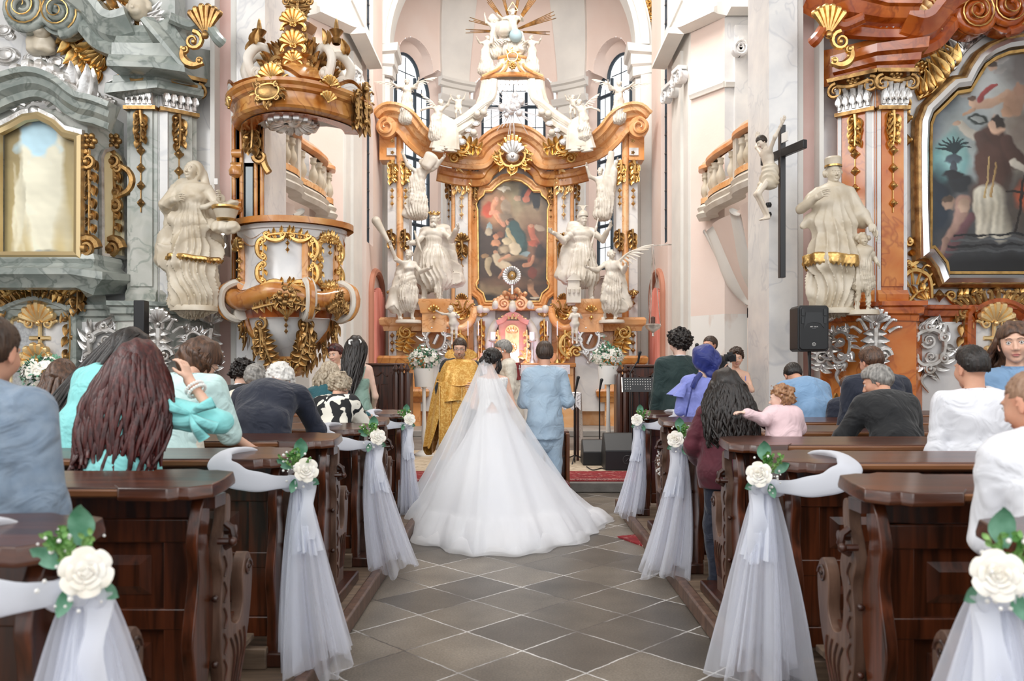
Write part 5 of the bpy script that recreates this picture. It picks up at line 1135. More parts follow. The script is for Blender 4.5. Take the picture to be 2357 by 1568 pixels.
def skirt(f, parent, mt, name, hem, r0, r1, top=None, pleats=10, amp=.02, seed=0, seg_=72, ny=26, off=(0, 0)):
 top = f.wai[2] if top is None else top; t = np.linspace(0, 1, ny); a = np.arange(seg_)*2*PI/seg_; G = []
 c0 = f.wai
 for q in t:
  z = top+(hem-top)*q; r = r0+(r1-r0)*q**.8+amp*q*np.sin(a*pleats+1.2*math.sin(q*3+seed)+seed)+amp*.4*q*np.sin(a*pleats*2.3+seed)
  G.append(np.stack([c0[0]*(1-q)+f.pel[0]*q+off[0]*q+r*np.cos(a), c0[1]*(1-q)+f.pel[1]*q+off[1]*q+r*.8*np.sin(a), z+0*a], -1))
 mb = MB(); mb.grid(G, closev=True); return mb.build(name, mt, parent, ang=0)
# ================================================================ statues
def at_root(root, loc, rz=0, sc=1): LOCAL.add(root.name); root.location = loc; root.rotation_euler = (0, 0, rz); root.scale = (sc,)*3
def wing(o, root_p, tip, L, mt, name='wing', nf=7, gold=None):
 """feathered wing from shoulder to tip, feathers hanging from the arm of the wing"""
 a, b = A3(root_p), A3(tip); mb = MB(); m = (a+b)/2+A3((0, 0, .12*L)); C = catmull([a, m, b], 6); mb.tube(C, np.linspace(.06, .02, len(C))*L*1.6, 6)
 n = len(C)
 for r_, ln in ((0, .45), (1, .8)):
  for i in range(nf+3):
   j = int((i+.5)/(nf+3)*(n-1)); t = (i+.5)/(nf+3); d = nrm(A3((0, 0, -1))*(1-t*.6)+nrm(b-a)*(.35+t*.9)); l = L*ln*(.55+.5*t); q = C[j]+A3((0, .012*r_, 0))
   mb.tube([q, q+d*l*.5+A3((0, 0, .02*L)), q+d*l], [.035*L, .055*L, .008], 6, flat=.3, up=(0, 1, 0))
 mb.build(name, mt, o)
def statue(name, label, loc, H=2.0, rz=PI, mt=None, vox=.017, arms=None, a=(2, 0, 0), head=(0, 0, 0), lat=0, fem=False, robe=(.05, .26, .3), cloak=None, wings=None, hair=1, base=None, crown=None, nude=False, legs=None, extra=None, folds=9, cat='statue', group=None, seed=0, hem_gold=None, post2=None, hk=1.0, wide=1.0, hv=None):
 mt = mt or M_stucco; root = thing(name, label, cat, group=group); f = Fig(H, fem, a, head, lat, arms, 0, legs, hk=hk, wide=wide); k = f.k
 P = f.torso(.012*k)+f.arms_(.012*k, 1.0, r=1.1)+f.neck(.004)
 if nude or legs: P += f.legs_(.004)
 if robe and not nude:
  z0, r0, r1 = robe; P += [eseg(f.wai-A3((0, 0, .04)), A3((f.pel[0]+.0, f.pel[1], z0*k+.15*k)), (.16*k, .13*k), (r0*k, r0*.75*k), f.u, .06), eseg(A3((f.pel[0], f.pel[1], z0*k+.4*k)), A3((f.pel[0]+.02, f.pel[1], z0*k+.03)), (r0*.9*k, r0*.7*k), (r1*k, r1*.72*k), f.u, .08)]
  P += [seg(f.pel+A3((.12*k, .08*k, .0)), A3((.16*k, .16*k, .5*k)), .07*k, .06*k, .08)]
 if nude: P += [eseg(f.pel-f.u*.14*k, f.pel+f.u*.16*k, (.1*k, .09*k), (.09*k, .1*k), (0, 1, 0), .04)]
 for c in (cloak or []): P.append(eseg(A3(c[0])*k, A3(c[1])*k, A3(c[2])*k, A3(c[3])*k, c[4] if len(c) > 4 else (1, 0, 0), .07*k))
 P += [q for q in (extra or [])]
 zt = f.che[2]
 def post(p, d):
  ang = np.arctan2(p[:, 1]-f.pel[1], p[:, 0]-f.pel[0]); low = np.clip((zt-p[:, 2])/(zt*.6), 0, 1)
  s_ = np.sin(ang*folds+2.2*wob(p/k, 1.2, seed)+p[:, 2]/k*1.5)
  if nude: return d+.004*wob(p, 8, seed)
  return d+k*(.034*low**.7*(np.abs(s_)**.6*1.6-.9)+(.012*wob(p/k, 3.1, seed+1)+.009*(1-2*np.abs(np.sin(10*p[:, 2]/k+9*(p[:, 0]-f.pel[0])/k*(1 if seed % 2 else -1)+3*wob(p/k, 1.1, seed+2)))**.7)*(1-low*.5))*(p[:, 2] < f.nb[2]))
 V, Fq = sdf(P, vox, .035*k, post); mb = MB(); mb.add(V, Fq)
 HP = head_prims(f.hd, f.R, k*hk, fem)
 if hair:
  rr = np.random.RandomState(seed)
  HP += [ell(f.hd+f.R@A3((.083*math.sin(x)*math.cos(y), -.03+.1*(-math.cos(x))*math.cos(y), .04+.09*math.sin(y)))*k*hk, .032*k*hk, None, .01) for x, y in [(rr.uniform(-1.9, 1.9), rr.uniform(-.5, 1.4)) for _ in range(26)]]
  if hair > 1: HP += [ell(f.hd+f.R@A3((.05*math.sin(x), .075+.02*math.cos(x), -.09-.03*y))*k, .026*k, None, .01) for x, y in [(rr.uniform(-1.2, 1.2), rr.uniform(0, 1.6)) for _ in range(10)]]
 V, Fq = sdf(HP+f.neck(), hv or min(vox, .010*k+.002), .012); mb.add(V, Fq)
 for i, sd in enumerate((-1, 1)):
  s_, e, w_ = f.arm[i]; d = nrm(w_-e); V, Fq = sdf(hand_prims(w_, d, (sd*-.5, .3, -.3), (0, .3, 1), .2*k, .45), max(.007, vox*.5), .008); mb.add(V, Fq)
 mb.build('figure', mt, root, ang=0)
 if wings:
  for sd, tip, L in wings: wing(root, f.nb+A3((sd*.1, -.1, -.05))*k, f.nb+A3(tip)*k, L*k, mt)
 if crown:
  m = MB(); c = f.hd+f.R@A3((0, -.01, .085))*k*hk; r = .09*k*hk
  if crown == 'hat': m.lathe([(0, .11*k), (.085*k, .12*k), (.1*k, .1*k), (.094*k, .0)], c, 20); m.build('hat', mt, root); m = MB(); m.lathe([(.099*k, 0), (.101*k, .0), (.1*k, .022*k), (.094*k, .022*k)], c, 20); m.build('hat_band', M_gold, root)
  elif crown == 'helmet':
   m.lathe([(r*1.1, -.02), (r*1.12, .02), (r*.9, .07*k), (r*.3, .11*k), (0, .115*k)], c, 18)
   for i in range(5): m.tube([c+A3((0, -.0, .1*k)), c+A3(((i-2)*.03, -.02, .19*k)), c+A3(((i-2)*.06, -.05, .2*k))], [.012, .02, .008], 6)
   m.build('plumed_helmet', mt, root)
  elif crown == 'triangle':
   q = Orn(c+A3((0, -.04, .08*k)), (1, 0, 0), (0, 1, 0)); q.stroke([(-.13, -.05), (.13, -.05)], .012, n=1); q.stroke([(-.13, -.05), (0, .16)], .012, n=1); q.stroke([(.13, -.05), (0, .16)], .012, n=1); q.build('gilt_triangle', M_gold, root)
  else:
   m.lathe([(r, 0), (r*1.08, 0), (r*1.12, .04*k), (r*1.0, .04*k)], c, 18)
   for i in range(8): x = i*PI/4; m.ball(c+A3((r*1.1*math.cos(x), r*1.1*math.sin(x), .055*k)), .02*k, 6)
   m.build('crown', M_gold if crown == 'gold' else mt, root)
 if hem_gold:
  z, r, hh = [q*k for q in hem_gold]; m = MB(); t = np.arange(160)*2*PI/160; G = []
  for dz, dr in ((0, 0), (.02*k, .012), (hh*.3, .02), (hh*.5, .012), (hh*.75, .02), (hh-.01, .012), (hh, -.01)):
   rr_ = r+dr*(.8+.6*np.sin(t*43)*np.sin(dz*60/k))+.022*k*np.sin(t*9+1); G.append(np.stack([f.pel[0]+rr_*np.cos(t), f.pel[1]+rr_*.78*np.sin(t), z+dz+.02*k*np.sin(t*2)+(.014*k*np.sin(t*40) if dz == 0 else 0)], -1))
  m.grid(G, closev=True); m.build('gilt_hem', M_gold, root, ang=0)
 if base: MB().lathe([(0, -base[1]), (base[0], -base[1]), (base[0], -.02), (base[0]*.94, .01), (0, .015)], (0, 0, 0), 20, sy=.8).build('base', mt, root)
 at_root(root, loc, rz); return root, f
# ================================================================ high altar
YH = 19.0; AX = 1180
def high_altar():
 root = thing('high_altar', 'high altar of peach and white marble with gilding, columns and undulating cornice in the apse', 'altar', (XC, 18.6, .26))
 def H(px, py, Y): return A3(W(px, py, Y))
 def Z(py, Y): return HC-(py-CY)*Y/F
 part = lambda n, mb, mt, **kw: mb.build(n, mt, root, **kw)
 def PX(px, sg): return px if sg < 0 else 2*AX-px
 def x(px, Y, sg): return (PX(px, sg)-CX)*Y/F
 def bx(mb, a, b, y0, y1, z0, z1, sg, Y=None): Y = Y or y0; q = sorted((x(a, Y, sg), x(b, Y, sg))); mb.box(q[0], q[1], y0, y1, z0, z1)
 mp, mo, mw = M_marbp, M_amber, M_marbw
 for sg in (-1, 1):
  # --- plinths
  mb = MB(); bx(mb, 886, 968, 18.3, 19.3, .26, Z(835, 18.3), sg); bx(mb, 893, 945, 18.45, 19.3, 1.7, Z(750, 18.4), sg, 18.4); bx(mb, 948, 1035, 18.6, 19.6, .26, Z(712, 18.4), sg, 18.6); bx(mb, 1030, 1090, 19.4, 20.2, .26, Z(700, 19.5), sg, 19.4); part('plinth', mb, mp, smooth=False)
  for Y, a, b, z in ((18.4, 888, 966, Z(748, 18.4)), (18.3, 884, 972, Z(836, 18.3)), (18.3, 880, 976, .95)):
   mb = MB(); P = [(x(a, Y, sg), 19.2, z), (x(a, Y, sg), Y, z), (x(b, Y, sg), Y, z), (x(b, Y, sg), 19.2, z)]; N = [(sg, 0, 0), (sg*.7, -.7, 0), (-sg*.7, -.7, 0), (-sg, 0, 0)]
   if sg > 0: P, N = P[::-1], N[::-1]
   mb.sweep(P, [(0, -.1), (.04, -.1), (.06, -.03), (.12, .0), (.14, .08), (.1, .12), (0, .12)], N=N); part('plinth_moulding', mb, mo if z < 2 else mp, ang=25)
  mb = MB(); bx(mb, 895, 912, 18.38, 18.5, Z(825, 18.4), Z(760, 18.4), sg); bx(mb, 978, 1026, 18.3, 18.6, Z(745, 18.3), Z(712, 18.3), sg); bx(mb, 968, 1036, 18.35, 18.7, .6, 2.0, sg, 18.35); part('white_inset', mb, mw, smooth=False)
  o = Orn((x(904, 18.4, sg), 18.36, Z(765, 18.4))); o.drop((0, 0), 3, .065, 2.6); o.build('bell_drop', M_goldd, root)
  o = Orn((x(930, 18.4, sg), 18.4, Z(765, 18.4))); o.frond([(-.1, .1), (.05, -.1), (-.02, -.4)], .05, .2, 6); o.spiral((.05, 0), .17, 1.5, 90, -sg, .045, .04); o.build('gilt_console', M_gold, root)
  o = Orn((x(1003, 18.2, sg), 18.25, Z(782, 18.2))); o.cartouche((0, 0), .3, .36, 16, seed=9); o.stroke([(-.05, -.1), (.05, .12)], .05); o.crest((0, -.35), .4, -.2, 7); o.build('silver_cartouche', M_silver, root)
  # pedestal of the large statues (white with peach)
  mb = MB(); P = [(x(1002-30, 18.2, sg), 18.9, 0), (x(1002-30, 18.2, sg), 18.15, 0), (x(1002+26, 18.2, sg), 18.15, 0), (x(1002+26, 18.2, sg), 18.9, 0)]; N = [(-1, 0, 0), (-.7, -.7, 0), (.7, -.7, 0), (1, 0, 0)]
  P = sorted(P[:2], key=lambda q: -q[1])+sorted(P[2:], key=lambda q: q[1]); P = P if P[0][0] < P[-1][0] else P[::-1]
  mb.sweep([(a, b, Z(706, 18.2)) for a, b, _ in P], [(0, -.12), (.03, -.1), (.05, 0), (.08, .06), (.08, .12), (0, .12)], N=N); mb.box(P[0][0], P[-1][0], 18.15, 18.9, Z(765, 18.2), Z(700, 18.2)); part('statue_pedestal', mb, M_marbp, ang=25)
  o = Orn((x(1000, 18.2, sg), 18.12, Z(725, 18.2))); o.shell((0, .05), .14, 20, 160, 5); o.drop((0, 0), 1, .06); o.build('gilt_shell', M_gold, root)
  # --- outer pilaster
  mb = MB(); bx(mb, 893, 914, 18.95, 19.5, 2.6, Z(360, 19), sg, 19); bx(mb, 926, 942, 18.95, 19.5, 2.6, Z(400, 19), sg, 19); part('outer_pilaster', mb, mw, smooth=False)
  mb = MB(); mb.tube([(x(920, 18.9, sg), 18.95, 2.6), (x(920, 18.9, sg), 18.95, Z(300, 19))], .085, 14); part('outer_column', mb, mp, ang=60)
  for px in (903, 934):
   o = Orn((x(px, 18.9, sg), 18.9, 0)); z = Z(372, 19); o.foliage((0, z), 7, .15, .5, .02, px); o.foliage((.03, z), 7, .15, .5, .02, px+1); o.drop((0, z-.65), 3, .06, 2.6); o.build('gilt_capital', M_gold, root)
   o = Orn((x(px, 18.9, sg), 18.9, 0)); z = Z(530, 19); o.foliage((-.02, z), 6, .15, .42, .03, px+2); o.drop((0, z-.42), 1, .06, 2.6); o.build('gilt_foliage', M_goldd, root)
  o = Orn((x(903, 18.9, sg), 18.9, 0)); z = Z(668, 19); o.shell((0, z), .13, 200, 340, 5); o.drop((0, z-.1), 2, .06, 2.6); o.build('bell_drop', M_goldd, root)
  # --- inner pilaster
  Y = 19.9; mb = MB(); bx(mb, 1049, 1082, Y, 20.4, Z(722, Y), Z(388, Y), sg); bx(mb, 1028, 1036, Y+.2, 20.4, Z(722, Y), Z(400, Y), sg); part('inner_pilaster', mb, mw, smooth=False)
  mb = MB()
  for px in (1043, 1081.5): mb.tube([(x(px, Y, sg), Y, Z(722, Y)), (x(px, Y, sg), Y, Z(388, Y))], .05, 10)
  bx(mb, 1040, 1088, Y-.08, 20.4, Z(388, Y), Z(372, Y), sg); bx(mb, 1038, 1090, Y-.12, 20.4, Z(700, Y)-.05, Z(700, Y)+.1, sg); part('pilaster_edging', mb, mp, ang=60)
  o = Orn((x(1063, Y, sg), Y-.05, 0)); z = Z(402, Y); o.rosette((0, z-.1), .14, 7); o.foliage((-.12, z), 5, .16, .45, .02, 1); o.foliage((.12, z), 5, .16, .45, .02, 2); o.leaf((0, z-.2), 90, .35, .1, .05); o.drop((0, z-.5), 3, .07, 3); o.build('gilt_capital', M_goldl, root)
  o = Orn((x(1063, Y, sg), Y-.05, 0)); z = Z(548, Y); o.shell((0, z-.1), .18, 0, 180, 7); o.foliage((0, z-.1), 5, .2, .3, .03, 3); o.drop((0, z-.45), 2, .065, 2.8); o.build('gilt_foliage', M_goldd, root)
  o = Orn((x(1063, Y, sg), Y-.05, 0)); z = Z(692, Y); o.shell((0, z), .15, 10, 170, 7); o.drop((0, z-.05), 1, .06); o.build('gilt_shell', M_goldd, root)
  for px in (1032, 1092):
   o = Orn((x(px, Y, sg), Y+.1, 0)); z = Z(415, Y); o.foliage((0, z), 6, .12, .45, .02, px); o.drop((0, z-.5), 3, .04, 4); o.build('gilt_drop', M_goldd, root)
 # --- centre panel
 Y = 20.3; mb = MB(); mb.box(x(1085, Y, -1), x(1085, Y, 1), Y, Y+.2, .26, Z(385, Y)); P = [(x(1108, Y, -1), Z(386, Y))]+[(XC+(1.05*math.cos(a)), Z(386, Y)+.6*math.sin(a)) for a in np.linspace(PI, 0, 14)]+[(x(1108, Y, 1), Z(386, Y))]
 mb.prism(P[::-1], 0, -.2, ((0, Y, 0), (1, 0, 0), (0, 0, 1), (0, -1, 0))); part('back_panel', mb, mw, smooth=False)
 # cornice (half path, mirrored)
 half = [(884, 283, 18.85), (896, 277, 18.8), (914, 280, 18.75), (932, 292, 18.75), (950, 315, 18.85), (975, 338, 19.1), (1005, 352, 19.4), (1040, 361, 19.62), (1075, 366, 19.7), (1108, 366, 19.9), (1120, 350, 19.95), (1140, 333, 19.98), (1160, 324, 20.0), (1180, 321, 20.0)]
 P = catmull([H(*q) for q in half], 4); Pm = P[::-1][1:]*A3((-1, 1, 1))+A3((2*XC-.0, 0, 0)); P[:, 0] += XC-P[-1, 0]; Pm = P[::-1][1:].copy(); Pm[:, 0] = 2*XC-Pm[:, 0]; full = np.vstack([P, Pm])
 N = np.zeros_like(full); N[:, 1] = -1; N[:, 0] = (XC-full[:, 0])*.12
 pr = [(0, -.26), (.05, -.25), (.07, -.17), (.04, -.14), (.06, -.02), (.14, .02), (.18, .1), (.26, .13), (.28, .22), (.34, .25), (.34, .31), (0, .33)]
 mb = MB(); mb.sweep(full, pr, N=N); part('cornice', mb, mp, ang=28)
 mb = MB(); lo = full[24:-24]-A3((0, -.12, .44)); mb.sweep(lo, [(0, -.22), (.04, -.2), (.05, -.05), (.1, -.02), (.1, .05), (0, .18)], N=N[24:-24]); part('architrave', mb, mo, ang=28)
 for sg in (-1, 1):
  c = A3((x(892, 18.8, sg), 18.75, Z(285, 18.8))); mb = MB(); mb.tube([c+A3((0, .4, -.12)), c+A3((0, -.12, -.12))], .24, 20); t = np.linspace(0, 1, 26); mb.tube([c+A3((-sg*.0+.2*(1-.8*q)*math.cos(1.6-sg*q*9), -.14-.05*q, -.12+.2*(1-.8*q)*math.sin(1.6-sg*q*9))) for q in t], .045*(1-.6*t), 6)
  bxx = sorted((c[0]-.2, c[0]+.16)); mb.box(bxx[0], bxx[1], 18.85, 19.3, Z(372, 19), c[2]-.15); part('cornice_volute', mb, mp, ang=50)
  mb = MB(); bx(mb, 893, 914, 18.82, 19.3, Z(362, 19), Z(345, 19), sg, 19); part('frieze_inset', mb, mw, smooth=False)
  o = Orn((x(1063, 19.5, sg), 19.3, Z(352, 19.5))); o.U = A3((-sg*1., 0, 0)); o.frond([(-.25, -.25), (-.05, 0), (.15, .12), (.5, .02)], .05, .22, 8); o.spiral((.05, .1), .18, 1.4, 200, 1, .05, .05); o.spiral((-.15, -.2), .15, 1.4, 20, 1, .045, .05); o.build('gilt_scroll', M_gold, root)
  o = Orn((x(1110, 20, sg), 20.2, Z(400, 20.2))); o.spiral((-.15, 0), .13, 1.4, 0, 1, .035, .02); o.spiral((.15, 0), .13, 1.4, 180, -1, .035, .02); o.leaf((0, 0), 90, .2, .06); o.build('silver_volutes', M_silver, root)
 for sg in (-1, 1):   # orange roundels and bell buds on the outer entablature
  o = Orn((x(905, 18.8, sg), 18.7, Z(300, 18.8))); [(o.rosette((0, -.28*i), .05, 5), o.build('gilt_stud', M_goldd, root), setattr(o, 'mb', MB())) for i in range(4)]
 # central cartouche
 o = Orn((XC, 19.75, Z(362, 20))); o.shell((0, -.05), .5, 60, 120, 5, .03); o.cartouche((0, -.08), .42, .34, 20, seed=12); o.build('cartouche', M_gold, root)
 o = Orn((XC, 19.7, Z(365, 20))); o.shell((0, -.05), .36, 30, 150, 7, .05); o.mb.ball(o.p(0, -.05, .05), (.18, .08, .15), 14); o.build('silver_shell', M_silver, root)
 # painting and frame
 hf = [(1180, 408), (1158, 412), (1140, 424), (1128, 436), (1109, 437), (1106, 446), (1092, 458), (1087, 470), (1091, 482), (1093, 650), (1087, 660), (1090, 672), (1105, 684), (1112, 704)]
 fu = hf+[(2*AX-a, b) for a, b in hf[::-1][:-1]]; Yp = 20.2
 pts = [H(a, b, Yp) for a, b in fu]
 for q in pts: q[1] = Yp
 mb = MB(); mb.sweep(pts[::-1], [(0, -.1), (.06, -.1), (.1, -.03), (.08, .02), (.13, .06), (.1, .1), (0, .1)], N=(0, -1, 0), closed=True); part('painting_frame', mb, M_marbp, ang=28)
 mb = MB(); ins = [AxP for AxP in pts]; cc = np.mean(pts, 0); ins = [cc+(q-cc)*A3((.9, 1, .945))+A3((0, -.08, 0)) for q in pts]; mb.sweep(ins[::-1], [(0, -.02), (.03, -.015), (.03, .015), (0, .02)], N=(0, -1, 0), closed=True); part('inner_gilt_moulding', mb, M_gold, ang=28)
 R_ = A3([(q[0], q[2]) for q in pts]); x0, z0 = R_.min(0); x1, z1 = R_.max(0); cv = Canvas(x1-x0, z1-z0, 190, hexc('4A3B33')); kk = Yp/F
 u = lambda px: (px-CX)*kk-x0; v = lambda py: z1-Z(py, Yp)
 B = lambda px, py, rx, ry, c, **kw: cv.blob(u(px), v(py), rx*kk, ry*kk, hexc(c), **kw); Lm = lambda P, a, b, c, **kw: cv.limb([(u(p), v(q)) for p, q in P], a*kk, b*kk, hexc(c), **kw)
 cv.grad(hexc('3A332E'), hexc('4E3A30')); B(1215, 490, 45, 60, 'A08B70', soft=.9); B(1165, 450, 40, 40, '9C9274', soft=.9); B(1230, 560, 40, 60, '7A5A48', soft=.9); B(1140, 480, 34, 44, 'B08462', soft=.8); B(1160, 435, 16, 5, 'E9E2CE'); B(1160, 437, 5, 8, 'EFEADB')
 B(1220, 440, 22, 30, '2B2B2E', soft=.6, ang=30); B(1235, 460, 9, 24, '24262B'); B(1215, 445, 14, 6, 'B35A42', ang=-60); B(1212, 458, 9, 8, 'B9705A'); B(1190, 458, 9, 6, 'B0917A')
 B(1125, 485, 16, 18, 'C4553A', soft=.4); Lm([(1140, 465), (1134, 480), (1142, 495), (1158, 520)], 8, 4, 'D99A78'); B(1142, 458, 5, 6, 'D9A488'); Lm([(1130, 490), (1148, 492), (1160, 520)], 6, 4, 'DB9C80'); B(1157, 457, 5, 6, 'C79A80'); B(1165, 478, 11, 18, 'A89580'); B(1166, 500, 16, 12, '8D7B68', soft=.6)
 B(1170, 512, 6, 7, 'C9967A'); B(1176, 508, 8, 5, '5A4336'); B(1175, 535, 12, 22, '6E8480', ang=20); Lm([(1182, 520), (1196, 545), (1200, 580)], 12, 15, '34504F'); B(1190, 540, 14, 30, '3D5E60', ang=-15); Lm([(1168, 530), (1185, 565), (1190, 585)], 5, 6, 'C9B993'); B(1185, 572, 14, 14, 'E6D8BC'); B(1166, 556, 11, 10, 'CDBE9E'); B(1208, 586, 13, 5, '8FA6AE', ang=-20)
 B(1127, 524, 7, 10, 'A8BEC2'); B(1125, 535, 9, 9, 'C7B79E'); B(1142, 545, 6, 7, 'C98A66'); B(1141, 560, 10, 8, 'C9906C'); B(1152, 540, 7, 7, '8A5A42'); B(1160, 575, 14, 9, 'B9A68A', soft=.6); B(1180, 596, 38, 9, 'A88F70', soft=.5); B(1200, 610, 40, 14, '4A3A32', soft=.7)
 B(1140, 583, 5, 6, 'C79778'); Lm([(1141, 592), (1150, 605), (1170, 618)], 9, 10, 'D9CBB0'); Lm([(1150, 600), (1174, 588)], 4, 3, 'CF9C7C'); Lm([(1125, 600), (1122, 615), (1128, 632)], 7, 4, 'B5A587'); B(1116, 590, 10, 5, '9C7C58'); Lm([(1160, 622), (1150, 640)], 4, 3, 'C28E70')
 Lm([(1222, 525), (1226, 545), (1244, 570)], 8, 7, 'C4735A'); B(1221, 521, 5, 5, 'C99578'); B(1240, 525, 12, 7, 'A69380', ang=20); B(1228, 560, 14, 8, 'B05A44'); B(1222, 600, 9, 9, '9A5A44'); Lm([(1205, 612), (1222, 608), (1228, 590)], 5, 4, 'C08A6C'); B(1226, 628, 9, 14, '7A3F32'); B(1219, 648, 5, 6, 'CDA285'); Lm([(1221, 655), (1222, 670), (1236, 682)], 7, 5, 'C49878'); B(1232, 686, 12, 3, 'D6D2C4'); B(1245, 580, 14, 22, '3A2E2A', soft=.7); B(1130, 668, 40, 18, '8C7A60', soft=.7); B(1120, 690, 30, 14, '2C2622', soft=.6); B(1098, 560, 7, 150, '24201F', soft=.8); B(1180, 650, 60, 12, '6E5442', soft=.8)
 cv.noise(.1, 2.2); cv.mesh(((x0, Yp-.03, z0), (1, 0, 0), (0, 0, 1)), R_-A3((x0, z0))).build('painting', M_paint, root)
 # --- altar table, tabernacle and carved surround
 Z8 = lambda py: Z(py, 18.0)
 mb = MB(); mb.box(x(1040, 17.9, -1), x(1040, 17.9, 1), 17.9, 19.4, .26, Z8(846)); mb.box(x(1020, 18.6, -1), x(1020, 18.6, 1), 18.5, 19.6, .26, Z8(812)); part('altar_block', mb, M_marbp, smooth=False)
 mb = MB(); mb.box(x(1034, 17.8, -1), x(1034, 17.8, 1), 17.8, 18.6, Z8(846), Z8(836)); part('altar_cornice', mb, mo, bevel=.02)
 mb = MB()
 for sg in (-1, 1): bx(mb, 1092, 1140, 18.7, 19.6, 1.9, Z(710, 18.9), sg, 18.7)
 mb.box(x(1096, 18.9, -1), x(1096, 18.9, 1), 18.9, 19.7, 1.9, Z(716, 18.9)); part('predella', mb, mw, smooth=False)
 mb = MB(); mb.box(x(1088, 18.7, -1), x(1088, 18.7, 1), 18.6, 19.7, Z(716, 18.7), Z(706, 18.7)); part('predella_cornice', mb, M_marbp, bevel=.02)
 Yt = 18.35; zz = lambda py: Z(py, Yt)
 M_tab = mat('rose_lacquer', hexc('E7A48C'), .35, c2=hexc('DF8F78'), ns=5, coat=.3); mb = MB(); mb.box(x(1148, Yt, -1), x(1148, Yt, 1), Yt, 18.9, 1.9, zz(738)); P = catmull([H(1144, 744, Yt-.03), H(1158, 738, Yt-.03), H(1168, 728, Yt-.03), H(1180, 725, Yt-.03), H(1192, 728, Yt-.03), H(1202, 738, Yt-.03), H(1216, 744, Yt-.03)], 4); mb.sweep(P, [(0, -.05), (.06, -.04), (.08, .02), (.1, .06), (0, .07)], N=(0, -1, 0)); tb = part('tabernacle', mb, M_tab, ang=28)
 mb = MB(); P = [(-.16, -.85), (.16, -.85), (.16, 0)]+[(.16*math.cos(a), .14*math.sin(a)) for a in np.linspace(.1, PI-.1, 10)]+[(-.16, 0)]; mb.prism(P, 0, .03, ((XC, Yt, zz(762)), (1, 0, 0), (0, 0, 1), (0, -1, 0))); mb.build('tabernacle_door', M_goldl, tb, smooth=False)
 o = Orn((XC, Yt-.03, zz(765))); o.shell((0, -.02), .12, 10, 170, 5); o.stroke([(0, -.2), (0, -.5)], .012); o.stroke([(-.07, -.3), (.07, -.3)], .012); o.shell((0, -.35), .09, 0, 360, 10, .0, .3); o.build('door_relief', M_goldl, tb)
 mb = MB()
 for sg in (-1, 1):
  mb = MB(); Pl = [H(PX(a, sg), b, Yt+.05) for a, b in ((1136, 838), (1128, 800), (1133, 760), (1146, 738))]; mb.tube(catmull(Pl, 5), [.13-.05*q for q in np.linspace(0, 1, 16)], 10); part('side_volute', mb, M_stucco)
 o = Orn((XC, Yt-.05, 0)); 
 for sg in (-1, 1): o.foliage((sg*.33, zz(760)), 8, .1, .7, .05, 5+sg); o.frond([(sg*.42, zz(836)), (sg*.3, zz(825)), (sg*.38, zz(805))], .03, .14, 5)
 o.crest((0, zz(735)), .45, .12, 7); o.build('gilt_foliage', M_goldl, root)
 # crown of flowers and scrolls over the tabernacle
 mb = MB(); R = random.Random(4); c = A3((XC, 18.4, Z(700, 18.4)))
 for i in range(60):
  a = R.uniform(0, PI); r = R.uniform(.2, .42); mb.ball(c+A3((r*math.cos(a), R.uniform(-.08, .05), r*.95*math.sin(a)-.05)), R.uniform(.04, .07), 8)
 part('carved_bouquet', mb, mat('salmon_gilding', hexc('E6A277'), .35, .2, c2=hexc('F0C59A'), ns=9))
 o = Orn((XC, 18.2, Z(700, 18.4))); o.spiral((-.19, -.02), .15, 1.7, 90, 1, .045, .05); o.spiral((.19, -.02), .15, 1.7, 90, -1, .045, .05); o.build('salmon_volute', MATS['salmon_gilding'], root)
 mb = MB()
 for px, py, r in ((1141, 702, .1), (1219, 702, .1), (1180, 702, .1), (1180, 708, .12), (1137, 706, .06), (1225, 706, .06)): mb.ball(A3((x(px, 18.2, -1), 18.15, Z(py, 18.2))), (r*.8, r*.7, r), 12)
 part('cherub_head', mb, M_stucco)
 o = Orn((XC, 18.1, Z(636, 18.2))); o.shell((0, 0), .2, 0, 360, 22, .0, .55); o.stroke([(0, -.2), (0, -.42)], .03); o.mb.sweep([o.p(.12*math.cos(a), .15*math.sin(a)) for a in np.linspace(0, 2*PI, 25)[:-1]], [(0, -.02), (.03, 0), (0, .02)], N=(0, -1, 0), closed=True); mo_ = o.build('monstrance', M_silver, root)
 MB().ball((XC, 18.1, Z(636, 18.2)), (.1, .03, .13), 14).build('monstrance_glass', M_goldd, mo_)
 for sg in (-1, 1):
  o = Orn((x(1070, 18.6, sg), 18.55, Z(720, 18.6))); o.U = A3((-sg, 0, 0)); o.crest((-.05, .05), .35, .25, 6); o.frond([(-.3, .15), (-.1, -.15), (.25, .0)], .05, .2, 8, 1); o.build('gilt_shell', M_gold, root)
  mb = MB(); P = catmull([H(PX(1092, sg), 712, 18.5), H(PX(1085, sg), 738, 18.4), H(PX(1062, sg), 756, 18.35), H(PX(1030, sg), 748, 18.3), H(PX(1015, sg), 756, 18.3)], 5); mb.tube(P, .09, 10); part('volute_arm', mb, M_marbp)
  o = Orn((x(1055, 18.4, sg), 18.35, Z(790, 18.4))); o.U = A3((-sg, 0, 0)); o.cscroll((-.1, .25), (-.05, -.35), .4, .06, .05); o.foliage((.05, .3), 8, .16, .7, .03, 6); o.spiral((-.2, -.2), .14, 1.5, 0, 1, .05, .05); o.build('gilt_scroll', M_gold, root)
  o = Orn((x(1108, 18.6, sg), 18.6, Z(735, 18.6))); o.shell((0, .05), .15, 20, 160, 6); o.foliage((0, 0), 9, .13, .8, .03, 7); o.build('gilt_foliage', M_gold, root)
  mb = MB(); bx(mb, 1100, 1116, 18.68, 18.75, 1.95, Z(740, 18.7), sg, 18.7); part('gilt_strip', mb, M_marbo, smooth=False)
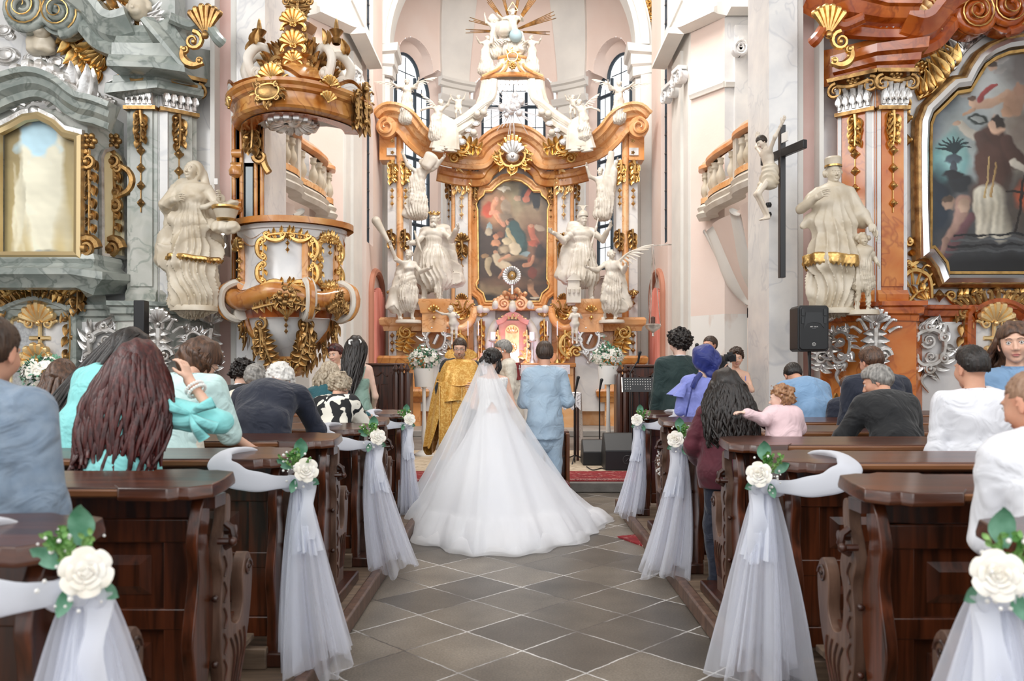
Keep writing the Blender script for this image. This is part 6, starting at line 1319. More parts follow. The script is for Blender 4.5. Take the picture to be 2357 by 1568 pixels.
  mb = MB(); c = A3((x(1105, 18.5, sg), 18.45, Z(712, 18.5))); mb.ball(c, (.09, .08, .1), 10); mb.ball(c+A3((-sg*.12, 0, -.03)), (.11, .05, .06), 10); part('cherub_head', mb, M_stucco)
 # --- canopy crown with lambrequin and falling drapery
 Yc = 19.6; zc = lambda py: Z(py, Yc); cpt = [(1110, 180), (1108, 172), (1114, 162), (1128, 158), (1140, 150), (1148, 140), (1146, 132), (1156, 128), (1180, 126)]; pr_ = [((AX-a)*Yc/F, zc(b)) for a, b in cpt]; pr_.append((0, zc(125)))
 mb = MB(); mb.lathe(pr_, (XC, Yc+.1, 0), 30, sy=.5); part('canopy', mb, M_stucco, ang=40)
 mb = MB()
 for (a, b, r) in ((1110, 181, .06), (1148, 132, .04)): mb.tube([(XC+(AX-a)*Yc/F*math.cos(q), Yc+.1-.52*(AX-a)*Yc/F*math.sin(q), zc(b)) for q in np.linspace(0, PI, 20)], r, 8)
 for px in (1110, 1145, 1215, 1250): mb.tube(catmull([H(px, 176, Yc-.25), H((px+AX)/2, 160, Yc-.3), H((px+AX*2)/3, 148, Yc-.2)], 5), .035, 6)
 part('canopy_moulding', mb, M_marbp)
 o = Orn((XC, Yc-.2, zc(140))); o.cartouche((0, 0), .17, .17, 8, seed=3); o.rosette((0, -.3), .1, 7, .25); o.build('canopy_cartouche', M_gold, root)
 mb = MB()
 for i in range(9):
  px = 1137+i*10.2; c = H(px, 192, Yc-.15); mb.prism([(-.05, .08), (.05, .08), (.05, -.02), (0, -.12), (-.05, -.02)][::-1], 0, .03, (c, (1, 0, 0), (0, 0, 1), (0, -1, 0))); mb.ball(c+A3((0, 0, -.17)), .015, 6)
 part('lambrequin', mb, M_silver, smooth=False)
 for sg in (-1, 1):
  mb = MB(); R = random.Random(6)
  main = [(1128, 186, 19.5), (1122, 225, 19.4), (1105, 255, 19.3), (1075, 280, 19.1), (1045, 300, 18.95), (1015, 325, 18.85)]
  for i in range(11):
   dt = (i-5)*2.6; P = [H(PX(a-dt*(.8 if j < 2 else .35), sg), b+dt*(.2 if j < 2 else 1.25), Y-.06*math.cos(i)) for j, (a, b, Y) in enumerate(main)]; mb.tube(catmull(P, 5), .09+.03*math.sin(i*2), 7, flat=.7, up=(0, 1, 0))
  for i in range(5): mb.tube(catmull([H(PX(1132-i*4, sg), 186, 19.45), H(PX(1130-i*5, sg), 215, 19.4), H(PX(1124-i*6, sg), 240, 19.4)], 4), .06, 6)
  # hanging cloth over the cornice
  for i in range(8): mb.tube(catmull([H(PX(1018+i*3, sg), 262+i*2, 18.75), H(PX(1010+i*5, sg), 300, 18.7), H(PX(1002+i*6, sg), 342+7*math.sin(i*1.3), 18.7)], 4), [.05+.012*q for q in range(9)], 6, flat=.5, up=(0, 1, 0))
  part('carved_drapery', mb, M_stucco)
  cloud(root, [(H(PX(1047, sg), 324, 18.9), .12), (H(PX(1062, sg), 327, 18.9), .1), (H(PX(1078, sg), 300, 19.0), .08), (H(PX(1095, sg), 285, 19.1), .09)], M_silver)
  for px, py in ((1056, 316), (1090, 305), (1098, 262), (1113, 258)):
   mb = MB(); mb.ball(H(PX(px, sg), py, 19.0), .085, 10); mb.ball(H(PX(px, sg), py+6, 19.05), (.11, .06, .06), 8); part('cherub_head', mb, M_stucco)
 # silver dove glory in front of the middle window
 o = Orn(H(1180, 250, 19.4)); R = random.Random(2)
 for i in range(40):
  a = R.uniform(0, 2*PI); l = R.uniform(.4, .85); 
  if .9 < a < 2.2: l *= 1.3
  o.stroke([(.12*math.cos(a), .12*math.sin(a), 0), (l*math.cos(a), l*math.sin(a), 0)], .01, .006, n=1, seg=4)
 for i in range(26): a = R.uniform(0, 2*PI); r = R.uniform(0, .26); o.mb.ball(o.p(r*math.cos(a), r*1.3*math.sin(a), R.uniform(.02, .12)), R.uniform(.05, .1), 8)
 o.build('silver_glory', mat('pale_silver', (.8, .8, .82), .35, .55), root)
 # golden rays at the very top
 o = Orn(H(1178, 72, 19.8))
 for a0, n, r0, r1 in ((58, 5, .5, 1.25), (80, 3, .6, 1.0), (105, 3, .6, .95), (128, 4, .5, 1.05), (165, 3, .8, 1.1), (181, 3, .8, 1.15), (22, 5, .5, 1.15), (-2, 3, .6, .95)):
  for i in range(n): a = math.radians(a0+(i-n/2)*2.2); q = 1-.1*(i % 2); o.stroke([(r0*.3*math.cos(a), r0*.3*math.sin(a)), (r1*q*math.cos(a), r1*q*math.sin(a))], .014, .01, n=1, seg=4)
 o.build('gilt_rays', M_goldd, root)
 return root
HA = high_altar()
def P3(px, py, Y): return A3(W(px, py, Y))
# statues of the high altar
st = 'statues of the high altar'
def S(label, px, py, Y, H=2., **kw): return statue(kw.pop('name', 'statue'), label, P3(px, py, Y), H, group=st, **kw)
spear = lambda a, b, r=.02: [seg(a, b, r, r, .005)]
S('white crowned saint statue with sceptre and cloak, left of the altar painting', 1000, 698, 18.45, 2.1, seed=1, crown='gold', hair=2, head=(5, -12, 0), arms={'L': ((-.16, .12, -.2), (-.12, .18, .16)), 'R': ((.16, .1, -.24), (.1, .2, -.04))}, robe=(.45, .3, .36), legs={'L': ((-.14, .12, .5), (-.12, .02, .09)), 'R': ((.14, .14, .5), (.2, .06, .09))},
cloak=[((-.1, -.12, 1.45), (-.28, -.15, .4), (.2, .1), (.3, .1)), ((.15, -.12, 1.4), (.3, -.15, .3), (.16, .1), (.22, .1))], extra=spear((.42, .3, 1.6), (-.1, .3, .1))+spear((-.1, .2, .05), (-.1, .2, .8), .07), base=(.36, .06))
S('white helmeted soldier saint statue with flag staff, right of the altar painting', 1342, 698, 18.45, 2.1, seed=2, crown='helmet', head=(5, 15, 0), arms={'R': ((.2, .08, -.2), (.22, .16, .12)), 'L': ((-.2, .1, -.2), (-.1, .2, .2))}, robe=(.5, .26, .34), legs={'L': ((-.14, .12, .5), (-.16, .05, .09)), 'R': ((.14, .14, .5), (.14, .02, .09))},
cloak=[((.1, -.1, 1.5), (.34, -.12, .5), (.2, .1), (.22, .1))], extra=spear((-.32, .3, 1.9), (.12, .32, .1)), base=(.36, .06))
S('white standing figure raising a torch, beside the left column of the high altar', 940, 738, 18.1, 1.62, seed=3, head=(-5, -30, 0), rz=PI+.35, arms={'R': ((.2, .1, .1), (.12, .1, .26)), 'L': ((-.12, .16, -.2), (-.16, .24, .06))}, fem=True, robe=(.35, .25, .22), legs={'L': ((-.1, .05, .5), (-.1, 0, .09)), 'R': ((.14, .1, .5), (.2, -.05, .09))}, cloak=[((.1, -.1, 1.3), (.3, -.1, .3), (.16, .1), (.26, .12))], extra=[seg((.48, .12, 1.75), (.75, .1, 2.2), .04, .1, .03)], base=(.3, .06))
S('white winged standing figure pointing upwards, beside the right column of the high altar', 1408, 738, 18.1, 1.62, seed=4, head=(-12, 25, 0), rz=PI-.35, arms={'R': ((.16, .16, -.18), (.16, .26, .06)), 'L': ((-.15, .1, -.22), (-.1, .2, .1))}, robe=(.3, .24, .22), legs={'L': ((-.1, .05, .5), (-.1, 0, .09)), 'R': ((.14, .1, .5), (.2, -.05, .09))}, cloak=[((-.1, -.1, 1.3), (-.25, -.1, .3), (.16, .1), (.26, .12))], wings=[(-1, (-.65, -.1, .3), .5)], base=(.3, .06))
S('white saint figure with shield on the upper left between the altar columns', 962, 510, 18.9, 1.5, seed=5, head=(10, 20, 0), arms={'L': ((-.25, .1, .1), (-.2, .15, .2)), 'R': ((.2, .1, .15), (.1, .1, .26))}, lat=-12, robe=(.2, .26, .3), cloak=[((.1, 0, 1.2), (.25, 0, .2), (.16, .1), (.2, .1)), ((-.25, .2, 1.5), (-.4, .2, 1.75), (.16, .1), (.2, .1))])
S('white saint figure with long flag on the upper right between the altar columns', 1388, 512, 18.9, 1.3, seed=6, head=(10, -20, 0), arms={'L': ((-.2, .1, .2), (-.1, .15, .26)), 'R': ((.2, .1, .05), (.1, .1, .26))}, lat=8, robe=(.2, .26, .3), cloak=[((-.25, .15, 2.2), (-.05, .1, .7), (.1, .05), (.2, .1)), ((-.35, .15, 1.6), (-.15, .1, .3), (.1, .1), (.16, .1))])
S('white winged angel standing on the left end of the altar cornice', 937, 284, 18.6, 1.05, seed=7, head=(5, 10, 0), arms={'L': ((-.22, .1, -.05), (-.1, .15, .2)), 'R': ((.22, .1, .0), (.14, .05, .1))}, robe=(.1, .28, .3), fem=True, wings=[(-1, (-.85, 0, .3), .45), (1, (1.0, 0, .18), .4)])
S('white winged angel standing on the right end of the altar cornice', 1425, 284, 18.6, 1.0, seed=8, head=(5, -10, 0), arms={'L': ((-.22, .1, .05), (-.14, .05, .1)), 'R': ((.22, .1, -.05), (.1, .15, .2))}, robe=(.1, .28, .3), fem=True, wings=[(-1, (-1.0, 0, .2), .4), (1, (.8, 0, .3), .45)])
S('white leaping angel over the left half of the altar cornice', 1003, 330, 18.7, 1.05, seed=9, lat=-18, head=(10, 10, 0), arms={'L': ((-.2, .1, .1), (-.1, .1, .2)), 'R': ((.28, .1, -.0), (.2, .05, -.1))}, robe=(.15, .28, .22), fem=True, wings=[(1, (.5, -.1, .4), .4)])
S('white leaping angel over the right half of the altar cornice', 1345, 330, 18.7, 1.05, seed=10, lat=18, head=(10, -10, 0), arms={'R': ((.2, .1, .1), (.1, .1, .2)), 'L': ((-.28, .1, -.0), (-.2, .05, -.1))}, robe=(.15, .28, .22), fem=True, wings=[(-1, (-.5, -.1, .4), .4)])
for sg, lb in ((-1, 'small white putto above the drapery left of the silver dove glory'), (1, 'small white putto above the drapery right of the silver dove glory')):
 S(lb, 1055 if sg < 0 else 1318, 280, 19.0, .62, nude=True, name='putto', hk=1.4, seed=11+sg, vox=.014, arms={'L': ((-.2, .1, .1), (-.1, .1, .22)), 'R': ((.2, .1, .05), (.12, .1, .2))}, legs={'L': ((-.16, .1, .5), (-.18, -.1, .15)), 'R': ((.16, .15, .55), (.1, 0, .1))})
S('white enthroned God the Father statue with blue globe at the top of the altar', 1180, 126, 19.7, 1.15, seed=13, crown='triangle', hair=2, arms={'L': ((-.2, .15, -.15), (.05, .25, .0)), 'R': ((.25, .1, -.1), (.12, .22, .05))}, robe=(.05, .36, .42), extra=[ell((.22, .2, .55), (.2, .2, .2))], cloak=[((-.2, .1, .7), (-.3, .1, .15), (.2, .15), (.25, .2))])
MB().ball(P3(1187, 82, 19.45), .16, 20).build('globe', mat('globe_blue', hexc('A9C2CB'), .4), HA)
S('white bearded figure seated left of God the Father at the altar top', 1138, 128, 19.7, .95, seed=14, hair=2, arms={'L': ((-.2, .15, -.1), (.0, .2, .1)), 'R': ((.2, .1, .1), (.05, .1, .2))}, robe=(.05, .34, .38), cloak=[((-.15, 0, 1.5), (.15, 0, 1.75), (.16, .1), (.2, .1))])
S('white kneeling winged angel on the left of the altar canopy', 1118, 165, 19.5, .9, seed=15, fem=True, lat=-8, head=(-8, 20, 0), arms={'L': ((-.18, .15, -.1), (.0, .2, .1)), 'R': ((.2, .2, -.1), (.1, .2, .1))}, robe=(.0, .3, .38), wings=[(-1, (-.95, 0, .12), .5)], cloak=[((0, 0, .6), (-.35, 0, .05), (.25, .15), (.1, .1))])
S('white kneeling winged angel on the right of the altar canopy', 1226, 165, 19.5, .9, seed=16, fem=True, lat=8, head=(-8, -20, 0), arms={'L': ((-.2, .2, -.1), (-.1, .2, .1)), 'R': ((.18, .15, -.1), (-.1, .2, .0))}, robe=(.0, .3, .38), wings=[(1, (.95, 0, .12), .5)], cloak=[((0, 0, .6), (.4, 0, .05), (.25, .15), (.1, .1))])
S('small white putto kneeling on the altar ledge right of the tabernacle', 1323, 790, 17.9, .8, name='putto', nude=True, hk=1.35, seed=17, vox=.014, arms={'L': ((-.15, .15, -.15), (.05, .15, .1)), 'R': ((.1, .15, -.2), (.0, .15, .0))})
S('small white putto leaning over the altar ledge left of the tabernacle', 1045, 792, 17.9, .85, name='putto', nude=True, hk=1.35, seed=18, vox=.014, lat=14, arms={'L': ((-.15, .15, -.15), (.05, .15, .1)), 'R': ((.25, .1, .0), (.2, .1, .1))})
# model of a church carried on the pedestal right
mb = MB(); c = P3(1320, 698, 18.0); mb.box(-.16, .16, -.14, .14, 0, .35, c=c); mb.box(-.13, .13, -.12, .12, .35, .5, c=c); mb.add([c+A3(q) for q in ((-.17, -.15, .5), (.17, -.15, .5), (0, -.15, .68), (-.17, .15, .5), (.17, .15, .5), (0, .15, .68))], [(0, 1, 2), (3, 5, 4), (0, 2, 5, 3), (1, 4, 5, 2), (0, 3, 4, 1)])
for i in (-1, 0, 1): mb.tube([c+A3((i*.1, -.15, .22)), c+A3((i*.1, -.16, .3))], .03, 8)
o = mb.build('church_model', M_stucco, None, smooth=False); tag(o, 'small white stone model of a gabled house beside the soldier saint statue', 'sculpture')
# ---- statues on the side altars
g2 = None
statue('statue', 'cream statue of a hooded woman holding a basket, on the green side altar', P3(447, 706, 10.35), 1.92, rz=PI+.1, mt=M_ivory, vox=.014, seed=21, fem=True, a=(0, -3, -2), head=(-5, -15, -4), lat=3, hair=0, hv=.008,
arms={'R': ((.15, .06, -.22), (-.2, .2, .04)), 'L': ((-.16, .06, -.22), (-.06, .2, .06))}, robe=(.03, .27, .27), folds=8, hem_gold=(.52, .3, .07), base=(.3, .06), wide=1.15,
cloak=[((.14, -.1, 1.45), (.36, -.06, 1.15), (.1, .09), (.07, .05)), ((.12, -.12, 1.4), (.3, -.08, .55), (.16, .09), (.2, .12)), ((.3, -.08, .7), (.2, -.1, .25), (.18, .1), (.1, .08)), ((.2, .12, 1.02), (-.22, .1, .96), (.05, .07), (.05, .06), (0, 1, 0)), ((-.16, -.08, 1.2), (-.22, -.06, .6), (.08, .06), (.12, .08))],
extra=[ell((0, -.04, 1.78), (.115, .12, .13)), cut(ell((0, .09, 1.74), (.075, .1, .1))), seg((-.1, -.08, 1.75), (-.14, -.08, 1.5), .045, .06)])
rt = thing('stone_basket', 'cream carved basket with cloth held out by the hooded woman statue', 'basket', P3(520, 500, 10.2)); mb = MB(); c = P3(520, 500, 10.2); mb.lathe([(0, -.06), (.09, -.06), (.12, 0), (.16, .1), (.175, .13), (.15, .13), (0, .11)], c, 20); mb.build('basket', M_ivory, rt); mb = MB(); mb.lathe([(.163, .09), (.18, .11), (.175, .135), (.15, .13)], c, 20); mb.lathe([(.1, -.06), (.11, -.05), (.12, -.02), (.1, -.02)], c, 16); mb.build('gilt_rim', M_gold, rt)
V, Fq = sdf([ell(c+A3((-.05, 0, .17)), (.13, .09, .04)), ell(c+A3((.08, 0, .18)), (.08, .08, .04)), ell(c+A3((0, -.02, -.13)), (.2, .08, .09)), seg(c+A3((-.15, 0, .16)), c+A3((-.3, 0, .12)), .04)], .01, .03, lambda p, d: d+.01*wob(p, 9, 3)); MB().add(V, Fq).build('cloth', M_ivory, rt)
statue('statue', 'cream statue of a capped cleric with gilt lace hem, on the orange side altar', P3(1918, 712, 10.3), 1.9, rz=PI-.12, mt=M_ivory, vox=.013, seed=22, crown='hat', a=(0, 0, 0), head=(0, 8, 0), hv=.007, wide=1.05,
arms={'R': ((.2, .06, -.2), (-.12, .2, .08)), 'L': ((-.17, .02, -.27), (-.06, .12, -.2))}, robe=(.03, .24, .23), folds=7, hem_gold=(.5, .325, .14), base=(.28, .06),
extra=[eseg((0, 0, 1.5), (0, .0, 1.1), (.19, .15), (.31, .2), (1, 0, 0), .03), eseg((0, 0, 1.3), (0, .02, .62), (.2, .16), (.33, .25), (1, 0, 0), .03), seg((.3, 0, 1.15), (.38, 0, 1.08), .09, .05), seg((-.3, 0, 1.2), (-.36, 0, 1.1), .1, .06), seg((.26, .0, .6), (.27, 0, .2), .05, .05, .02)])
V_ = statue('statue', 'small cream statue of a boy in wig and frock coat beside the cleric statue', P3(1986, 716, 10.15), .98, rz=PI-.05, mt=M_ivory, vox=.009, seed=23, head=(0, 0, 4), hk=1.25, robe=None, legs={'L': ((-.1, .03, .5), (-.13, -.02, .07)), 'R': ((.1, .03, .5), (.13, 0, .07))},
arms={'R': ((.1, -.02, -.28), (.08, .08, -.12)), 'L': ((-.1, -.02, -.2), (-.03, .08, -.1))}, base=(.2, .05), hv=.006,
extra=[eseg((0, -.02, .8), (0, -.03, .34), (.085, .07), (.16, .1), (1, 0, 0), .02), ell((.075, 0, .93), (.03, .03, .035)), ell((-.075, 0, .93), (.03, .03, .035)), eseg((0, .01, .56), (0, 0, .42), (.1, .07), (.12, .07), (1, 0, 0), .02)])
# ================================================================ pulpit (left pier)
def pulpit():
 Y0 = 10.75; cx = XP(665, Y0); root = thing('pulpit', 'ornate gilt and orange marble pulpit with sounding canopy hanging on the left pier', 'pulpit', (cx, Y0, 1.6))
 Z = lambda py, Y=Y0: HC-(py-CY)*Y/F
 K = Y0/F; part = lambda n, mb, mt, **kw: mb.build(n, mt, root, **kw)
 NA = 41
 def ring(rx, ry, z, wav=0, a0=-100, a1=100, cxx=0.):   # open towards the pier, front at -Y
  a = np.radians(np.linspace(a0, a1, NA)); q = 1+wav*np.cos(a*4)
  return np.stack([cx+cxx+rx*q*np.sin(a), Y0+.15-ry*q*np.cos(a), z+0*a], -1)
 def loft(rows, name, mt, ang=30, thick=False):
  mb = MB(); mb.grid(np.array(rows)[::-1]); return part(name, mb, mt, ang=ang)
 rx = 120*K; ry = .62
 # body: parapet, bulge, bowl, foot
 loft([ring(rx*1.04, ry*1.04, Z(528), .02), ring(rx*1.0, ry, Z(545), .02), ring(rx*.97, ry*.97, Z(560), .02), ring(rx*.93, ry*.93, Z(600), .02), ring(rx*.93, ry*.95, Z(650), .02), ring(rx*1.0, ry*1.05, Z(672), .02)], 'parapet', M_marbw, 60)
 mb = MB(); mb.sweep(ring(rx*1.05, ry*1.05, Z(528), .02)[::-1], [(0, -.06), (.04, -.05), (.05, .0), (.08, .03), (.07, .07), (-.08, .08), (-.08, 0)]); part('handrail', mb, M_amber, ang=30)
 mb = MB(); r = ring(rx*1.0, ry*1.0, Z(556), .02); r[:, 2] += .11*np.cos(np.linspace(0, 1, NA)*6*PI)*-.6; mb.sweep(r[::-1], [(0, -.05), (.03, -.04), (.04, 0), (.05, .04), (0, .05)]); part('wavy_moulding', mb, M_amber, ang=30)
 mb = MB(); r = ring(rx*1.1, ry*1.12, Z(690), .03); r[:, 2] += .05*np.cos(np.linspace(-1, 1, NA)*2.5*PI); mb.tube(r, .13, 12); part('bulging_moulding', mb, M_amber, ang=60)
 loft([ring(rx*1.02, ry*1.02, Z(705), .02), ring(rx*.95, ry*.95, Z(725), .02), ring(rx*.93, ry*.93, Z(735), .02)], 'lower_band', M_marbd)
 B = [(735, .86, .86), (760, .8, .8), (785, .62, .62), (805, .4, .42), (820, .27, .3), (832, .22, .25), (855, .2, .23)]
 loft([ring(rx*a, ry*b, Z(p), .03) for p, a, b in B], 'bowl', M_marbw, 60)
 mb = MB(); mb.sweep(ring(rx*.25, ry*.27, Z(832), 0)[::-1], [(0, -.03), (.04, 0), (0, .03)]); mb.lathe([(0, -.02), (.12, 0), (.2, .06), (.24, .12), (.2, .16)], (cx, Y0+.1, Z(866)), 16); mb.lathe([(.2, 0), (.24, .02), (.24, .08), (.28, .1), (.26, .14)], (cx, Y0+.12, Z(845)), 16); part('foot', mb, M_amber, ang=40)
 # volute brackets straddling the bulge
 for a in (-62, -10, 32, 75):
  t = math.radians(a); c = A3((cx, Y0+.15, 0)); d = A3((math.sin(t), -math.cos(t), 0)); R0 = math.hypot(rx*math.sin(t), ry*math.cos(t))
  if a != -10:
   P = [c+d*(R0*q)+A3((0, 0, Z(p))) for q, p in ((.95, 660), (1.08, 655), (1.3, 672), (1.34, 705), (1.22, 730), (1.02, 738), (.98, 725))]
   mb = MB(); mb.tube(catmull(P, 5), .075, 8, flat=.7); mb.tube([P[-1]-np.cross(d, (0, 0, 1))*.08, P[-1]+np.cross(d, (0, 0, 1))*.08], .09, 12); part('volute_bracket', mb, M_stucco)
   mb = MB(); mb.tube(catmull([q+d*.03 for q in P[1:-1]], 5), .045, 6); part('bracket_band', mb, M_amber)
   # pilaster strips on the parapet and gilded ribs on the bowl
   mb = MB(); mb.tube([c+d*R0*.97+A3((0, 0, Z(555))), c+d*R0*.95+A3((0, 0, Z(600))), c+d*R0*.97+A3((0, 0, Z(662)))], .055, 8); mb.tube([c+d*R0*.97+A3((0, 0, Z(662)))-np.cross(d, (0, 0, 1))*.07, c+d*R0*.97+A3((0, 0, Z(662)))+np.cross(d, (0, 0, 1))*.07], .065, 10); part('parapet_strip', mb, M_marbp)
  mb = MB(); P = catmull([c+d*math.hypot(rx*x*math.sin(t), ry*y*math.cos(t))*1.03+A3((0, 0, Z(p))) for p, x, y in B], 3); mb.tube(P, .045, 8) if a != -10 else None
  if a != -10: part('bowl_rib', mb, M_amber)
  for i, (p, x, y) in enumerate(B[:5]):
   if a == -10: break
   o = Orn(c+d*(math.hypot(rx*x*math.sin(t), ry*y*math.cos(t))*1.05)+A3((0, 0, Z(p+8))), np.cross((0, 0, 1), d), d); o.foliage((0, .06), 3, .13, .22, .02, i+int(a)); o.rosette((0, 0), .05, 5, .03); o.build('gilt_rib_foliage', M_goldd, root)
 def on(a, py, f=1.0): t = math.radians(a); return A3((cx+rx*f*math.sin(t), Y0+.15-ry*f*math.cos(t)-.02, Z(py))), nrm((math.sin(t)/rx, -math.cos(t)/ry, 0))
 for a, w_ in ((10, 1), (58, .45)):
  p, n = on(a, 612, .97); U = nrm(np.cross((0, 0, 1), n)); U = U if U[0] > 0 else -U; o = Orn(p, U, n); W_, Hh = .27*w_+.04, .33
  for s_ in (-1, 1):
   for v0, v1 in ((.3, .02), (-.02, -.3)): o.cscroll((s_*W_, v0), (s_*W_, v1), .25*s_, .028, .02); o.foliage((s_*W_, v0), 4, .07, .28, .02, int(v0*10))
  for v in (Hh, -Hh):
   for s_ in (-1, 1): o.cscroll((s_*W_*.95, v), (s_*.03, v), .25*np.sign(v)*s_, .028, .02)
   o.frond([(-W_*.8, v), (0, v+.03), (W_*.8, v)], .02, .08, 7)
  o.drop((0, Hh+.02), 3, .035, 2.4); o.rosette((0, -Hh), .06, 6); o.build('gilt_frame', M_gold, root)
  p, n = on(a, 700, 1.2); o = Orn(p, U, n); o.rosette((0, .05), .11*w_+.03, 7); o.cartouche((0, .04), .16*w_, .14, 10, seed=3); o.crest((0, -.12), .3, -.12, 7); o.frond([(-.42*w_, -.12), (-.2*w_, -.06), (0, -.02)], .025, .08, 6); o.frond([(.42*w_, -.12), (.2*w_, -.06), (0, -.02)], .025, .08, 6); o.build('gilt_mask', M_goldd, root)
 p, n = on(-55, 580, .97); U = nrm(np.cross((0, 0, 1), n)); U = U if U[0] > 0 else -U; o = Orn(p, U, n); o.shell((0, -.02), .15, 0, 180, 7); o.drop((0, -.1), 3, .05, 2.4); o.build('gilt_shell', M_gold, root)
 for a, dx in ((-28, -1), (38, 1), (8, 0)):
  p, n = on(a, 775, .8); o = Orn(p+n*.02); 
  if dx: o.spiral((0, .15), .09, 1.4, 90, dx, .03, .03); o.foliage((0, .15), 6, .12, .4, .02, a); o.frond([(0, .1), (-dx*.05, -.1), (-dx*.14, -.35)], .04, .12, 6)
  else: o.drop((0, .24), 3, .035, 2.2)
  o.build('gilt_scroll', M_goldd, root)
 o = Orn((cx, Y0-.12, Z(842))); o.cartouche((0, 0), .1, .09, 6); o.build('gilt_shield', M_gold, root)
 # back wall with door between tub and canopy
 yb = Y0+.25; X = lambda px, Y=yb: XP(px, Y)
 mb = MB(); mb.box(X(537), X(560), yb, yb+.15, Z(690, yb), Z(235, yb)); mb.box(X(588), X(602), yb, yb+.15, Z(530, yb), Z(310, yb)); part('back_board', mb, M_marbw, smooth=False)
 mb = MB()
 for px in (539, 557, 590, 604): mb.tube([(X(px), yb-.02, Z(690 if px < 570 else 530, yb)), (X(px), yb-.02, Z(270, yb))], .03, 8)
 for py in (355, 385, 470, 560): mb.tube([(X(537), yb-.03, Z(py, yb)), (X(560), yb-.03, Z(py, yb))], .06, 10)
 for py in (395, 480, 660): mb.lathe([(.02, -.1), (.09, -.06), (.1, .0), (.06, .07), (.08, .1)], (X(545), yb-.03, Z(py, yb)), 12)
 part('back_moulding', mb, M_amber, ang=50)
 mb = MB(); mb.box(X(562), X(590), yb+.0, yb+.06, Z(530, yb), Z(375, yb)); dr = part('door', mb, M_woodd, smooth=False); mb = MB(); mb.box(X(567), X(583), yb-.03, yb, Z(520, yb), Z(385, yb)); mb.build('door_panel', mat('grey_glaze', hexc('8E999E'), .2), dr, smooth=False)
 o = Orn((X(588), yb-.1, Z(300, yb))); o.foliage((0, .25), 10, .17, .55, .04, 3); o.spiral((.06, .1), .1, 1.3, 90, 1, .03, .05); o.build('gilt_foliage', M_goldd, root)
 o = Orn((X(604), yb-.06, Z(365, yb))); o.spiral((0, 0), .09, 1.3, 180, 1, .04, .04); o.stroke([(.03, .0), (.06, -.12), (.12, -.22)], .05, w=.03); o.build('gilt_console', M_goldd, root)
 # ---- canopy
 cxc = 20*K; Rx, Ry = 150*K, .95
 rg = lambda f, py, wv=.025, dz=0: ring(Rx*f, Ry*f, Z(py)+dz, wv, cxx=cxc)
 def tilt(r): return r
 mb = MB(); mb.grid(np.array([rg(.86, 294), rg(.97, 291), rg(1.0, 286), rg(.97, 270), rg(.98, 256), rg(1.03, 252), rg(1.04, 246), rg(1.09, 240), rg(1.09, 233), rg(.9, 229), rg(.5, 210)])); part('canopy_cornice', mb, M_amber, ang=25)
 c0 = rg(0.001, 285, 0); mb = MB(); mb.grid(np.array([c0, rg(.4, 280, 0), rg(.7, 285), rg(.86, 294)])); part('canopy_soffit', mb, M_grey, ang=50); mb = MB(); mb.grid(np.array([rg(.62, 286), rg(.66, 296), rg(.86, 296.5)])); part('soffit_border', mb, M_marbd, ang=50)
 mb = MB(); mb.tube(rg(.7, 287)-A3((0, 0, .02)), .03, 6); part('soffit_ring', mb, M_marbd)
 o = Orn((cx+cxc, Y0-.2, Z(284)), (1, 0, 0), (0, 0, -1), V=(0, -1, 0)); o.shell((0, 0), .3, 0, 360, 14, .0, .3); o.mb.ball(o.p(0, 0, .06), (.09, .14, .05), 10); [o.leaf((0, 0), a, .35, .08, .04) for a in (0, 180)]; o.build('silver_dove', M_silver, root)
 # wavy pediments on the cornice
 P = []
 for i, a in enumerate(np.linspace(-95, 95, 60)):
  t = math.radians(a); P.append((cx+cxc+Rx*1.06*math.sin(t), Y0+.15-Ry*1.06*math.cos(t), Z(231)+.12*max(0, math.cos((a-0)/62*2*PI))**1.0-.02))
 mb = MB(); mb.sweep(np.array(P)[::-1], [(0, -.04), (.05, -.03), (.07, .03), (0, .05)]); part('wavy_pediment', mb, M_amber, ang=30)
 mb = MB(); Q = np.array(P); mb.grid([Q, Q*A3((1, 1, 0))+A3((0, .02, Z(234)))]); part('pediment_field', mb, M_marbw)
 def onc(a, py, f=1.0): t = math.radians(a); return A3((cx+cxc+Rx*f*math.sin(t), Y0+.15-Ry*f*math.cos(t)-.03, Z(py))), nrm((math.sin(t)/Rx, -math.cos(t)/Ry, 0))
 for a, py, k_, nm in ((-8, 264, .8, 'c'), (-55, 266, .6, 's'), (38, 266, .6, 's'), (-5, 228, .7, 't'), (40, 232, .5, 't'), (80, 250, 1.1, 'f'), (68, 262, .8, 'f')):
  p, n = onc(a, py, 1.02); U = nrm(np.cross((0, 0, 1), n)); U = U if U[0] > 0 else -U; o = Orn(p, U, n, k_)
  if nm == 'c': o.cartouche((0, 0), .26, .18, 14, seed=8); o.mb.ball(o.p(0, 0, .03), (.16, .04, .1), 14)
  elif nm == 's': o.shell((0, -.08), .22, 30, 150, 6)
  elif nm == 't': o.shell((0, -.06), .24, 15, 165, 7); o.crest((0, -.02), .4, .12, 7)
  else: o.foliage((0, .3), 9, .16, .6, .02, 4); o.crest((0, .1), .2, .2, 5)
  o.build('gilt_ornament', M_gold if nm in 'ts' else M_goldd, root)
 # open crown of scrolls
 ctr = A3((cx+cxc-.0, Y0+.1, 0))
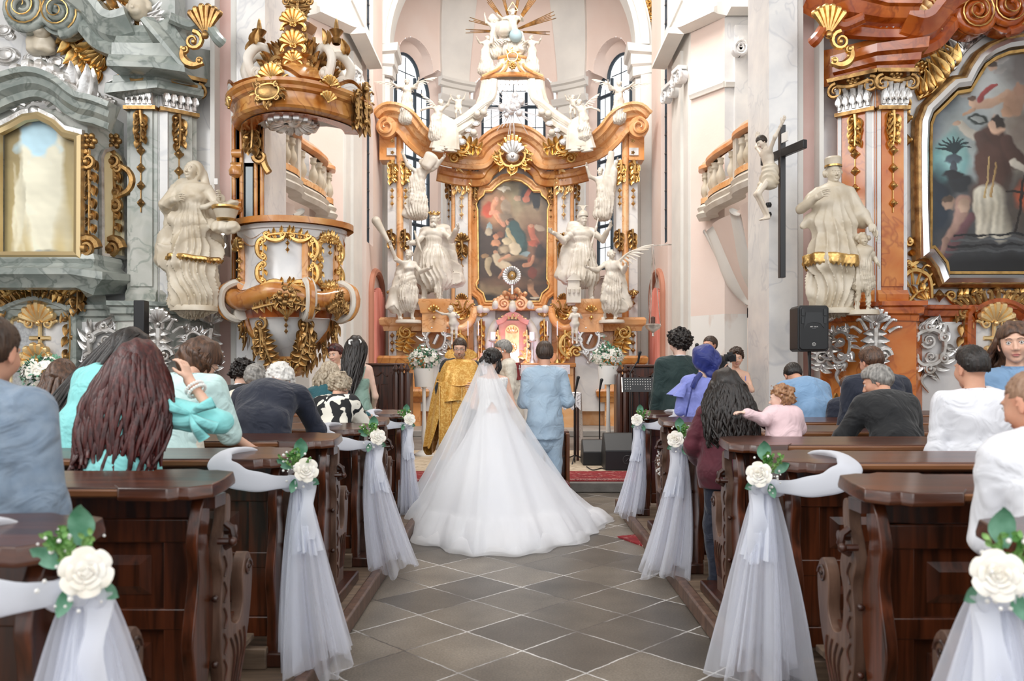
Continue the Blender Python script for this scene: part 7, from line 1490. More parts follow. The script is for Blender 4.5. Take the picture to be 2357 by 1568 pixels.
 for a in (-80, -35, 35, 80, 150, -150):
  t = math.radians(a); d = A3((math.sin(t), -math.cos(t)*.6, 0)); U_ = nrm(d)
  o = Orn(ctr+d*.0+A3((0, 0, Z(212))), U_, np.cross(U_, (0, 0, 1)) if np.cross(U_, (0, 0, 1))[1] < 0 else -np.cross(U_, (0, 0, 1)), V=(0, 0, 1))
  r = Rx*.82; pts = [(r*.85, .05), (r*1.0, .3), (r*.8, .5), (r*.55, .45), (r*.5, .25)]
  o.stroke(pts, .07, .05, w=0, n=6, seg=8); o.spiral((r*.86, .12), .1, 1.3, 270, -1, .05, .02); o.build('crown_scroll', M_stucco, root)
  o.mb = MB(); o.frond([(r*.6, .1), (r*.45, .35), (r*.25, .5)], .05, .2, 7); o.spiral((r*.45, .3), .12, 1.4, 0, 1, .045, .04); o.leaf((r*.9, .5), 80, .2, .06); o.foliage((r*.3, .75), 5, .12, .4, .02, a); o.build('gilt_crown_foliage', M_goldd, root)
 zt = lambda py: Z(py)
 mb = MB(); mb.lathe([(.62, zt(212)), (.5, zt(176)), (.33, zt(158)), (.3, zt(143)), (.36, zt(138)), (.3, zt(130))], ctr, 8); part('crown_base', mb, M_amber, ang=30)
 mb = MB(); mb.lathe([(.3, zt(130)), (.2, zt(100)), (.17, zt(75)), (.22, zt(66)), (.24, zt(56)), (.2, zt(48)), (.1, zt(40)), (0, zt(36))], ctr, 8); part('crown_spire', mb, mat('brown_lacquer', hexc('8A5F3E'), .35, c2=hexc('A87C55'), coat=.3), ang=30)
 for n, z, k_ in ((0, 112, .8), (0, 64, .8), (0, 150, .6)):
  o = Orn(ctr+A3((0, -.28, zt(z))), k=k_); o.shell((0, -.05), .22, 10, 170, 7); o.cscroll((-.2, -.15), (0, -.05), .3, .03, .03); o.cscroll((.2, -.15), (0, -.05), -.3, .03, .03); o.build('gilt_shell', M_gold, root)
 o = Orn(ctr+A3((0, -.05, zt(20)))); o.stroke([(-.05, -.1), (-.12, .05), (-.06, .2), (-.04, .32)], .04, .03); o.stroke([(.05, -.1), (.12, .05), (.06, .2), (.04, .32)], .04, .03); o.frond([(0, -.12), (0, .1), (0, .4)], .05, .15, 8); o.spiral((-.15, .1), .07, 1.3, 0, 1, .025); o.spiral((.15, .1), .07, 1.3, 180, -1, .025); o.build('gilt_finial', M_goldd, root)
 for sx in (-.55, .5): mb = MB(); mb.lathe([(.05, 0), (.09, .06), (.04, .1), (.1, .18), (.04, .2), (.03, .26), (.02, .32), (0, .36)], ctr+A3((sx, 0, Z(95))), 10); part('flaming_urn', mb, M_goldd)
pulpit()
# ---------------------------------------------------------------- oratory balconies in the choir
def balcony(sg):
 root = thing('balcony', ('curved choir balcony with orange rail and white balusters behind the crucifix pier' if sg > 0 else 'curved choir balcony with white balusters behind the pulpit'), 'balcony', (sg*4.2, 14, 4.4))
 pl = [(3.62, 15.3), (3.56, 15.05), (3.66, 14.86), (3.56, 14.5), (3.58, 14.0), (3.7, 13.3), (3.62, 12.95), (3.66, 12.6), (3.85, 12.15), (4.3, 11.95)]
 P = catmull([A3((sg*a, b, 0)) for a, b in pl], 5); 
 T = np.gradient(P, axis=0); Nn = np.column_stack([T[:, 1], -T[:, 0], 0*T[:, 0]])*sg; Nn /= np.linalg.norm(Nn, axis=1)[:, None]; Nn[Nn[:, 0]*sg > 0] *= -1
 def sw(z, prof, name, mt): 
  mb = MB(); q = P+A3((0, 0, z)); a, b = (q, Nn) if sg < 0 else (q[::-1], Nn[::-1]); mb.sweep(a, prof, N=b); return mb.build(name, mt, root, ang=30)
 sw(5.45, [(-.1, .1), (-.12, -.02), (.02, -.04), (.06, .02), (.12, .06), (.12, .12), (0, .14)], 'handrail', mat('warm_marble', hexc('D98A4A'), .3, c2=hexc('E8B184'), ns=3))
 sw(5.36, [(-.07, 0), (-.07, -.1), (.05, -.1), (.05, 0)], 'rail_band', M_stucco)
 sw(4.68, [(-.08, 0), (-.08, -.1), (.08, -.1), (.08, 0)], 'plinth_band', M_marbp); sw(4.5, [(-.1, .1), (.12, .1), (.16, .02), (.1, -.04), (.14, -.1), (.05, -.18), (0, -.34), (-.1, -.34)], 'base_moulding', M_stucco)
 n = len(P)
 for j, i in enumerate([2, 5, 8, 14, 17, 20, 23, 32, 35, 38, 42]):
  p = P[i]; mb = MB(); mb.lathe([(.06, 4.69), (.07, 4.74), (.035, 4.78), (.05, 4.84), (.085, 4.92), (.075, 5.0), (.04, 5.08), (.035, 5.14), (.06, 5.17), (.05, 5.22), (.065, 5.26)], p, 12); mb.build('baluster', M_ivory, root)
 for i in (11, 28): mb = MB(); p = P[i]; mb.box(-.09, .09, -.09, .09, 4.6, 5.38, c=p); mb.build('pier_block', M_stucco, root, bevel=.01)
 # corbelled belly with raised ribs
 G = []; t = np.linspace(0, 1, 14)
 for q in t:
  tgt = A3((sg*4.6, 14.6, 0)); z = 4.2-1.75*q**1.15; k = (1-q)**.6; G.append(np.column_stack([(tgt[0]+(P[:, 0]-tgt[0])*k), (tgt[1]+(P[:, 1]-tgt[1])*k), np.full(n, z)+0*P[:, 0]]))
 mb = MB(); mb.grid(np.array(G) if sg > 0 else np.array(G)[::-1]); mb.build('corbel', M_pink, root, ang=0)
 for i, w_ in ((1, .12), (9, .2), (24, .26), (38, .3)):
  if w_: q = np.array([g[i] for g in G[:12]]); mb = MB(); mb.tube(q+Nn[i]*.02, w_*A3([.8, .85, .9, .95, 1, 1.1, 1.2, 1.25, 1.2, 1.0, .7, .2]), 12, flat=.3, up=Nn[i]); mb.build('corbel_rib', M_white, root, ang=0)
balcony(1); balcony(-1)
# ---------------------------------------------------------------- crucifix on the right pier
cr = thing('crucifix', 'black wooden crucifix with a carved figure on the right white pier', 'crucifix', W(1800, 640, 10.4))
Yc = 10.4; Zc = lambda py: HC-(py-CY)*Yc/F; xc = XP(1799, Yc); M_cb = mat('black_wood', (.012, .012, .014), .35)
mb = MB(); mb.box(xc-.035, xc+.035, Yc-.06, Yc+.04, Zc(640), Zc(290)); u_ = nrm((.3, -.95, 0)); mb.build('upright', M_cb, cr, bevel=.006)
mb = MB(); c = A3((xc, Yc-.05, Zc(355))); a, b = c-u_*.5, c+u_*.5; mb = MB(); mb.box(-.45, .45, -.03, .03, -.055, .055, R=np.column_stack([u_, np.cross((0, 0, 1), u_), (0, 0, 1)]), c=c); mb.build('crossbeam', M_cb, cr, bevel=.006)
mb = MB(); mb.box(-.08, .08, -.01, .01, -.06, .06, R=np.column_stack([u_, np.cross((0, 0, 1), u_), (0, 0, 1)]), c=(xc, Yc-.1, Zc(322))); mb.build('title_board', M_pale, cr)
fg = Fig(1.15, a=(4, 10, 25), head=(35, 10, 10), arms={'L': ((-.2, .0, .2), (-.12, -.08, .24)), 'R': ((.2, .0, .2), (.12, -.08, .24))}, legs={'L': ((-.05, .25, .55), (-.03, .02, .12)), 'R': ((.05, .25, .55), (.03, .06, .12))})
mb = body_mesh(fg, hexc('DCCFBE'), .01, .008); o = mb.build('corpus', M_vc, None, ang=0); V, Fq = sdf([eseg(fg.pel+A3((0, 0, -.1)), fg.pel+A3((0, 0, .06)), (.13, .11), (.125, .1)), seg(fg.pel+A3((.1, .05, 0)), fg.pel+A3((.14, .08, -.15)), .03)], .01, .02, lambda p, d: d+.006*np.sin(p[:, 2]*90+5*wob(p, 3))); q = MB(); q.add(V, Fq); q.build('loincloth', M_ivory, o); hh = hair_short(fg, o, hair_mat((.02, .015, .01), (.05, .03, .02)), .016, -.09)
o.parent = cr; o.matrix_parent_inverse = world(cr).inverted(); o.location = (xc-.17, Yc-.02, Zc(512)); o.rotation_euler = (0, 0, PI*.56)
# ---------------------------------------------------------------- candles painted in the side niches, vigil lamp
for sg in (-1, 1):
 a, b = A3((D1[0]*sg, D1[1], 0)), A3((D0[0]*sg, D0[1], 0)); m = lambda t: a+(b-a)*t
 mb = MB(); n = nrm((-sg, -.06, 0)); o = Orn(m(.45)+n*.02, nrm(b-a), n, V=(0, 0, 1)); W_ = .75
 mb = MB(); pts = [(-W_, 1.3), (-W_, 3.3)]+[(W_*math.cos(x), 3.3+.55*math.sin(x)) for x in np.linspace(PI, 0, 12)]+[(W_, 3.3), (W_, 1.3)]; mb.tube(o.pts(pts), .09, 8); struct(mb.build('trim_%d' % (24 if sg > 0 else 25), mat('niche_terracotta', hexc('B97E66'), .7)))
 M_cur = mat('salmon_curtain', hexc('EFA394'), .6, c2=hexc('E38472'), ns=3, stretch=(1, 12, .4)); G = []
 for z in np.linspace(1.2, 3.4, 10): t = np.linspace(-1, 1, 60); G.append([o.p(W_*.8*q, z+.18*math.cos(q*1.5)-.1 if z > 3 else z, .05+.035*math.sin(q*30)) for q in t])
 mb = MB(); mb.grid(G); tag(mb.build('niche_curtain', M_cur), 'pleated salmon curtain in the arched niche %s of the high altar' % ('right' if sg > 0 else 'left'), 'curtain')
vl = thing('hanging_lamp', 'small silver sanctuary lamp hanging at the right of the high altar', 'lamp', (3.05, 17.4, 2.4))
c = W(1503, 752, 17.2); mb = MB(); mb.lathe([(0, -.22), (.03, -.2), (.02, -.14), (.06, -.1), (.15, -.04), (.18, .03), (.13, .06), (.1, .05)], c, 16); mb.build('lamp_bowl', M_silver, vl); mb = MB(); mb.lathe([(0, .02), (.05, .03), (.05, .2), (.02, .22), (0, .22)], c, 12); mb.build('lamp_glass', mat('dark_glass', (.1, .05, .04), .1), vl)
mb = MB()
for i in range(3): x_ = i*2.1; mb.tube([A3(c)+A3((.16*math.cos(x_), .16*math.sin(x_), .05)), A3(c)+A3((0, 0, 1.75))], .008, 4)
mb.tube([A3(c)+A3((0, 0, 1.75)), A3(c)+A3((.6, .1, 1.8))], .012, 5); mb.build('chain', M_silver, vl)
# portal at the right of the choir
zt = lambda py, Y=14.8: HC-(py-CY)*Y/F
mb = MB(); mb.box(XP(1738, 14.8), XP(1800, 14.8), 14.78, 14.9, .13, zt(735)); struct(mb.build('door_1', mat('doorway_shade', (.02, .018, .016), .8), smooth=False))  # solid near-black slab, shade of the open doorway put into its colour
mb = MB(); mb.box(XP(1722, 14.8), XP(1740, 14.8), 14.55, 14.9, .13, zt(705)); mb.box(XP(1722, 14.8), XP(1800, 14.8), 14.55, 14.9, zt(735), zt(690)); mb.box(XP(1746, 14.8), XP(1758, 14.8), 14.5, 14.9, zt(705), zt(655)); struct(mb.build('trim_26', M_peel, bevel=.03))
mb = MB(); mb.box(XP(1740, 14.8), XP(1762, 14.8), 14.7, 14.86, .13, zt(738)); struct(mb.build('trim_27', mat('scarred_jamb', hexc('B9B2A8'), .8, c2=hexc('5E4632'), ns=3, nd=9, lo=.47, hi=.53, bump=.3)))
# ================================================================ pews
def make_pew(L=5.2):
 """local: origin at the aisle end, top shelf at y=0, bench reaching forward (+y); body extends to -x ; aisle on +x"""
 root = thing('pew', None, 'pew'); zt = .985
 # top shelf, slightly sloping to the back, with rounded nosing and shaped end block
 mb = MB(); prof = [(-.15, -.035), (-.165, -.015), (-.155, .008), (-.12, .012), (.12, .035), (.13, .02), (.12, -.01), (-.1, -.035)]
 mb.add([(x, y, zt+z) for x in (-L, -.06) for y, z in prof], [tuple(range(8)), tuple(range(15, 7, -1))]+[(i, i+8, (i+1) % 8+8, (i+1) % 8) for i in range(8)])
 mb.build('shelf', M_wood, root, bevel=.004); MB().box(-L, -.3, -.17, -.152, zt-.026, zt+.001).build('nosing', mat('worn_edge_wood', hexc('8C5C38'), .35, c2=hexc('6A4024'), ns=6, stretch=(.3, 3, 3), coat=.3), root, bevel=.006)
 mb = MB(); out = [(-.34, -.13), (-.3, -.185), (-.12, -.195), (-.09, -.17), (-.05, -.175), (.02, -.13), (.028, -.02), (.02, .1), (-.05, .13), (-.1, .125), (-.14, .15), (-.3, .14)]
 sl = lambda p: .012+p[1]*.09
 n = len(out); v = [(a, b, zt-.034+sl((a, b))) for a, b in out]+[(a*1.0, b*1.02, zt-.02+sl((a, b))) for a, b in out]+[(a-.006, b*.95, zt+.014+sl((a, b))) for a, b in out]
 mb.add(v, [tuple(range(n))[::-1], tuple(range(2*n, 3*n))]+[(i+k*n, (i+1) % n+k*n, (i+1) % n+n+k*n, i+n+k*n) for i in range(n) for k in (0, 1)]); mb.build('shelf_end', M_wood, root, bevel=.004)
 # back with framed panels
 mb = MB(); mb.box(-L, -.1, -.03, .0, .12, zt-.03); mb.box(-L, -.1, -.055, .02, .77, .86); mb.box(-L, -.1, -.05, .02, .1, .2); mb.box(-L, -.1, -.05, .015, .44, .52)
 x = -.1
 while x > -L: mb.box(x-.1, x, -.048, .01, .2, .86); x -= .82
 mb.build('back', M_woodv, root, bevel=.006)
 mb = MB(); x = -.2
 while x > -L+.5: 
  for z0, z1 in ((.2, .44), (.52, .77)): mb.add([(x-.05, -.032, z0+.05), (x-.67, -.032, z0+.05), (x-.67, -.032, z1-.05), (x-.05, -.032, z1-.05), (x-.09, -.046, z0+.085), (x-.63, -.046, z0+.085), (x-.63, -.046, z1-.085), (x-.09, -.046, z1-.085)], [(4, 5, 6, 7), (0, 1, 5, 4), (1, 2, 6, 5), (2, 3, 7, 6), (3, 0, 4, 7)])
  x -= .82
 mb.build('panel', M_woodv, root, smooth=False)
 # carved end board: back strut with curves, front strut, scroll arm
 fr = ((0, 0, 0), (0, 1, 0), (0, 0, 1), (1, 0, 0))
 A = [(-.09, .94), (-.045, .94), (-.03, .86), (-.055, .8), (-.03, .72), (.0, .6), (.0, .44), (-.035, .3), (-.06, .2), (-.05, .02), (-.16, .02), (-.15, .2), (-.17, .33), (-.19, .42), (-.17, .52), (-.13, .66), (-.15, .78), (-.13, .86)]
 mb = MB(); mb.prism(catmull(A, 2, True)[::-1], -.075, -.03, fr); mb.build('rear_upright', M_woodv, root, bevel=.005)
 B = [(.06, .93), (.1, .92), (.1, .84), (.075, .78), (.115, .72), (.13, .66), (.1, .58), (.1, .5), (.12, .42), (.2, .4), (.245, .46), (.24, .55), (.255, .62), (.3, .66), (.35, .62), (.36, .54), (.33, .4), (.28, .28), (.22, .15), (.2, .02), (.02, .02), (.03, .2), (-.0, .35), (.0, .5), (.02, .62), (-.01, .7), (.02, .78), (.05, .84)]
 mb = MB(); mb.prism(catmull(B, 3, True)[::-1], -.05, .0, fr); ed = mb.build('carved_end', M_woodr, root, bevel=.004)
 mb = MB(); o = Orn((.002, 0, 0), (0, 1, 0), (1, 0, 0), V=(0, 0, 1)); o.spiral((.305, .59), .04, 1.4, 0, 1, .006, .0); 
 for i in range(4): o.stroke([(.1+i*.05, .36), (.14+i*.04, .28), (.1+i*.03, .16)], .006, w=.0, n=3, seg=4)
 for i in range(6): o.stroke([(.03, .7-i*.1), (.055, .66-i*.1), (.035, .62-i*.1)], .005, w=0, n=3, seg=4)
 o.build('carved_lines', M_woodd, ed)
 mb = MB(); mb.box(-.1, .0, -.06, .05, .9, .945); mb.tube([(.01, .02, .83), (.035, .02, .81), (.045, .015, .78), (.03, .01, .75), (.01, .01, .74)], .014, 8); mb.tube([(-.0, .045, .8), (.04, .045, .8)], .02, 8); mb.tube([(.0, -.03, .77), (.05, -.03, .77)], .013, 8); mb.ball((.055, -.03, .77), .018, 8); mb.build('bracket', M_woodd, root)
 mb = MB(); [mb.ball((-.015, -.02, z), .014, 8) for z in (.55, .3)]; mb.build('wooden_knobs', M_woodd, root)
 # bench and kneeler
 mb = MB(); mb.box(-L, -.03, .0, .36, .4, .43); mb.build('seat', M_wood, root, bevel=.006)
 mb = MB(); mb.box(-L, -.12, -.34, -.2, .14, .17); mb.box(-L, -.06, -.22, -.18, .0, .1); mb.build('kneeler', M_plank, root, bevel=.005)
 mb = MB(); mb.box(-.1, .06, -.2, .42, .0, .07); mb.build('foot_block', M_woodd, root, bevel=.01)
 return root
LY = [2.05, 3.04, 3.99, 4.97, 5.95, 6.85, 8.1]; RY = [2.02, 2.93, 3.83, 4.72, 5.75, 6.8, 8.0]
ordn = ['nearest the camera', 'second from the camera', 'third from the camera', 'fourth from the camera', 'fifth from the camera', 'sixth from the camera', 'frontmost, nearest the choir']
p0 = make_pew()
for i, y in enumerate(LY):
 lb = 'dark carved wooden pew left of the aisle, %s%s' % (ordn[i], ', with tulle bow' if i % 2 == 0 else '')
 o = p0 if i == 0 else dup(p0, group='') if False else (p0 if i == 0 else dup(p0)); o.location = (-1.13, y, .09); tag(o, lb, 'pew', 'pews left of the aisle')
# mirrored meshes for the right side
p1 = thing('pew', None, 'pew')
def mirror_child(o, par):
 me = o.data.copy(); co = np.empty(len(me.vertices)*3, np.float32); me.vertices.foreach_get('co', co); co = co.reshape(-1, 3); co[:, 0] *= -1; me.vertices.foreach_set('co', co.ravel()); me.flip_normals(); me.update()
 c = bpy.data.objects.new(o.name.split('.')[0], me); COL.objects.link(c); c.parent = par
 for m in o.modifiers: b = c.modifiers.new(m.name, m.type); b.width = m.width; b.segments = m.segments; b.limit_method = m.limit_method
 for k_ in o.children: mirror_child(k_, c)
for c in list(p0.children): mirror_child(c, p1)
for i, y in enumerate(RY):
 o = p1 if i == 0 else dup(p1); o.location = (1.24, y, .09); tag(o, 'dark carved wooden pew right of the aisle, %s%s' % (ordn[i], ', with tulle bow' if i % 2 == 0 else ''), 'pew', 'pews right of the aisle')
# ================================================================ tulle bows, roses and greenery
def tulle(name, dens=.35, c=(.9, .92, 1)):
 m = bpy.data.materials.new(name); m.use_nodes = True; nt = m.node_tree; N = nt.nodes; L = nt.links; N.clear()
 out = N.new('ShaderNodeOutputMaterial'); mx = N.new('ShaderNodeMixShader'); tr = N.new('ShaderNodeBsdfTransparent'); df = N.new('ShaderNodeBsdfDiffuse'); tl = N.new('ShaderNodeBsdfTranslucent'); m2 = N.new('ShaderNodeMixShader')
 df.inputs[0].default_value = tl.inputs[0].default_value = (*c, 1); m2.inputs[0].default_value = .4; L.new(df.outputs[0], m2.inputs[1]); L.new(tl.outputs[0], m2.inputs[2])
 lw = N.new('ShaderNodeLayerWeight'); lw.inputs[0].default_value = .35; mr = N.new('ShaderNodeMapRange'); mr.inputs[1].default_value = 0; mr.inputs[2].default_value = 1; mr.inputs[3].default_value = dens; mr.inputs[4].default_value = min(1, dens+.5); L.new(lw.outputs['Facing'], mr.inputs[0])
 L.new(mr.outputs[0], mx.inputs[0]); L.new(tr.outputs[0], mx.inputs[1]); L.new(m2.outputs[0], mx.inputs[2]); L.new(mx.outputs[0], out.inputs[0]); return m
M_tul = tulle('white_tulle', .25); M_tulb = tulle('dense_tulle', .72, (.9, .92, .98)); M_rose2 = mat('rose_petal', hexc('F6F3EC'), .5, c2=hexc('EDE6D8'), ns=20, sss=.1)
M_leaf = mat('eucalyptus_leaf', hexc('3F7A5A'), .5, c2=hexc('7FAE95'), ns=14); M_leaf2 = mat('fresh_leaf', hexc('4E8A3C'), .5, c2=hexc('8DB468'), ns=20)
def petal_ring(mb, c, n, r, h, open_, R=None, seed=0, th=0):
 rr = random.Random(seed)
 for i in range(n):
  a = 2*PI*i/n+th; ca, sa = math.cos(a), math.sin(a); G = []
  for t in np.linspace(0, 1, 6):
   row = []
   for s_ in np.linspace(-1, 1, 7):
    w_ = s_*r*.95*(1-(1-t)**2*.75)*(1-.35*max(0, t-.75)*4*s_*s_); rad = r*(.25+open_*t**1.6)*(1-.25*s_*s_)+.12*r*t**6; z = h*(t-.42*s_*s_*t*t)-.3*h*t**5*open_
    row.append((ca*rad-sa*w_, sa*rad+ca*w_, z))
   G.append(row)
  G = np.array(G); G = G if R is None else G@A3(R).T; mb.grid(G+A3(c))
def rose(c, r, R):
 mb = MB(); c = A3(c)
 for j, (n, k_, op) in enumerate(((3, .35, .2), (4, .55, .35), (5, .75, .6), (6, .95, .85), (6, 1.1, 1.15))): petal_ring(mb, c, n, r*k_, r*(1.05-.1*j), op, R, j, j*.7)
 mb.ball(c+A3(R)@A3((0, 0, r*.2)), r*.55, 10); return mb
def oval_leaf(mb, p, d, up, L, w_):
 p, d, up = A3(p), nrm(d), A3(up); s_ = nrm(np.cross(d, up)); n = nrm(np.cross(s_, d)); G = [[p+d*L*t+s_*k_*w_*math.sin(PI*min(1, t*.96+.03))**.8+n*(.12*L*math.sin(PI*t)-abs(k_)*w_*.2) for k_ in (-1, -.5, 0, .5, 1)] for t in np.linspace(0, 1, 8)]
 mb.grid(G)
def bow(side, loc, seed, floor_z=-.95, flare=.2, long=False, label='', skew=0):
 """knot at origin; side=+1: hangs on the aisle (+x) of a left pew; -y towards the camera"""
 rt = thing('tulle_bow', label, 'bow', group='tulle bows on the aisle ends of the pews'); R = np.random.RandomState(seed)
 for ly, (mt, k_, nm) in enumerate(((M_tul, 1.0, 'outer_veil'), (M_tul, .72, 'inner_veil'), (M_tulb, .2, 'gathered_core'))):
  nz, na = 30, 96; a = np.linspace(0, 2*PI, na); G = []; ph = R.uniform(0, 6.28, 4); L = floor_z*(1-.06*ly-(.5 if ly == 2 else 0))
  for t in np.linspace(0, 1, nz):
   fl = .02+(flare*k_)*t**.75; fold = (.035+.1*t)*flare/.2*np.sin(a*7+ph[0]+1.5*t)*(.6+.4*np.sin(a*2+ph[1])); f2 = .03*t*np.sin(a*13+ph[2]+t)
   r = fl+fold*.55*k_+f2; z = L*t*(1+.04*np.sin(a*3+ph[3])*t); G.append(np.stack([side*(.0+.05*t)+(r*.75+.01)*np.cos(a)+skew*(t*L/floor_z)**2, -.02+(r*1.15)*np.sin(a)-.06*t, z], -1))
  mb = MB(); mb.grid(G); mb.build(nm, mt, rt, ang=0)
 # ribbon tails and knot
 mb = MB()
 for i, (dx, ln) in enumerate(((-.02, .34), (.01, .27))): mb.grid([[(side*.06+dx*t*1.5+s_*.03+.006*math.sin(t*9+s_), -.08-.06*t+.01*math.sin(t*7+i), .0-ln*t) for s_ in (-1, 0, 1)] for t in np.linspace(0, 1, 12)])
 for s_ in (-1, 1):
  P = catmull([(0, -.05, 0), (s_*.03, -.08, .015), (s_*.065, -.08, -.01), (s_*.04, -.07, -.035), (0, -.055, -.02)], 5); mb.tube(P, .018, 8, flat=.35, up=(0, -1, .3))
 mb.ball((side*.01, -.07, -.005), (.035, .035, .035), 10); mb.build('ribbon', M_tulb, rt, ang=0)
 # wide band thrown over the shelf
 P = catmull([(0, -.05, .0), (-side*.1, -.15, .005), (-side*.22, -.215, .03), (-side*.31, -.215, .085), (-side*.345, -.13, .125), (-side*.335, .01, .14), (-side*.27, .12, .12), (-side*.12, .16, .03)], 6); mb = MB(); q = np.linspace(0, 1, len(P)); mb.tube(P, np.interp(q, [0, .3, .6, .8, 1], [.02, .058, .055, .05, .02])*(1+.06*np.sin(q*40)), 12, flat=.3, n0=(0, -1, .2))
 mb.build('shelf_band', M_tulb, rt, ang=0); return rt
def posy(side, seed, label):
 rt = thing('rose_posy', label, 'flowers', group='rose posies on the pew ends'); n = nrm((side*.35, -.9, .25)); Rr = A3(Vector(n).to_track_quat('Z', 'Y').to_matrix()); R = random.Random(seed)
 rose((side*.06, -.11, .045), .036, Rr).build('rose', M_rose2, rt, ang=0)
 mb = MB(); oval_leaf(mb, (side*.02, -.07, .1), (side*.1, -.1, 1), (0, 1, 0), .1, .034); oval_leaf(mb, (-side*.02, -.08, .05), (-side*.7, -.1, .5), (0, 1, 0), .08, .024); oval_leaf(mb, (side*.0, -.08, .0), (-side*.2, -.3, -1), (0, 1, 0), .07, .02); oval_leaf(mb, (side*.05, -.06, .0), (side*.8, -.1, -.3), (0, 1, 0), .07, .02); mb.build('eucalyptus', M_leaf, rt, ang=0)
 mb = MB()
 for j in range(9):
  b = A3((side*R.uniform(-.02, .03), -.08, .05)); d = nrm((side*R.uniform(-.5, .5), R.uniform(-.5, 0), R.uniform(.4, 1.1)))
  mb.tube([b, b+d*.09], .002, 4)
  for q in range(8): oval_leaf(mb, b+d*(.02+.01*q), d+A3([R.uniform(-.9, .9) for _ in range(3)]), (0, 1, .1), .02, .007)
 mb.build('sprigs', M_leaf2, rt, ang=0)
 mb = MB()
 for j in range(30): mb.ball((side*R.uniform(-.05, .09), R.uniform(-.14, -.07), R.uniform(-.04, .14)), R.uniform(.003, .007), 5)
 mb.build('gypsophila', M_pale, rt); return rt
for i, y in enumerate(LY):
 if i % 2 == 0:
  nm = ('nearest pew on the left', 'second bow back on the left', 'third bow back on the left', 'frontmost pew on the left')[i//2]
  b = bow(1, 0, 10+i, -.88 if i else -.95, (.24, .17, .18, .1)[i//2], label='white tulle bow hanging from the pew end, %s' % nm, skew=(.0, .05, .12, 0)[i//2]); b.location = (-1.07-(.06 if i == 6 else 0), y-.05, .97)
  q = posy(1, i, 'white rose with eucalyptus and sprigs on the bow of the %s' % nm.replace(' bow back', ' pew')); q.location = (-1.07-(.06 if i == 6 else 0), y-.07, .985)
for i, y in enumerate(RY):
 if i % 2 == 0:
  nm = ('nearest pew on the right', 'second bow back on the right', 'third bow back on the right', 'frontmost pew on the right')[i//2]
  b = bow(-1, 0, 30+i, -.88 if i else -.95, (.24, .21, .18, .12)[i//2], label='white tulle bow hanging from the pew end, %s' % nm, skew=(0, -.0, -.08, -.08)[i//2]); b.location = (1.17+(.07 if i == 6 else 0), y-.05, .97)
  q = posy(-1, 20+i, 'white rose with green sprigs on the bow of the %s' % nm.replace(' bow back', ' pew')); q.location = (1.17+(.07 if i == 6 else 0), y-.07, .985)
# ================================================================ people
def trousers(f, rt, mt):
 V, Fq = sdf(f.legs_(.022)[0:2]+f.legs_(.022)[3:5]+[eseg(f.pel-A3((0, 0, .08)), f.pel+A3((0, 0, .06)), (.175*f.k, .13*f.k), (.165*f.k, .12*f.k), f.u, .04)], .016, .04, lambda p, d: d+.006*wob(p*A3((1, 1, .6)), 7)); mb = MB(); mb.add(V, Fq); mb.build('trousers', mt, rt, ang=0); L_ = f.legs_(.012)
 for i in (2, 5): V, Fq = sdf([L_[i]], .012, .02, lambda p, d: np.maximum(d, .01-p[:, 2])); mb = MB(); mb.add(V, Fq); mb.build('shoe', M_black, rt, ang=0)
def collar(f, rt, mt, r=.066, h=.045, name='collar', dz=-.01):
 ax = nrm(f.hd-f.nb); R = A3(Vector(ax).to_track_quat('Z', 'Y').to_matrix()); k = f.k; mb = MB(); mb.lathe([(r*k*1.25, -.03), (r*k*1.05, 0), (r*k, h), (r*k*.95, h), (r*k*.98, 0)], f.nb+ax*dz, 22, R=R); mb.build(name, mt, rt)
C_ = dict(navy=cloth('navy', hexc('141C30')), black=cloth('black', hexc('111317')), bgrey=cloth('blue_grey', hexc('74869A'), hexc('8796A6'), ns=30), white=cloth('white', hexc('E9EAF0')), lblue=cloth('light_blue', hexc('9DB4C8'), hexc('A9BDCE')), green=cloth('bottle_green', hexc('17302F')),
teal=cloth('teal', hexc('155660')), aqua=cloth('aqua', hexc('8ED9D8'), hexc('7CCBCB')), mint=cloth('pale_mint', hexc('CFEDEA')), peri=cloth('periwinkle', hexc('8A93DC')), burg=cloth('burgundy', hexc('5A1628'), hexc('45101F')), pinkc=cloth('soft_pink', hexc('F0D0D4')), sage=cloth('sage', hexc('8FAFA0'), rough=.4), royal=cloth('royal_blue', hexc('1B2A78'), rough=.5), steel=cloth('steel_blue', hexc('7FA3C8')), cream=cloth('cream', hexc('E6DFCF')), blued=cloth('bright_blue', hexc('2C5FA8')))
M_leafp = mat('leaf_print', hexc('EDE9DC'), .75, c2=hexc('16181C'), ns=11, nd=1, lo=.5, hi=.52, dist=.8)
HB = hair_mat(hexc('2A1C14'), hexc('4A3526')); HK = hair_mat(hexc('120D0B'), hexc('2A201B')); HR = hair_mat(hexc('2E0F10'), hexc('5A2420')); HG = hair_mat(hexc('6B6864'), hexc('A8A49E')); HBl = hair_mat(hexc('8C7B66'), hexc('C9BBA4')); HW = hair_mat(hexc('CFCBC4'), hexc('F0EEEA')); HBr = hair_mat(hexc('3A271C'), hexc('6A4A36')); HL = hair_mat(hexc('7A5236'), hexc('B88A62')); HS = hair_mat(hexc('8A6A55'), hexc('A6846C'))
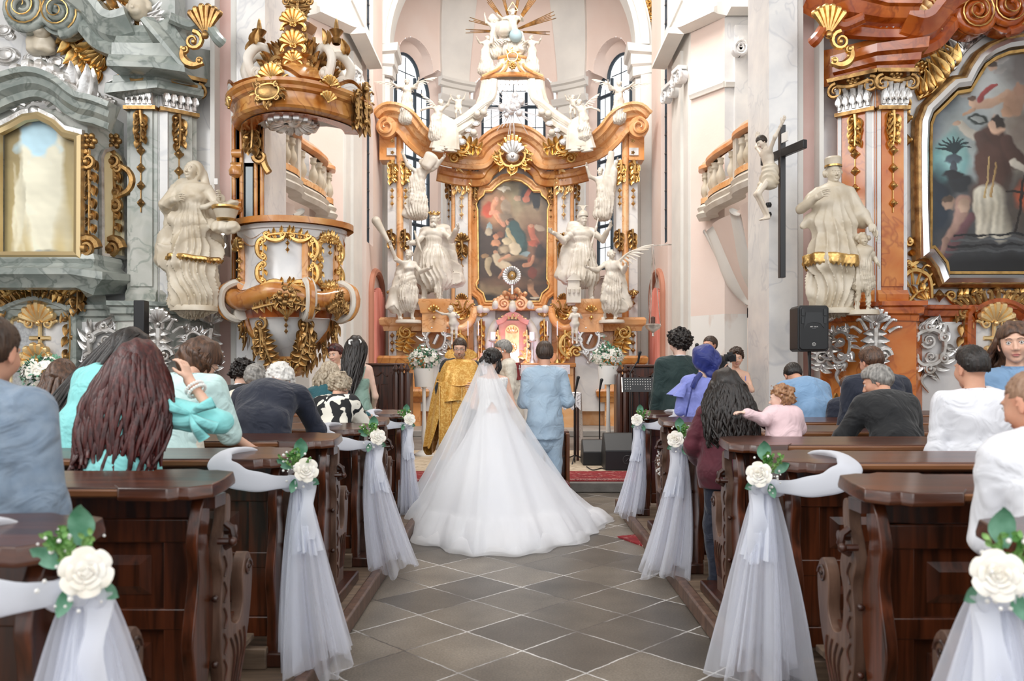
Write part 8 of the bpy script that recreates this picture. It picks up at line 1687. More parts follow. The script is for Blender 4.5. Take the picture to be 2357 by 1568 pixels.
def person(label, X, Y, z0=.09, rz=0, H=1.75, hair=None, wear='suit', col='black', skin=SK, hands=None, low=None, face=False, g=None, cat='person', legs=True, **kw):
 rt = thing('person', label, cat); f = Fig(H, **kw); near = Y < 5.6; vox = .012 if near else .015
 body_mesh(f, skin, vox, .006 if near else .008, hands, legs).build('body', M_skin, rt, ang=0)
 mt = C_[col] if isinstance(col, str) else col; sd = int(abs(X*100+Y*10)) % 97
 if wear == 'suit': garment(f, rt, mt, 'jacket', .026, .93, .74, vox, .062, .005, sd, r=1.15); collar(f, rt, C_['white']); collar(f, rt, mt, .076, .022, 'lapel', -.02); trousers(f, rt, C_[low] if low else mt)
 elif wear == 'shirt': garment(f, rt, mt, 'shirt', .019, .92, .8, vox, .062, .007, sd, r=1.15, kn=6); collar(f, rt, mt, .068, .04); trousers(f, rt, C_[low or 'navy'])
 elif wear == 'blouse': garment(f, rt, mt, 'blouse', .018, .3, .8, vox, .085, .007, sd, r=1.5, kn=6); skirt(f, rt, C_[low] if low else mt, 'skirt', .35, .16, .26)
 elif wear == 'dress': garment(f, rt, mt, 'dress', .015, .22, .85, vox, .09, .004, sd, r=1.35); skirt(f, rt, mt, 'skirt', .3, .15, .3)
 elif wear == 'off': garment(f, rt, mt, 'dress', .017, .34, .85, vox, .17, .007, sd, r=1.3, ndrop=.05); skirt(f, rt, mt, 'skirt', .3, .15, .3)
 elif wear == 'strap': garment(f, rt, mt, 'bodice', .01, 0, .85, vox, .5, .002, sd, cutf=lambda p: p[:, 2]-(f.che[2]+.02)); skirt(f, rt, mt, 'skirt', .12, .15, .4); mb = MB(); [mb.tube([f.che+A3((s_*.1, -.12, .0)), f.nb+A3((s_*.12, -.075, -.04)), f.nb+A3((s_*.12, .0, -.01)), f.che+A3((s_*.1, .13, .02))], .008, 6, flat=.6) for s_ in (-1, 1)]; mb.build('straps', mt, rt)
 if hair: 
  h = dict(hair); kind = h.pop('k'); m_ = h.pop('m'); (hair_short if kind == 's' else hair_long)(f, rt, m_, **h)
 if face: face_bits(f, rt)
 at_root(rt, (X, Y, z0), rz); return rt, f
def glasses(f, rt, c=(.05, .04, .04)):
 k = f.k*f.hk; T = lambda x, y, z: f.hd+f.R@(A3((x, y, z))*k); mb = MB()
 for sx in (-1, 1): mb.tube([T(sx*.032+.021*math.cos(a), .112-.1*abs(sx*.032+.021*math.cos(a))**1.3, .006+.016*math.sin(a)) for a in np.linspace(0, 2*PI, 17)], .0018, 5); mb.tube([T(sx*.054, .107, .01), T(sx*.078, .05, .008), T(sx*.082, -.01, .004)], .0018, 5)
 mb.tube([T(-.011, .114, .008), T(0, .116, .012), T(.011, .114, .008)], .0018, 5); mb.build('glasses', mat('spectacle_frame', c, .3), rt)
# --- left pews
rt, f = person('man with short dark hair in a blue-grey suit, nearest on the left', -1.68, 2.42, H=1.62, a=(2, 8, 20), head=(12, 0, 0), wide=1.06, col='bgrey', skin=SK2, hair=dict(k='s', m=HB, low=-.06, g=.008))
rt, f = person('woman with long wavy dark red hair in an off-shoulder aqua dress, hand at her head', -1.68, 3.42, H=1.57, fem=True, a=(6, 12, 22), head=(22, -8, 0), wide=1.12, col='aqua', wear='off', skin=SK, arms={'R': ((.27, .0, -.06), (-.19, .08, .21)), 'L': ((-.08, .1, -.27), (.05, .2, .05))},
hands={'R': dict(d=(-.35, .1, 1), n=(-1, .2, -.2), s=(0, -1, .2), curl=.4, vox=.0045)}, hair=dict(k='l', m=HR, length=.42, wide=.14, wave=.02, locks=260, seed=2, spread=.15, curl=1.6, top=.03, lr=.013))
mb = MB(); w_ = f.arm[1][2]; e = f.arm[1][1]
for q in (.82, .74): c = e+(w_-e)*q; d = nrm(w_-e); R = A3(Vector(d).to_track_quat('Z', 'Y').to_matrix()); [mb.ball(c+R@A3((.04*math.cos(a), .04*math.sin(a), 0)), .0075, 6) for a in np.linspace(0, 2*PI, 22)[:-1]]
mb.build('pearl_bracelets', M_pale, rt); mb = MB(); s_ = f.arm[1][0]; c = s_+(e-s_)*.55+A3((0, -.06, .02))
for d in ((-1, 0, .4), (1, 0, .5), (.6, 0, -1.1), (1.1, 0, -.6)): P = catmull([c, c+A3(d)*.05+A3((0, -.03, 0)), c+A3(d)*.1], 4); mb.tube(P, [.008+.02*q for q in np.linspace(0, 1, len(P))], 6, flat=.3, up=(0, -1, 0))
V, Fq = sdf([eseg(s_-f.u*.02, s_+(e-s_)*.5, (.075, .075), (.07, .07), (0, 1, 0))], .01, .02, lambda p, d: np.maximum(d+.006*wob(p, 9), p[:, 2]-s_[2]+.02+0*d)); mb.add(V, Fq); mb.build('sleeve_bow', C_['aqua'], rt, ang=0)
person('woman with long black hair in an aqua dress bending to the right', -2.42, 4.4, H=1.77, fem=True, a=(6, 20, 40), head=(42, -25, 15), lat=14, col='aqua', wear='dress', skin=SK, arms={'L': ((-.06, .04, -.28), (.0, .06, -.24))}, hair=dict(k='l', m=HK, length=.42, wide=.08, wave=.004, locks=60, seed=3, spread=.07, lat=-.26, top=.01))
person('girl with half-up long brown hair in a white dress, far left', -3.12, 5.4, H=1.51, fem=True, a=(2, 5, 12), head=(10, 0, 0), col='cream', wear='dress', hair=dict(k='l', m=HBr, length=.5, wide=.12, wave=.01, locks=80, seed=4, spread=.12))
rt, f = person('woman with brown bob and glasses in a pale mint lace blouse, bowing', -1.93, 4.45, H=1.73, fem=True, a=(10, 26, 48), head=(42, -42, 8), lat=4, col='mint', wear='blouse', low='cream', arms={'R': ((.08, .06, -.28), (.14, .16, -.14)), 'L': ((-.08, .1, -.26), (.0, .2, -.05))}, hair=dict(k='l', m=HBr, length=.1, wide=.085, wave=.004, locks=60, seed=5, spread=.05, top=.022, dirv=(0, .2, -1)), face=True); glasses(f, rt)
rt, f = person('stocky man with curly dark grey hair and bald crown in a black suit', -2.26, 6.4, H=1.54, wide=1.1, a=(4, 12, 30), head=(30, 0, 0), col='black', skin=SK, hair=dict(k='s', m=HK, curly=1.6, g=.034, low=-.09)); MB().ball(f.hd+f.R@A3((0, -.035, .1))*f.k, A3((.05, .05, .038)), 14, R=f.R, col=SK).build('bald_crown', M_vc, rt)
person('white-haired man in a dark navy suit bent deeply forward', -1.7, 5.3, H=1.71, wide=1.15, a=(14, 44, 66), head=(60, 0, 0), col='navy', skin=SK2, arms={'L': ((-.1, .12, -.24), (.05, .2, -.1)), 'R': ((.1, .12, -.24), (-.05, .2, -.1))}, hair=dict(k='s', m=HW, curly=.8, g=.024, low=-.08))
person('ash-haired person mostly hidden between the curly-haired and white-haired men', -2.06, 6.05, H=1.54, fem=True, a=(8, 20, 40), head=(30, 0, 0), col='cream', wear='blouse', hair=dict(k='s', m=HG, curly=.5, g=.02, low=-.1))
person('woman with short ash blonde hair in a black leaf print blouse', -1.46, 6.3, H=1.5, fem=True, wide=1.05, a=(8, 26, 46), head=(30, -20, 0), col=M_leafp, wear='blouse', low='black', arms={'R': ((.1, .12, -.24), (.06, .2, -.02))}, hair=dict(k='s', m=HBl, curly=.9, g=.026, low=-.11, vox=.006))
person('woman with wavy grey blonde hair in a teal top, behind the leaf print blouse', -1.75, 7.25, H=1.55, fem=True, a=(6, 18, 30), head=(22, 0, 0), col='teal', wear='shirt', arms={'R': ((.14, .12, -.22), (.08, .22, -.04))}, hair=dict(k='l', m=HBl, length=.14, wide=.1, wave=.02, locks=60, seed=8, spread=.08, top=.024))
rt, f = person('woman with long black hair set with white flowers in a sage strappy dress', -1.72, 8.45, H=1.81, fem=True, a=(0, 2, 6), head=(4, 12, 0), col='sage', wear='strap', skin=SK3, arms={'L': ((-.05, .04, -.28), (.08, .16, -.14)), 'R': ((.06, .02, -.28), (-.05, .14, -.16))}, hair=dict(k='l', m=HK, length=.46, wide=.055, wave=.012, locks=60, seed=9, spread=.05, lat=-.05, top=.018)); mb = MB()
for x, z in ((-.05, .06), (.03, .065), (.0, .0)): petal_ring(mb, f.hd+f.R@A3((x, -.115, z)), 5, .022, .012, 1.0, A3(Vector((0, -1, 0)).to_track_quat('Z', 'Y').to_matrix()))
mb.build('hair_flowers', M_pale, rt)
rt, f = person('smiling woman with red-brown updo and sunglasses on her head, facing the nave', -2.26, 10.0, .13, PI-.35, H=1.73, fem=True, a=(0, 0, 4), head=(8, 0, 5), col='cream', wear='blouse', low='black', face=True, hair=dict(k='s', m=HR, g=.016, low=-.06, top=.02)); mb = MB(); [mb.ball(f.hd+f.R@A3((s_*.035, .07, .1))*f.k, (.028, .01, .02), 10) for s_ in (-1, 1)]; mb.build('sunglasses', M_black, rt)
# --- right pews
person('tall young man with dark curly hair in a bottle green suit', 1.74, 8.5, H=1.87, a=(0, 2, 6), head=(4, 25, 0), wide=1.02, col='green', skin=SK3, hair=dict(k='s', m=HK, curly=1.5, g=.036, low=-.07, top=.01))
rt, f = person('woman in a periwinkle dress with flutter sleeves and a royal blue sheer headscarf', 1.74, 7.4, H=1.65, fem=True, wide=1.15, a=(0, 2, 8), head=(8, -15, 0), col='peri', wear='dress', skin=SK3, arms={'L': ((-.07, .02, -.28), (.0, .08, -.24))}, hair=dict(k='s', m=HB, g=.02, low=-.07))
V, Fq = sdf([ell(f.hd+A3((.02, -.02, .03)), (.125, .14, .135)), seg(f.hd+A3((.06, -.06, -.04)), f.nb+A3((.06, -.06, .03)), .085, .05, .05)], .01, .03, lambda p, d: np.maximum(d+.008*wob(p, 6, 4)+.004*np.sin(40*(p[:, 2]+p[:, 0])), p[:, 1]-f.hd[1]-.05)); mb = MB(); mb.add(V, Fq); mb.build('headscarf', C_['royal'], rt, ang=0)
for s_ in (-1, 1):
 sh = f.sh[0 if s_ < 0 else 1]; G = [[sh+A3((s_*(.0+.1*t+.02*math.sin(a*5)*t), 0, .03-.16*t))+A3((0, (.06+.05*t)*math.cos(a), 0))+A3((s_*(.03+.05*t)*math.sin(a), 0, .02*math.sin(a)*t)) for a in np.linspace(-.5, PI+.5, 16)] for t in np.linspace(0, 1, 8)]; mb = MB(); mb.grid(G); mb.build('flutter_sleeve', C_['peri'], rt, ang=0)
mb = MB(); mb.tube(catmull([f.nb+A3((-.1, -.07, 0)), f.che+A3((-.17, -.15, -.05)), f.wai+A3((-.22, -.14, -.1))], 6), .008, 5); mb.tube(catmull([f.nb+A3((-.05, -.09, .03)), f.nb+A3((-.1, -.12, -.03)), f.nb+A3((-.13, -.12, -.1))], 4), .025, 6); mb.build('bag_strap', C_['royal'], rt)
person('man with short dark hair standing far behind beside the choir wall', 2.86, 11.7, .13, PI*.72, H=1.92, a=(0, 2, 4), head=(2, 0, 0), col='black', skin=SK2, face=True, hair=dict(k='s', m=HB, g=.01))
rt, f = person('photographer with dark updo holding a camera to her eye, facing the nave', 2.74, 10.0, .13, PI-.1, H=1.68, fem=True, a=(0, 4, 8), head=(4, 0, 0), col='peri', wear='strap', skin=SK, face=True, arms={'L': ((-.04, .14, -.2), (.2, .06, .2)), 'R': ((.1, .12, -.22), (-.06, .06, .25))}, hair=dict(k='s', m=HB, curly=.8, g=.024, top=.02))
ro = thing('camera', 'black camera with lens held up by the photographer', 'camera', W(1680, 826, 9.74)); c = W(1680, 824, 9.74); mb = MB(); mb.box(-.07, .07, -.03, .03, -.045, .045, c=c); mb.box(-.03, .03, -.03, .03, .04, .07, c=c); mb.build('camera_body', M_black, ro, bevel=.006); mb = MB(); mb.tube([c+Vector((0, -.03, 0)), c+Vector((-.01, -.13, -.01))], [.035, .04], 16); mb.build('lens', M_blackm, ro)
rt, f = person('woman with light brown hair and glasses behind the right choir stall', 2.37, 12.9, .13, PI-.05, H=1.63, fem=True, a=(0, 2, 6), head=(6, 0, 0), col='black', wear='shirt', face=True, hair=dict(k='l', m=HL, length=.12, wide=.08, locks=30, seed=7, spread=.05)); glasses(f, rt)
person('woman with long dark curly hair in a burgundy top, holding a toddler', 1.38, 5.2, H=1.44, fem=True, wide=1.3, a=(4, 10, 14), head=(8, 10, 0), col='burg', wear='shirt', arms={'R': ((.26, .02, -.14), (-.02, .16, -.05)), 'L': ((-.1, .0, -.27), (.1, .14, -.14))}, hair=dict(k='l', m=HK, length=.36, wide=.15, wave=.022, locks=300, seed=11, spread=.13, curl=2.4, top=.034, lr=.010))
rt, f = person('toddler with light brown curls in soft pink, arm over the woman in burgundy', 1.68, 5.02, .58, 0, H=.82, hk=1.42, a=(0, 5, 10), head=(8, 62, 0), col='pinkc', wear='shirt', low='pinkc', skin=SK3, arms={'L': ((-.12, -.12, -.06), (-.28, -.08, .1)), 'R': ((.1, .1, -.2), (-.2, .16, -.05))}, hands={'L': dict(d=(-1, -.1, .1), n=(0, .1, -1), s=(0, 1, 0), curl=.4, k=1.1, vox=.0045)}, face=True, hair=dict(k='s', m=HL, curly=.9, g=.016, low=-.07, vox=.005))
person('man in a light blue suit bent forward beside the toddler', 2.78, 7.35, H=1.69, wide=1.1, lat=-10, a=(12, 38, 55), head=(50, 0, 0), col='steel', skin=SK2, hair=dict(k='s', m=HK, g=.01))
person('brown-haired man in a navy suit behind the grey-haired man on the right', 2.86, 6.25, H=1.66, wide=1.2, a=(6, 16, 26), head=(20, 15, 0), col='blued' if False else 'navy', skin=SK2, hair=dict(k='s', m=HBr, g=.012, top=.01))
person('boy with short brown hair in navy, half hidden beside the man in navy', 2.93, 6.95, H=1.4, a=(2, 8, 20), head=(20, 0, 0), col='navy', skin=SK, hair=dict(k='s', m=HBr, g=.01))
person('grey-haired man in a black suit, face turned left and looking down', 2.47, 5.2, H=1.55, wide=1.0, a=(10, 28, 40), head=(22, 62, 8), col='black', skin=SK2, face=True, arms={'L': ((-.14, .04, -.26), (-.02, .16, -.12))}, hair=dict(k='s', m=HG, g=.018, low=-.07, top=.014, curly=.25))
person('man with black faded haircut in a white shirt on the right', 2.44, 4.22, H=1.555, wide=1.12, a=(2, 4, 8), head=(4, 8, 0), col='white', wear='shirt', skin=SK2, hair=dict(k='s', m=HK, g=.009, low=-.02, top=.03))
rt, f = person('woman with brown wavy hair in blue turning round to look at the camera', 2.8, 4.48, .09, PI*.83, H=1.71, fem=True, a=(0, -2, 0), head=(2, 0, 4), col='steel', wear='shirt', face=True, hair=dict(k='l', m=HBr, length=.26, wide=.09, wave=.016, locks=60, seed=12, spread=.1, curl=1.6, top=.014))
person('man with shaved reddish head in a white shirt, nearest on the right', 1.62, 2.3, H=1.48, wide=1.08, a=(4, 22, 30), head=(20, 22, 0), col='white', wear='shirt', skin=SK2, face=True, arms={'L': ((.0, .06, -.3), (.06, .06, .31)), 'R': ((.1, .12, -.25), (-.1, .2, .05))}, hands={'L': dict(d=(.5, -.1, .8), n=(.7, -.3, -.5), s=(0, -1, .3), curl=.75, vox=.0045)}, hair=dict(k='s', m=HS, g=.003, low=-.04))
# --- the couple and the priests
rt, f = person('groom in a light blue-grey suit seen from behind', .3, 8.62, 0, 0, H=1.845, wide=.94, a=(0, 2, 10), head=(10, 5, 0), col='lblue', skin=SK2, arms={'R': ((.075, .0, -.27), (-.08, .2, .1)), 'L': ((-.05, .0, -.28), (.1, .2, .06))}, hair=dict(k='s', m=HB, g=.014, low=-.06, top=.02))
# bride
rt = thing('person', 'bride in white with long tulle veil and train spread on the stone floor', 'person'); f = Fig(1.77, True, (0, 2, 12), (18, -48, 0), arms={'R': ((.08, -.01, -.27), (-.1, .17, -.1)), 'L': ((-.06, .02, -.27), (.08, .2, -.05))}); body_mesh(f, SK, .012, .007, None, False).build('body', M_skin, rt, ang=0); face_bits(f, rt)
hs = hair_short(f, rt, HK, g=.018, low=-.07); mb = MB()
for i in range(40): a = i*2.4; r = .05*(i/40)**.5; c = f.hd+f.R@A3((r*math.cos(a), -.1-.02*math.cos(i), -.01+r*math.sin(a))); lock(mb, [c, c+A3((.02, -.03, .02)), c+A3((.03*math.cos(a), -.02, -.03))], .014, .004, 2, i)
for i in range(4): c = f.hd+f.R@A3((.08, .04-.02*i, .02)); lock(mb, [c, c+f.R@A3((.01, .02, -.1)), c+f.R@A3((.0, .02+.01*i, -.24))], .007, .02, 2, i)
mb.build('hair_updo', HK, rt, ang=0)
M_gown = mat('bridal_tulle', hexc('F1EFEF'), .65, c2=hexc('E6E8EE'), ns=3, stretch=(1, 1, .3), sheen=.4); M_lace = mat('white_lace', hexc('F3F2F0'), .7, c2=hexc('D8D6D4'), ns=55, nd=2, bump=.5, bs=80)
garment(f, rt, M_lace, 'lace_bodice', .01, 0, .9, .011, .1, .002, 5, cutf=lambda p: np.maximum(p[:, 2]-(f.nb[2]-.02), -(np.abs(p[:, 0])*.9+(f.che[2]-.1-p[:, 2])*-.55)*(p[:, 1] < .0)*1.0-.0*(p[:, 1])-(p[:, 1] >= 0)*.5))
def fan(z0, zc, R0, name, mt, lo=0, hi=2*PI, nar=1., pw=1.35, seed=0, k_=1., fold=.05, cx0=0, cy0=0):
 a = np.linspace(lo, hi, 200); hem = []
 for x in a:     # angle from +x, -y is the train side
  c, s_ = math.cos(x), math.sin(x); r = .5+(1.42 if s_ < 0 else .0)*abs(s_)**1.3; rx = (.86 if c > 0 else .8)*(1+.03*math.sin(x*11)+.02*math.sin(x*23+1)); r *= 1+.02*math.sin(x*17)+.015*math.sin(x*29)*(1 if s_ < .2 else .6); hem.append((rx*c*(1+.55*max(0, -s_)**.5), s_*r))
 hem = A3(hem)*k_+A3((.08, 0)); G = []
 for t in np.linspace(0, 1, 60):
  w_ = t**1.15; fo = fold*t*(np.sin(a*22+seed+2*t)+.6*np.sin(a*41+3*t))*.5; z = z0*(1-t)**pw+.012+(.08*np.abs(np.sin(a*16+seed))+.05*np.abs(np.sin(a*37+1))+.03*np.sin(a*9))*np.clip(t*6-5, 0, 1)*(1-t)*9; at_ = lo+(a-lo)*(nar+(1-nar)*t); x0 = cx0+R0*np.cos(at_); y0 = cy0+R0*.75*np.sin(at_)
  G.append(np.stack([x0*(1-w_)+hem[:, 0]*(w_+fo*.35), y0*(1-w_)+hem[:, 1]*(w_+fo*.2), np.maximum(z, .006)], -1))
 mb = MB(); mb.grid(G); mb.build(name, mt, rt, ang=0)
fan(1.06, 0, .15, 'gown_skirt', M_gown, fold=.1); fan(1.1, 0, .16, 'tulle_overlay', tulle('gown_tulle', .35, (.94, .94, .96)), pw=1.3, seed=2, k_=1.06, fold=.12)
hx = f.hd+f.R@A3((-.01, -.06, .09)); fan(hx[2], 0, .07, 'veil', tulle('veil_tulle', .42, (.93, .94, .97)), PI*.8, PI*1.8, .5, pw=1.12, seed=4, k_=1.04, fold=.09, cx0=hx[0], cy0=hx[1])
mb = MB(); [mb.ball(hx+A3((.05*math.cos(i*.9)-.0, -.03-.01*(i % 3), .0+.012*math.sin(i*2.1)))+A3((.008*i, .006*i, -.001*i)), .009, 6) for i in range(14)]; mb.build('hair_comb', M_pale, rt); at_root(rt, (-.26, 8.45, 0), 0)
# priest in gold
M_gvest = mat('gold_brocade', hexc('C9913A'), .42, .25, c2=hexc('E3B866'), ns=26, nd=3, lo=.45, hi=.6, dist=1.5, bump=.3, bs=60); M_gband = mat('gold_band', hexc('E8C88A'), .4, .3, c2=hexc('C89848'), ns=40)
rt, f = person('bearded priest with glasses in gold brocade vestment, facing the nave', -.74, 10.35, .13, PI, H=1.83, a=(0, 2, 6), head=(14, 0, 0), col='black', wear='shirt', skin=SK, face=True, arms={'R': ((.07, .06, -.28), (-.02, .06, -.25)), 'L': ((-.12, .1, -.24), (.1, .2, -.02))}, hair=dict(k='s', m=HB, g=.01, low=-.1)); glasses(f, rt)
V, Fq = sdf([ell(f.hd+f.R@A3((0, .075, -.085)), (.05, .03, .045), f.R), ell(f.hd+f.R@A3((0, .105, -.045)), (.03, .008, .006), f.R), seg(f.hd+f.R@A3((-.05, .05, -.07)), f.hd+f.R@A3((.05, .05, -.07)), .025)], .007, .015, lambda p, d: d+.003*wob(p, 40, 2)); mb = MB(); mb.add(V, Fq); mb.build('beard', HS, rt, ang=0)
skirt(f, rt, C_['black'], 'cassock', .03, .17, .3, pleats=9)
a = np.linspace(0, 2*PI, 150); G = []
hem = np.where(np.sin(a) > 0, .98+.25*np.sin(a*2+.5)*np.cos(a), .45); hem = 1.0-.6*np.clip((np.cos(a-.05)-.55)/.25, 0, 1)-.5*np.clip(-np.sin(a), 0, 1)-.4*np.clip(-np.cos(a), 0, 1)**3; hem = np.clip(hem, .3, 1.05)
for t in np.linspace(0, 1, 40): z = (f.nb[2]+.03)*(1-t)+hem*t; r = .07+.3*t**.3+.03*t+.03*t*np.sin(a*9+2*t); G.append(np.stack([r*1.12*np.cos(a), .02+r*.85*np.sin(a), z+.015*np.sin(a*5)*t], -1))
mb = MB(); mb.grid(G); mb.build('phelonion', M_gvest, rt, ang=0)
mb = MB(); mb.grid([[(x, .3+.08*t+.01*math.sin(x*40), 1.25-.98*t) for x in np.linspace(-.05, .24, 10)] for t in np.linspace(0, 1, 14)]); mb.grid([[(x, .295+.08*t, 1.25-.98*t) for x in np.linspace(.24, -.05, 10)] for t in np.linspace(0, 1, 14)]); st_ = mb.build('stole_panel', M_gvest, rt, ang=0)
mb = MB(); [mb.tube([(x, .315, 1.2), (x, .385, .28)], .008, 5) for x in (-.045, .09, .235)]; [mb.tube([(-.045, .385, z), (.235, .385, z)], .008, 5) for z in (.28, .36)]; mb.build('stole_braid', M_gband, st_)
mb = MB(); mb.tube(catmull([(.28, .12, 1.25), (0, .32, 1.2), (-.3, .1, 1.25)], 8), .035, 6, flat=.2); mb.tube(catmull([(.07, .09, 1.5), (.06, .2, 1.3), (0, .31, 1.12), (-.06, .2, 1.3), (-.07, .09, 1.5)], 8), .009, 6); mb.box(-.012, .012, .31, .33, .98, 1.12); mb.box(-.045, .045, .31, .33, 1.05, 1.075); mb.build('pectoral_cross', M_gband, rt)
mb = MB(); G = [[((.1+.12*t)*math.cos(x), -.05-.1*t-.02*abs(math.cos(x)), f.nb[2]+.0+.17*t*abs(math.sin(x))**.5) for x in np.linspace(.1, PI-.1, 20)] for t in np.linspace(0, 1, 6)]; mb.grid(G); mb.build('standing_collar', M_gvest, rt)
rt, f = person('grey-haired priest in white alb with red cross panel, behind the bride', -.08, 10.9, .13, PI*.55, H=1.83, a=(0, 6, 14), head=(14, 0, 0), col='cream', wear='shirt', low='cream', skin=SK2, face=True, wide=1.1, hair=dict(k='s', m=HG, g=.014, low=-.06, top=.01)); skirt(f, rt, C_['cream'], 'alb', .05, .17, .3)
mb = MB(); p_ = f.sh[0]+A3((.06, -.13, .01)); o = Orn(p_, nrm((.5, -.4, 0)), nrm((-.65, -.75, .1))); o.mb.prism([(-.045, -.2), (.045, -.2), (.045, .0), (.03, .035), (-.03, .035), (-.045, .0)], -.03, .012, (o.O, o.U, A3((0, 0, 1)), o.N)); o.build('red_panel', cloth('crimson', hexc('8E1C22')), rt); o.mb = MB(); o.stroke([(0, -.15), (0, 0)], .005, w=.014, n=1); o.stroke([(-.025, -.05), (.025, -.05)], .005, w=.014, n=1); o.build('white_cross', M_pale, rt)
# ================================================================ furniture and equipment of the choir
P_ = lambda px, Y, z: ((px-CX)*Y/F, Y, z)
# carpets
M_redc = mat('red_carpet', hexc('8C1F26'), .95, c2=hexc('C9A79A'), ns=16, nd=2, lo=.6, hi=.66, stretch=(1, 2.2, 1), c3=hexc('6E1A22'), bump=.3, bs=200)
M_beigec = mat('beige_carpet', hexc('CDBDA6'), .95, c2=hexc('8F7C66'), ns=11, nd=3, lo=.55, hi=.66, stretch=(1, 2, 1), c3=hexc('B9A58C'), bump=.3, bs=200)
o = MB().box(-2.2, 2.4, 9.97, 10.95, .13, .142).build('red_carpet', M_redc); tag(o, 'red patterned carpet runner along the edge of the altar step', 'carpet'); mb = MB(); [mb.box(-2.2, 2.4, y, y+.05, .142, .1445) for y in (10.02, 10.1)]; mb.build('carpet_border', mat('carpet_border', hexc('B98A84'), .95, c2=hexc('5E1A22'), ns=60, nd=1, lo=.45, hi=.55), o)
tag(MB().box(-2.6, 2.7, 10.96, 13.9, .13, .14).build('beige_carpet', M_beigec), 'worn beige floral carpet in front of the altar table', 'carpet')
o = MB().box(-.24, .24, -.3, .3, 0, .012, R=rotm('Z', 24)).build('small_red_rug', M_redc); o.location = (1.25, 7.05, .001); tag(o, 'small red rug sticking out beside the kerb of the right pews', 'rug')
# kneeler of the couple
kn = thing('kneeler', 'brown wooden kneeler with dark red cushion in front of the couple', 'kneeler', (0, 9.1, 0)); mb = MB(); mb.box(-.75, .6, 9.2, 9.5, .78, .82); mb.box(-.72, .56, 9.22, 9.26, .1, .78)
mb.build('desk', M_wood, kn, bevel=.01); [(MB().box(x-.04, x, 9.05, 9.5, 0, .8).build('side_board', mat('kneeler_wood', hexc('8A5228'), .35, c2=hexc('6A3A1A'), ns=6, stretch=(3, 3, .4), coat=.3), kn, bevel=.01), MB().box(x-.04, x, 8.74, 9.05, 0, .24).build('side_foot', M_woodd, kn, bevel=.01)) for x in (-.7, .6)]; MB().box(-.64, .59, 8.76, 9.15, .2, .27).build('cushion', cloth('dark_red', hexc('6A1420')), kn, bevel=.03); MB().box(-.66, .56, 8.8, 9.15, .02, .2).build('plinth', M_woodd, kn, smooth=False)
# folk altar with cloth
al = thing('altar_table', 'altar table with white lilac-tinted cloth before the high altar', 'table', (0, 14, .13)); z = HC-(842-CY)*14.2/F; MB().box(XP(1060, 14.2), XP(1303, 14.2), 13.9, 15.0, z-.05, z).build('table_top', M_marbp, al); MB().box(-.8, .6, 14.1, 14.8, .13, z-.05).build('base', M_marbw, al)
mb = MB(); x0, x1 = XP(1056, 14.2), XP(1309, 14.2); mb.box(x0, x1, 13.86, 15.02, z, z+.012); mb.grid([[(x, 13.86+.01*math.sin(x*30)*q, z+.01-.16*q) for x in np.linspace(x0, x1, 60)] for q in (0, 1)]); mb.build('altar_cloth', cloth('altar_linen', hexc('EDE6F0')), al)
for px in (1134, 1225):
 c = thing('candle', 'thick white candle on a silver stand, %s on the altar' % ('left of the bride' if px < 1180 else 'above the groom'), 'candle', W(px, 820, 18.15)); p = A3(W(px, 783, 18.15)); MB().lathe([(0, 0), (.065, 0), (.065, .18), (.05, .185), (0, .18)], p, 16).build('wax', M_pale, c); MB().lathe([(.09, -p[2]+1.7), (.03, -.4), (.02, -.06), (.09, -.02), (.09, 0), (0, 0)], p, 16).build('candle_stand', M_silver, c)
for px, n in ((1077, 'far left'), (1101, 'left'), (1260, 'right'), (1283, 'far right')):
 c = thing('candlestick', 'tall gilt candlestick with thin candle, %s of the altar' % n, 'candlestick', W(px, 836, 18.1)); p = A3(W(px, 836, 18.1)); MB().lathe([(.09, 0), (.07, .04), (.02, .1), (.03, .2), (.015, .3), (.02, .4), (.015, .55), (.04, .6), (.04, .62), (0, .62)], p, 12).build('stick', M_goldd, c); MB().lathe([(.014, .62), (.014, .95), (0, .96)], p, 8).build('taper', M_pale, c)
# lace-covered side table
sd = thing('side_table', 'small side table with white lace cloth right of the groom', 'table', W(1310, 990, 12.4)); zt = HC-(905-CY)*12.4/F; xa, xb = XP(1262, 12.4), XP(1334, 12.4); MB().box(xa, xb, 12.2, 12.9, zt-.03, zt).build('top', M_wood, sd)
M_lc = mat('lace_cloth', hexc('F1EEF0'), .8, c2=hexc('B9B2B6'), ns=38, nd=1, lo=.56, hi=.6); mb = MB(); mb.box(xa-.01, xb+.01, 12.18, 12.92, zt, zt+.006); nx = 49
mb.grid([[(xa+(xb-xa)*i/(nx-1), 12.18, zt-q*(.2+.06*abs(((i/(nx-1)*4) % 1)-.5)*2)) for i in range(nx)] for q in (0, .5, 1)]); mb.grid([[(xb+.012+.03*q, 12.18+.7*j/12, zt-q*.78+.01*math.sin(j)) for j in range(13)] for q in np.linspace(0, 1, 5)]); mb.build('lace_cover', M_lc, sd)
for x, y in ((xa+.04, 12.25), (xb-.04, 12.25), (xa+.04, 12.85), (xb-.04, 12.85)): MB().box(x-.02, x+.02, y-.02, y+.02, .13, zt-.03).build('leg', M_woodd, sd)
tag(MB().ball(W(1300, 902, 12.5), (.09, .04, .02), 10).build('garland', M_leaf), 'small green garland lying on the lace side table', 'garland')
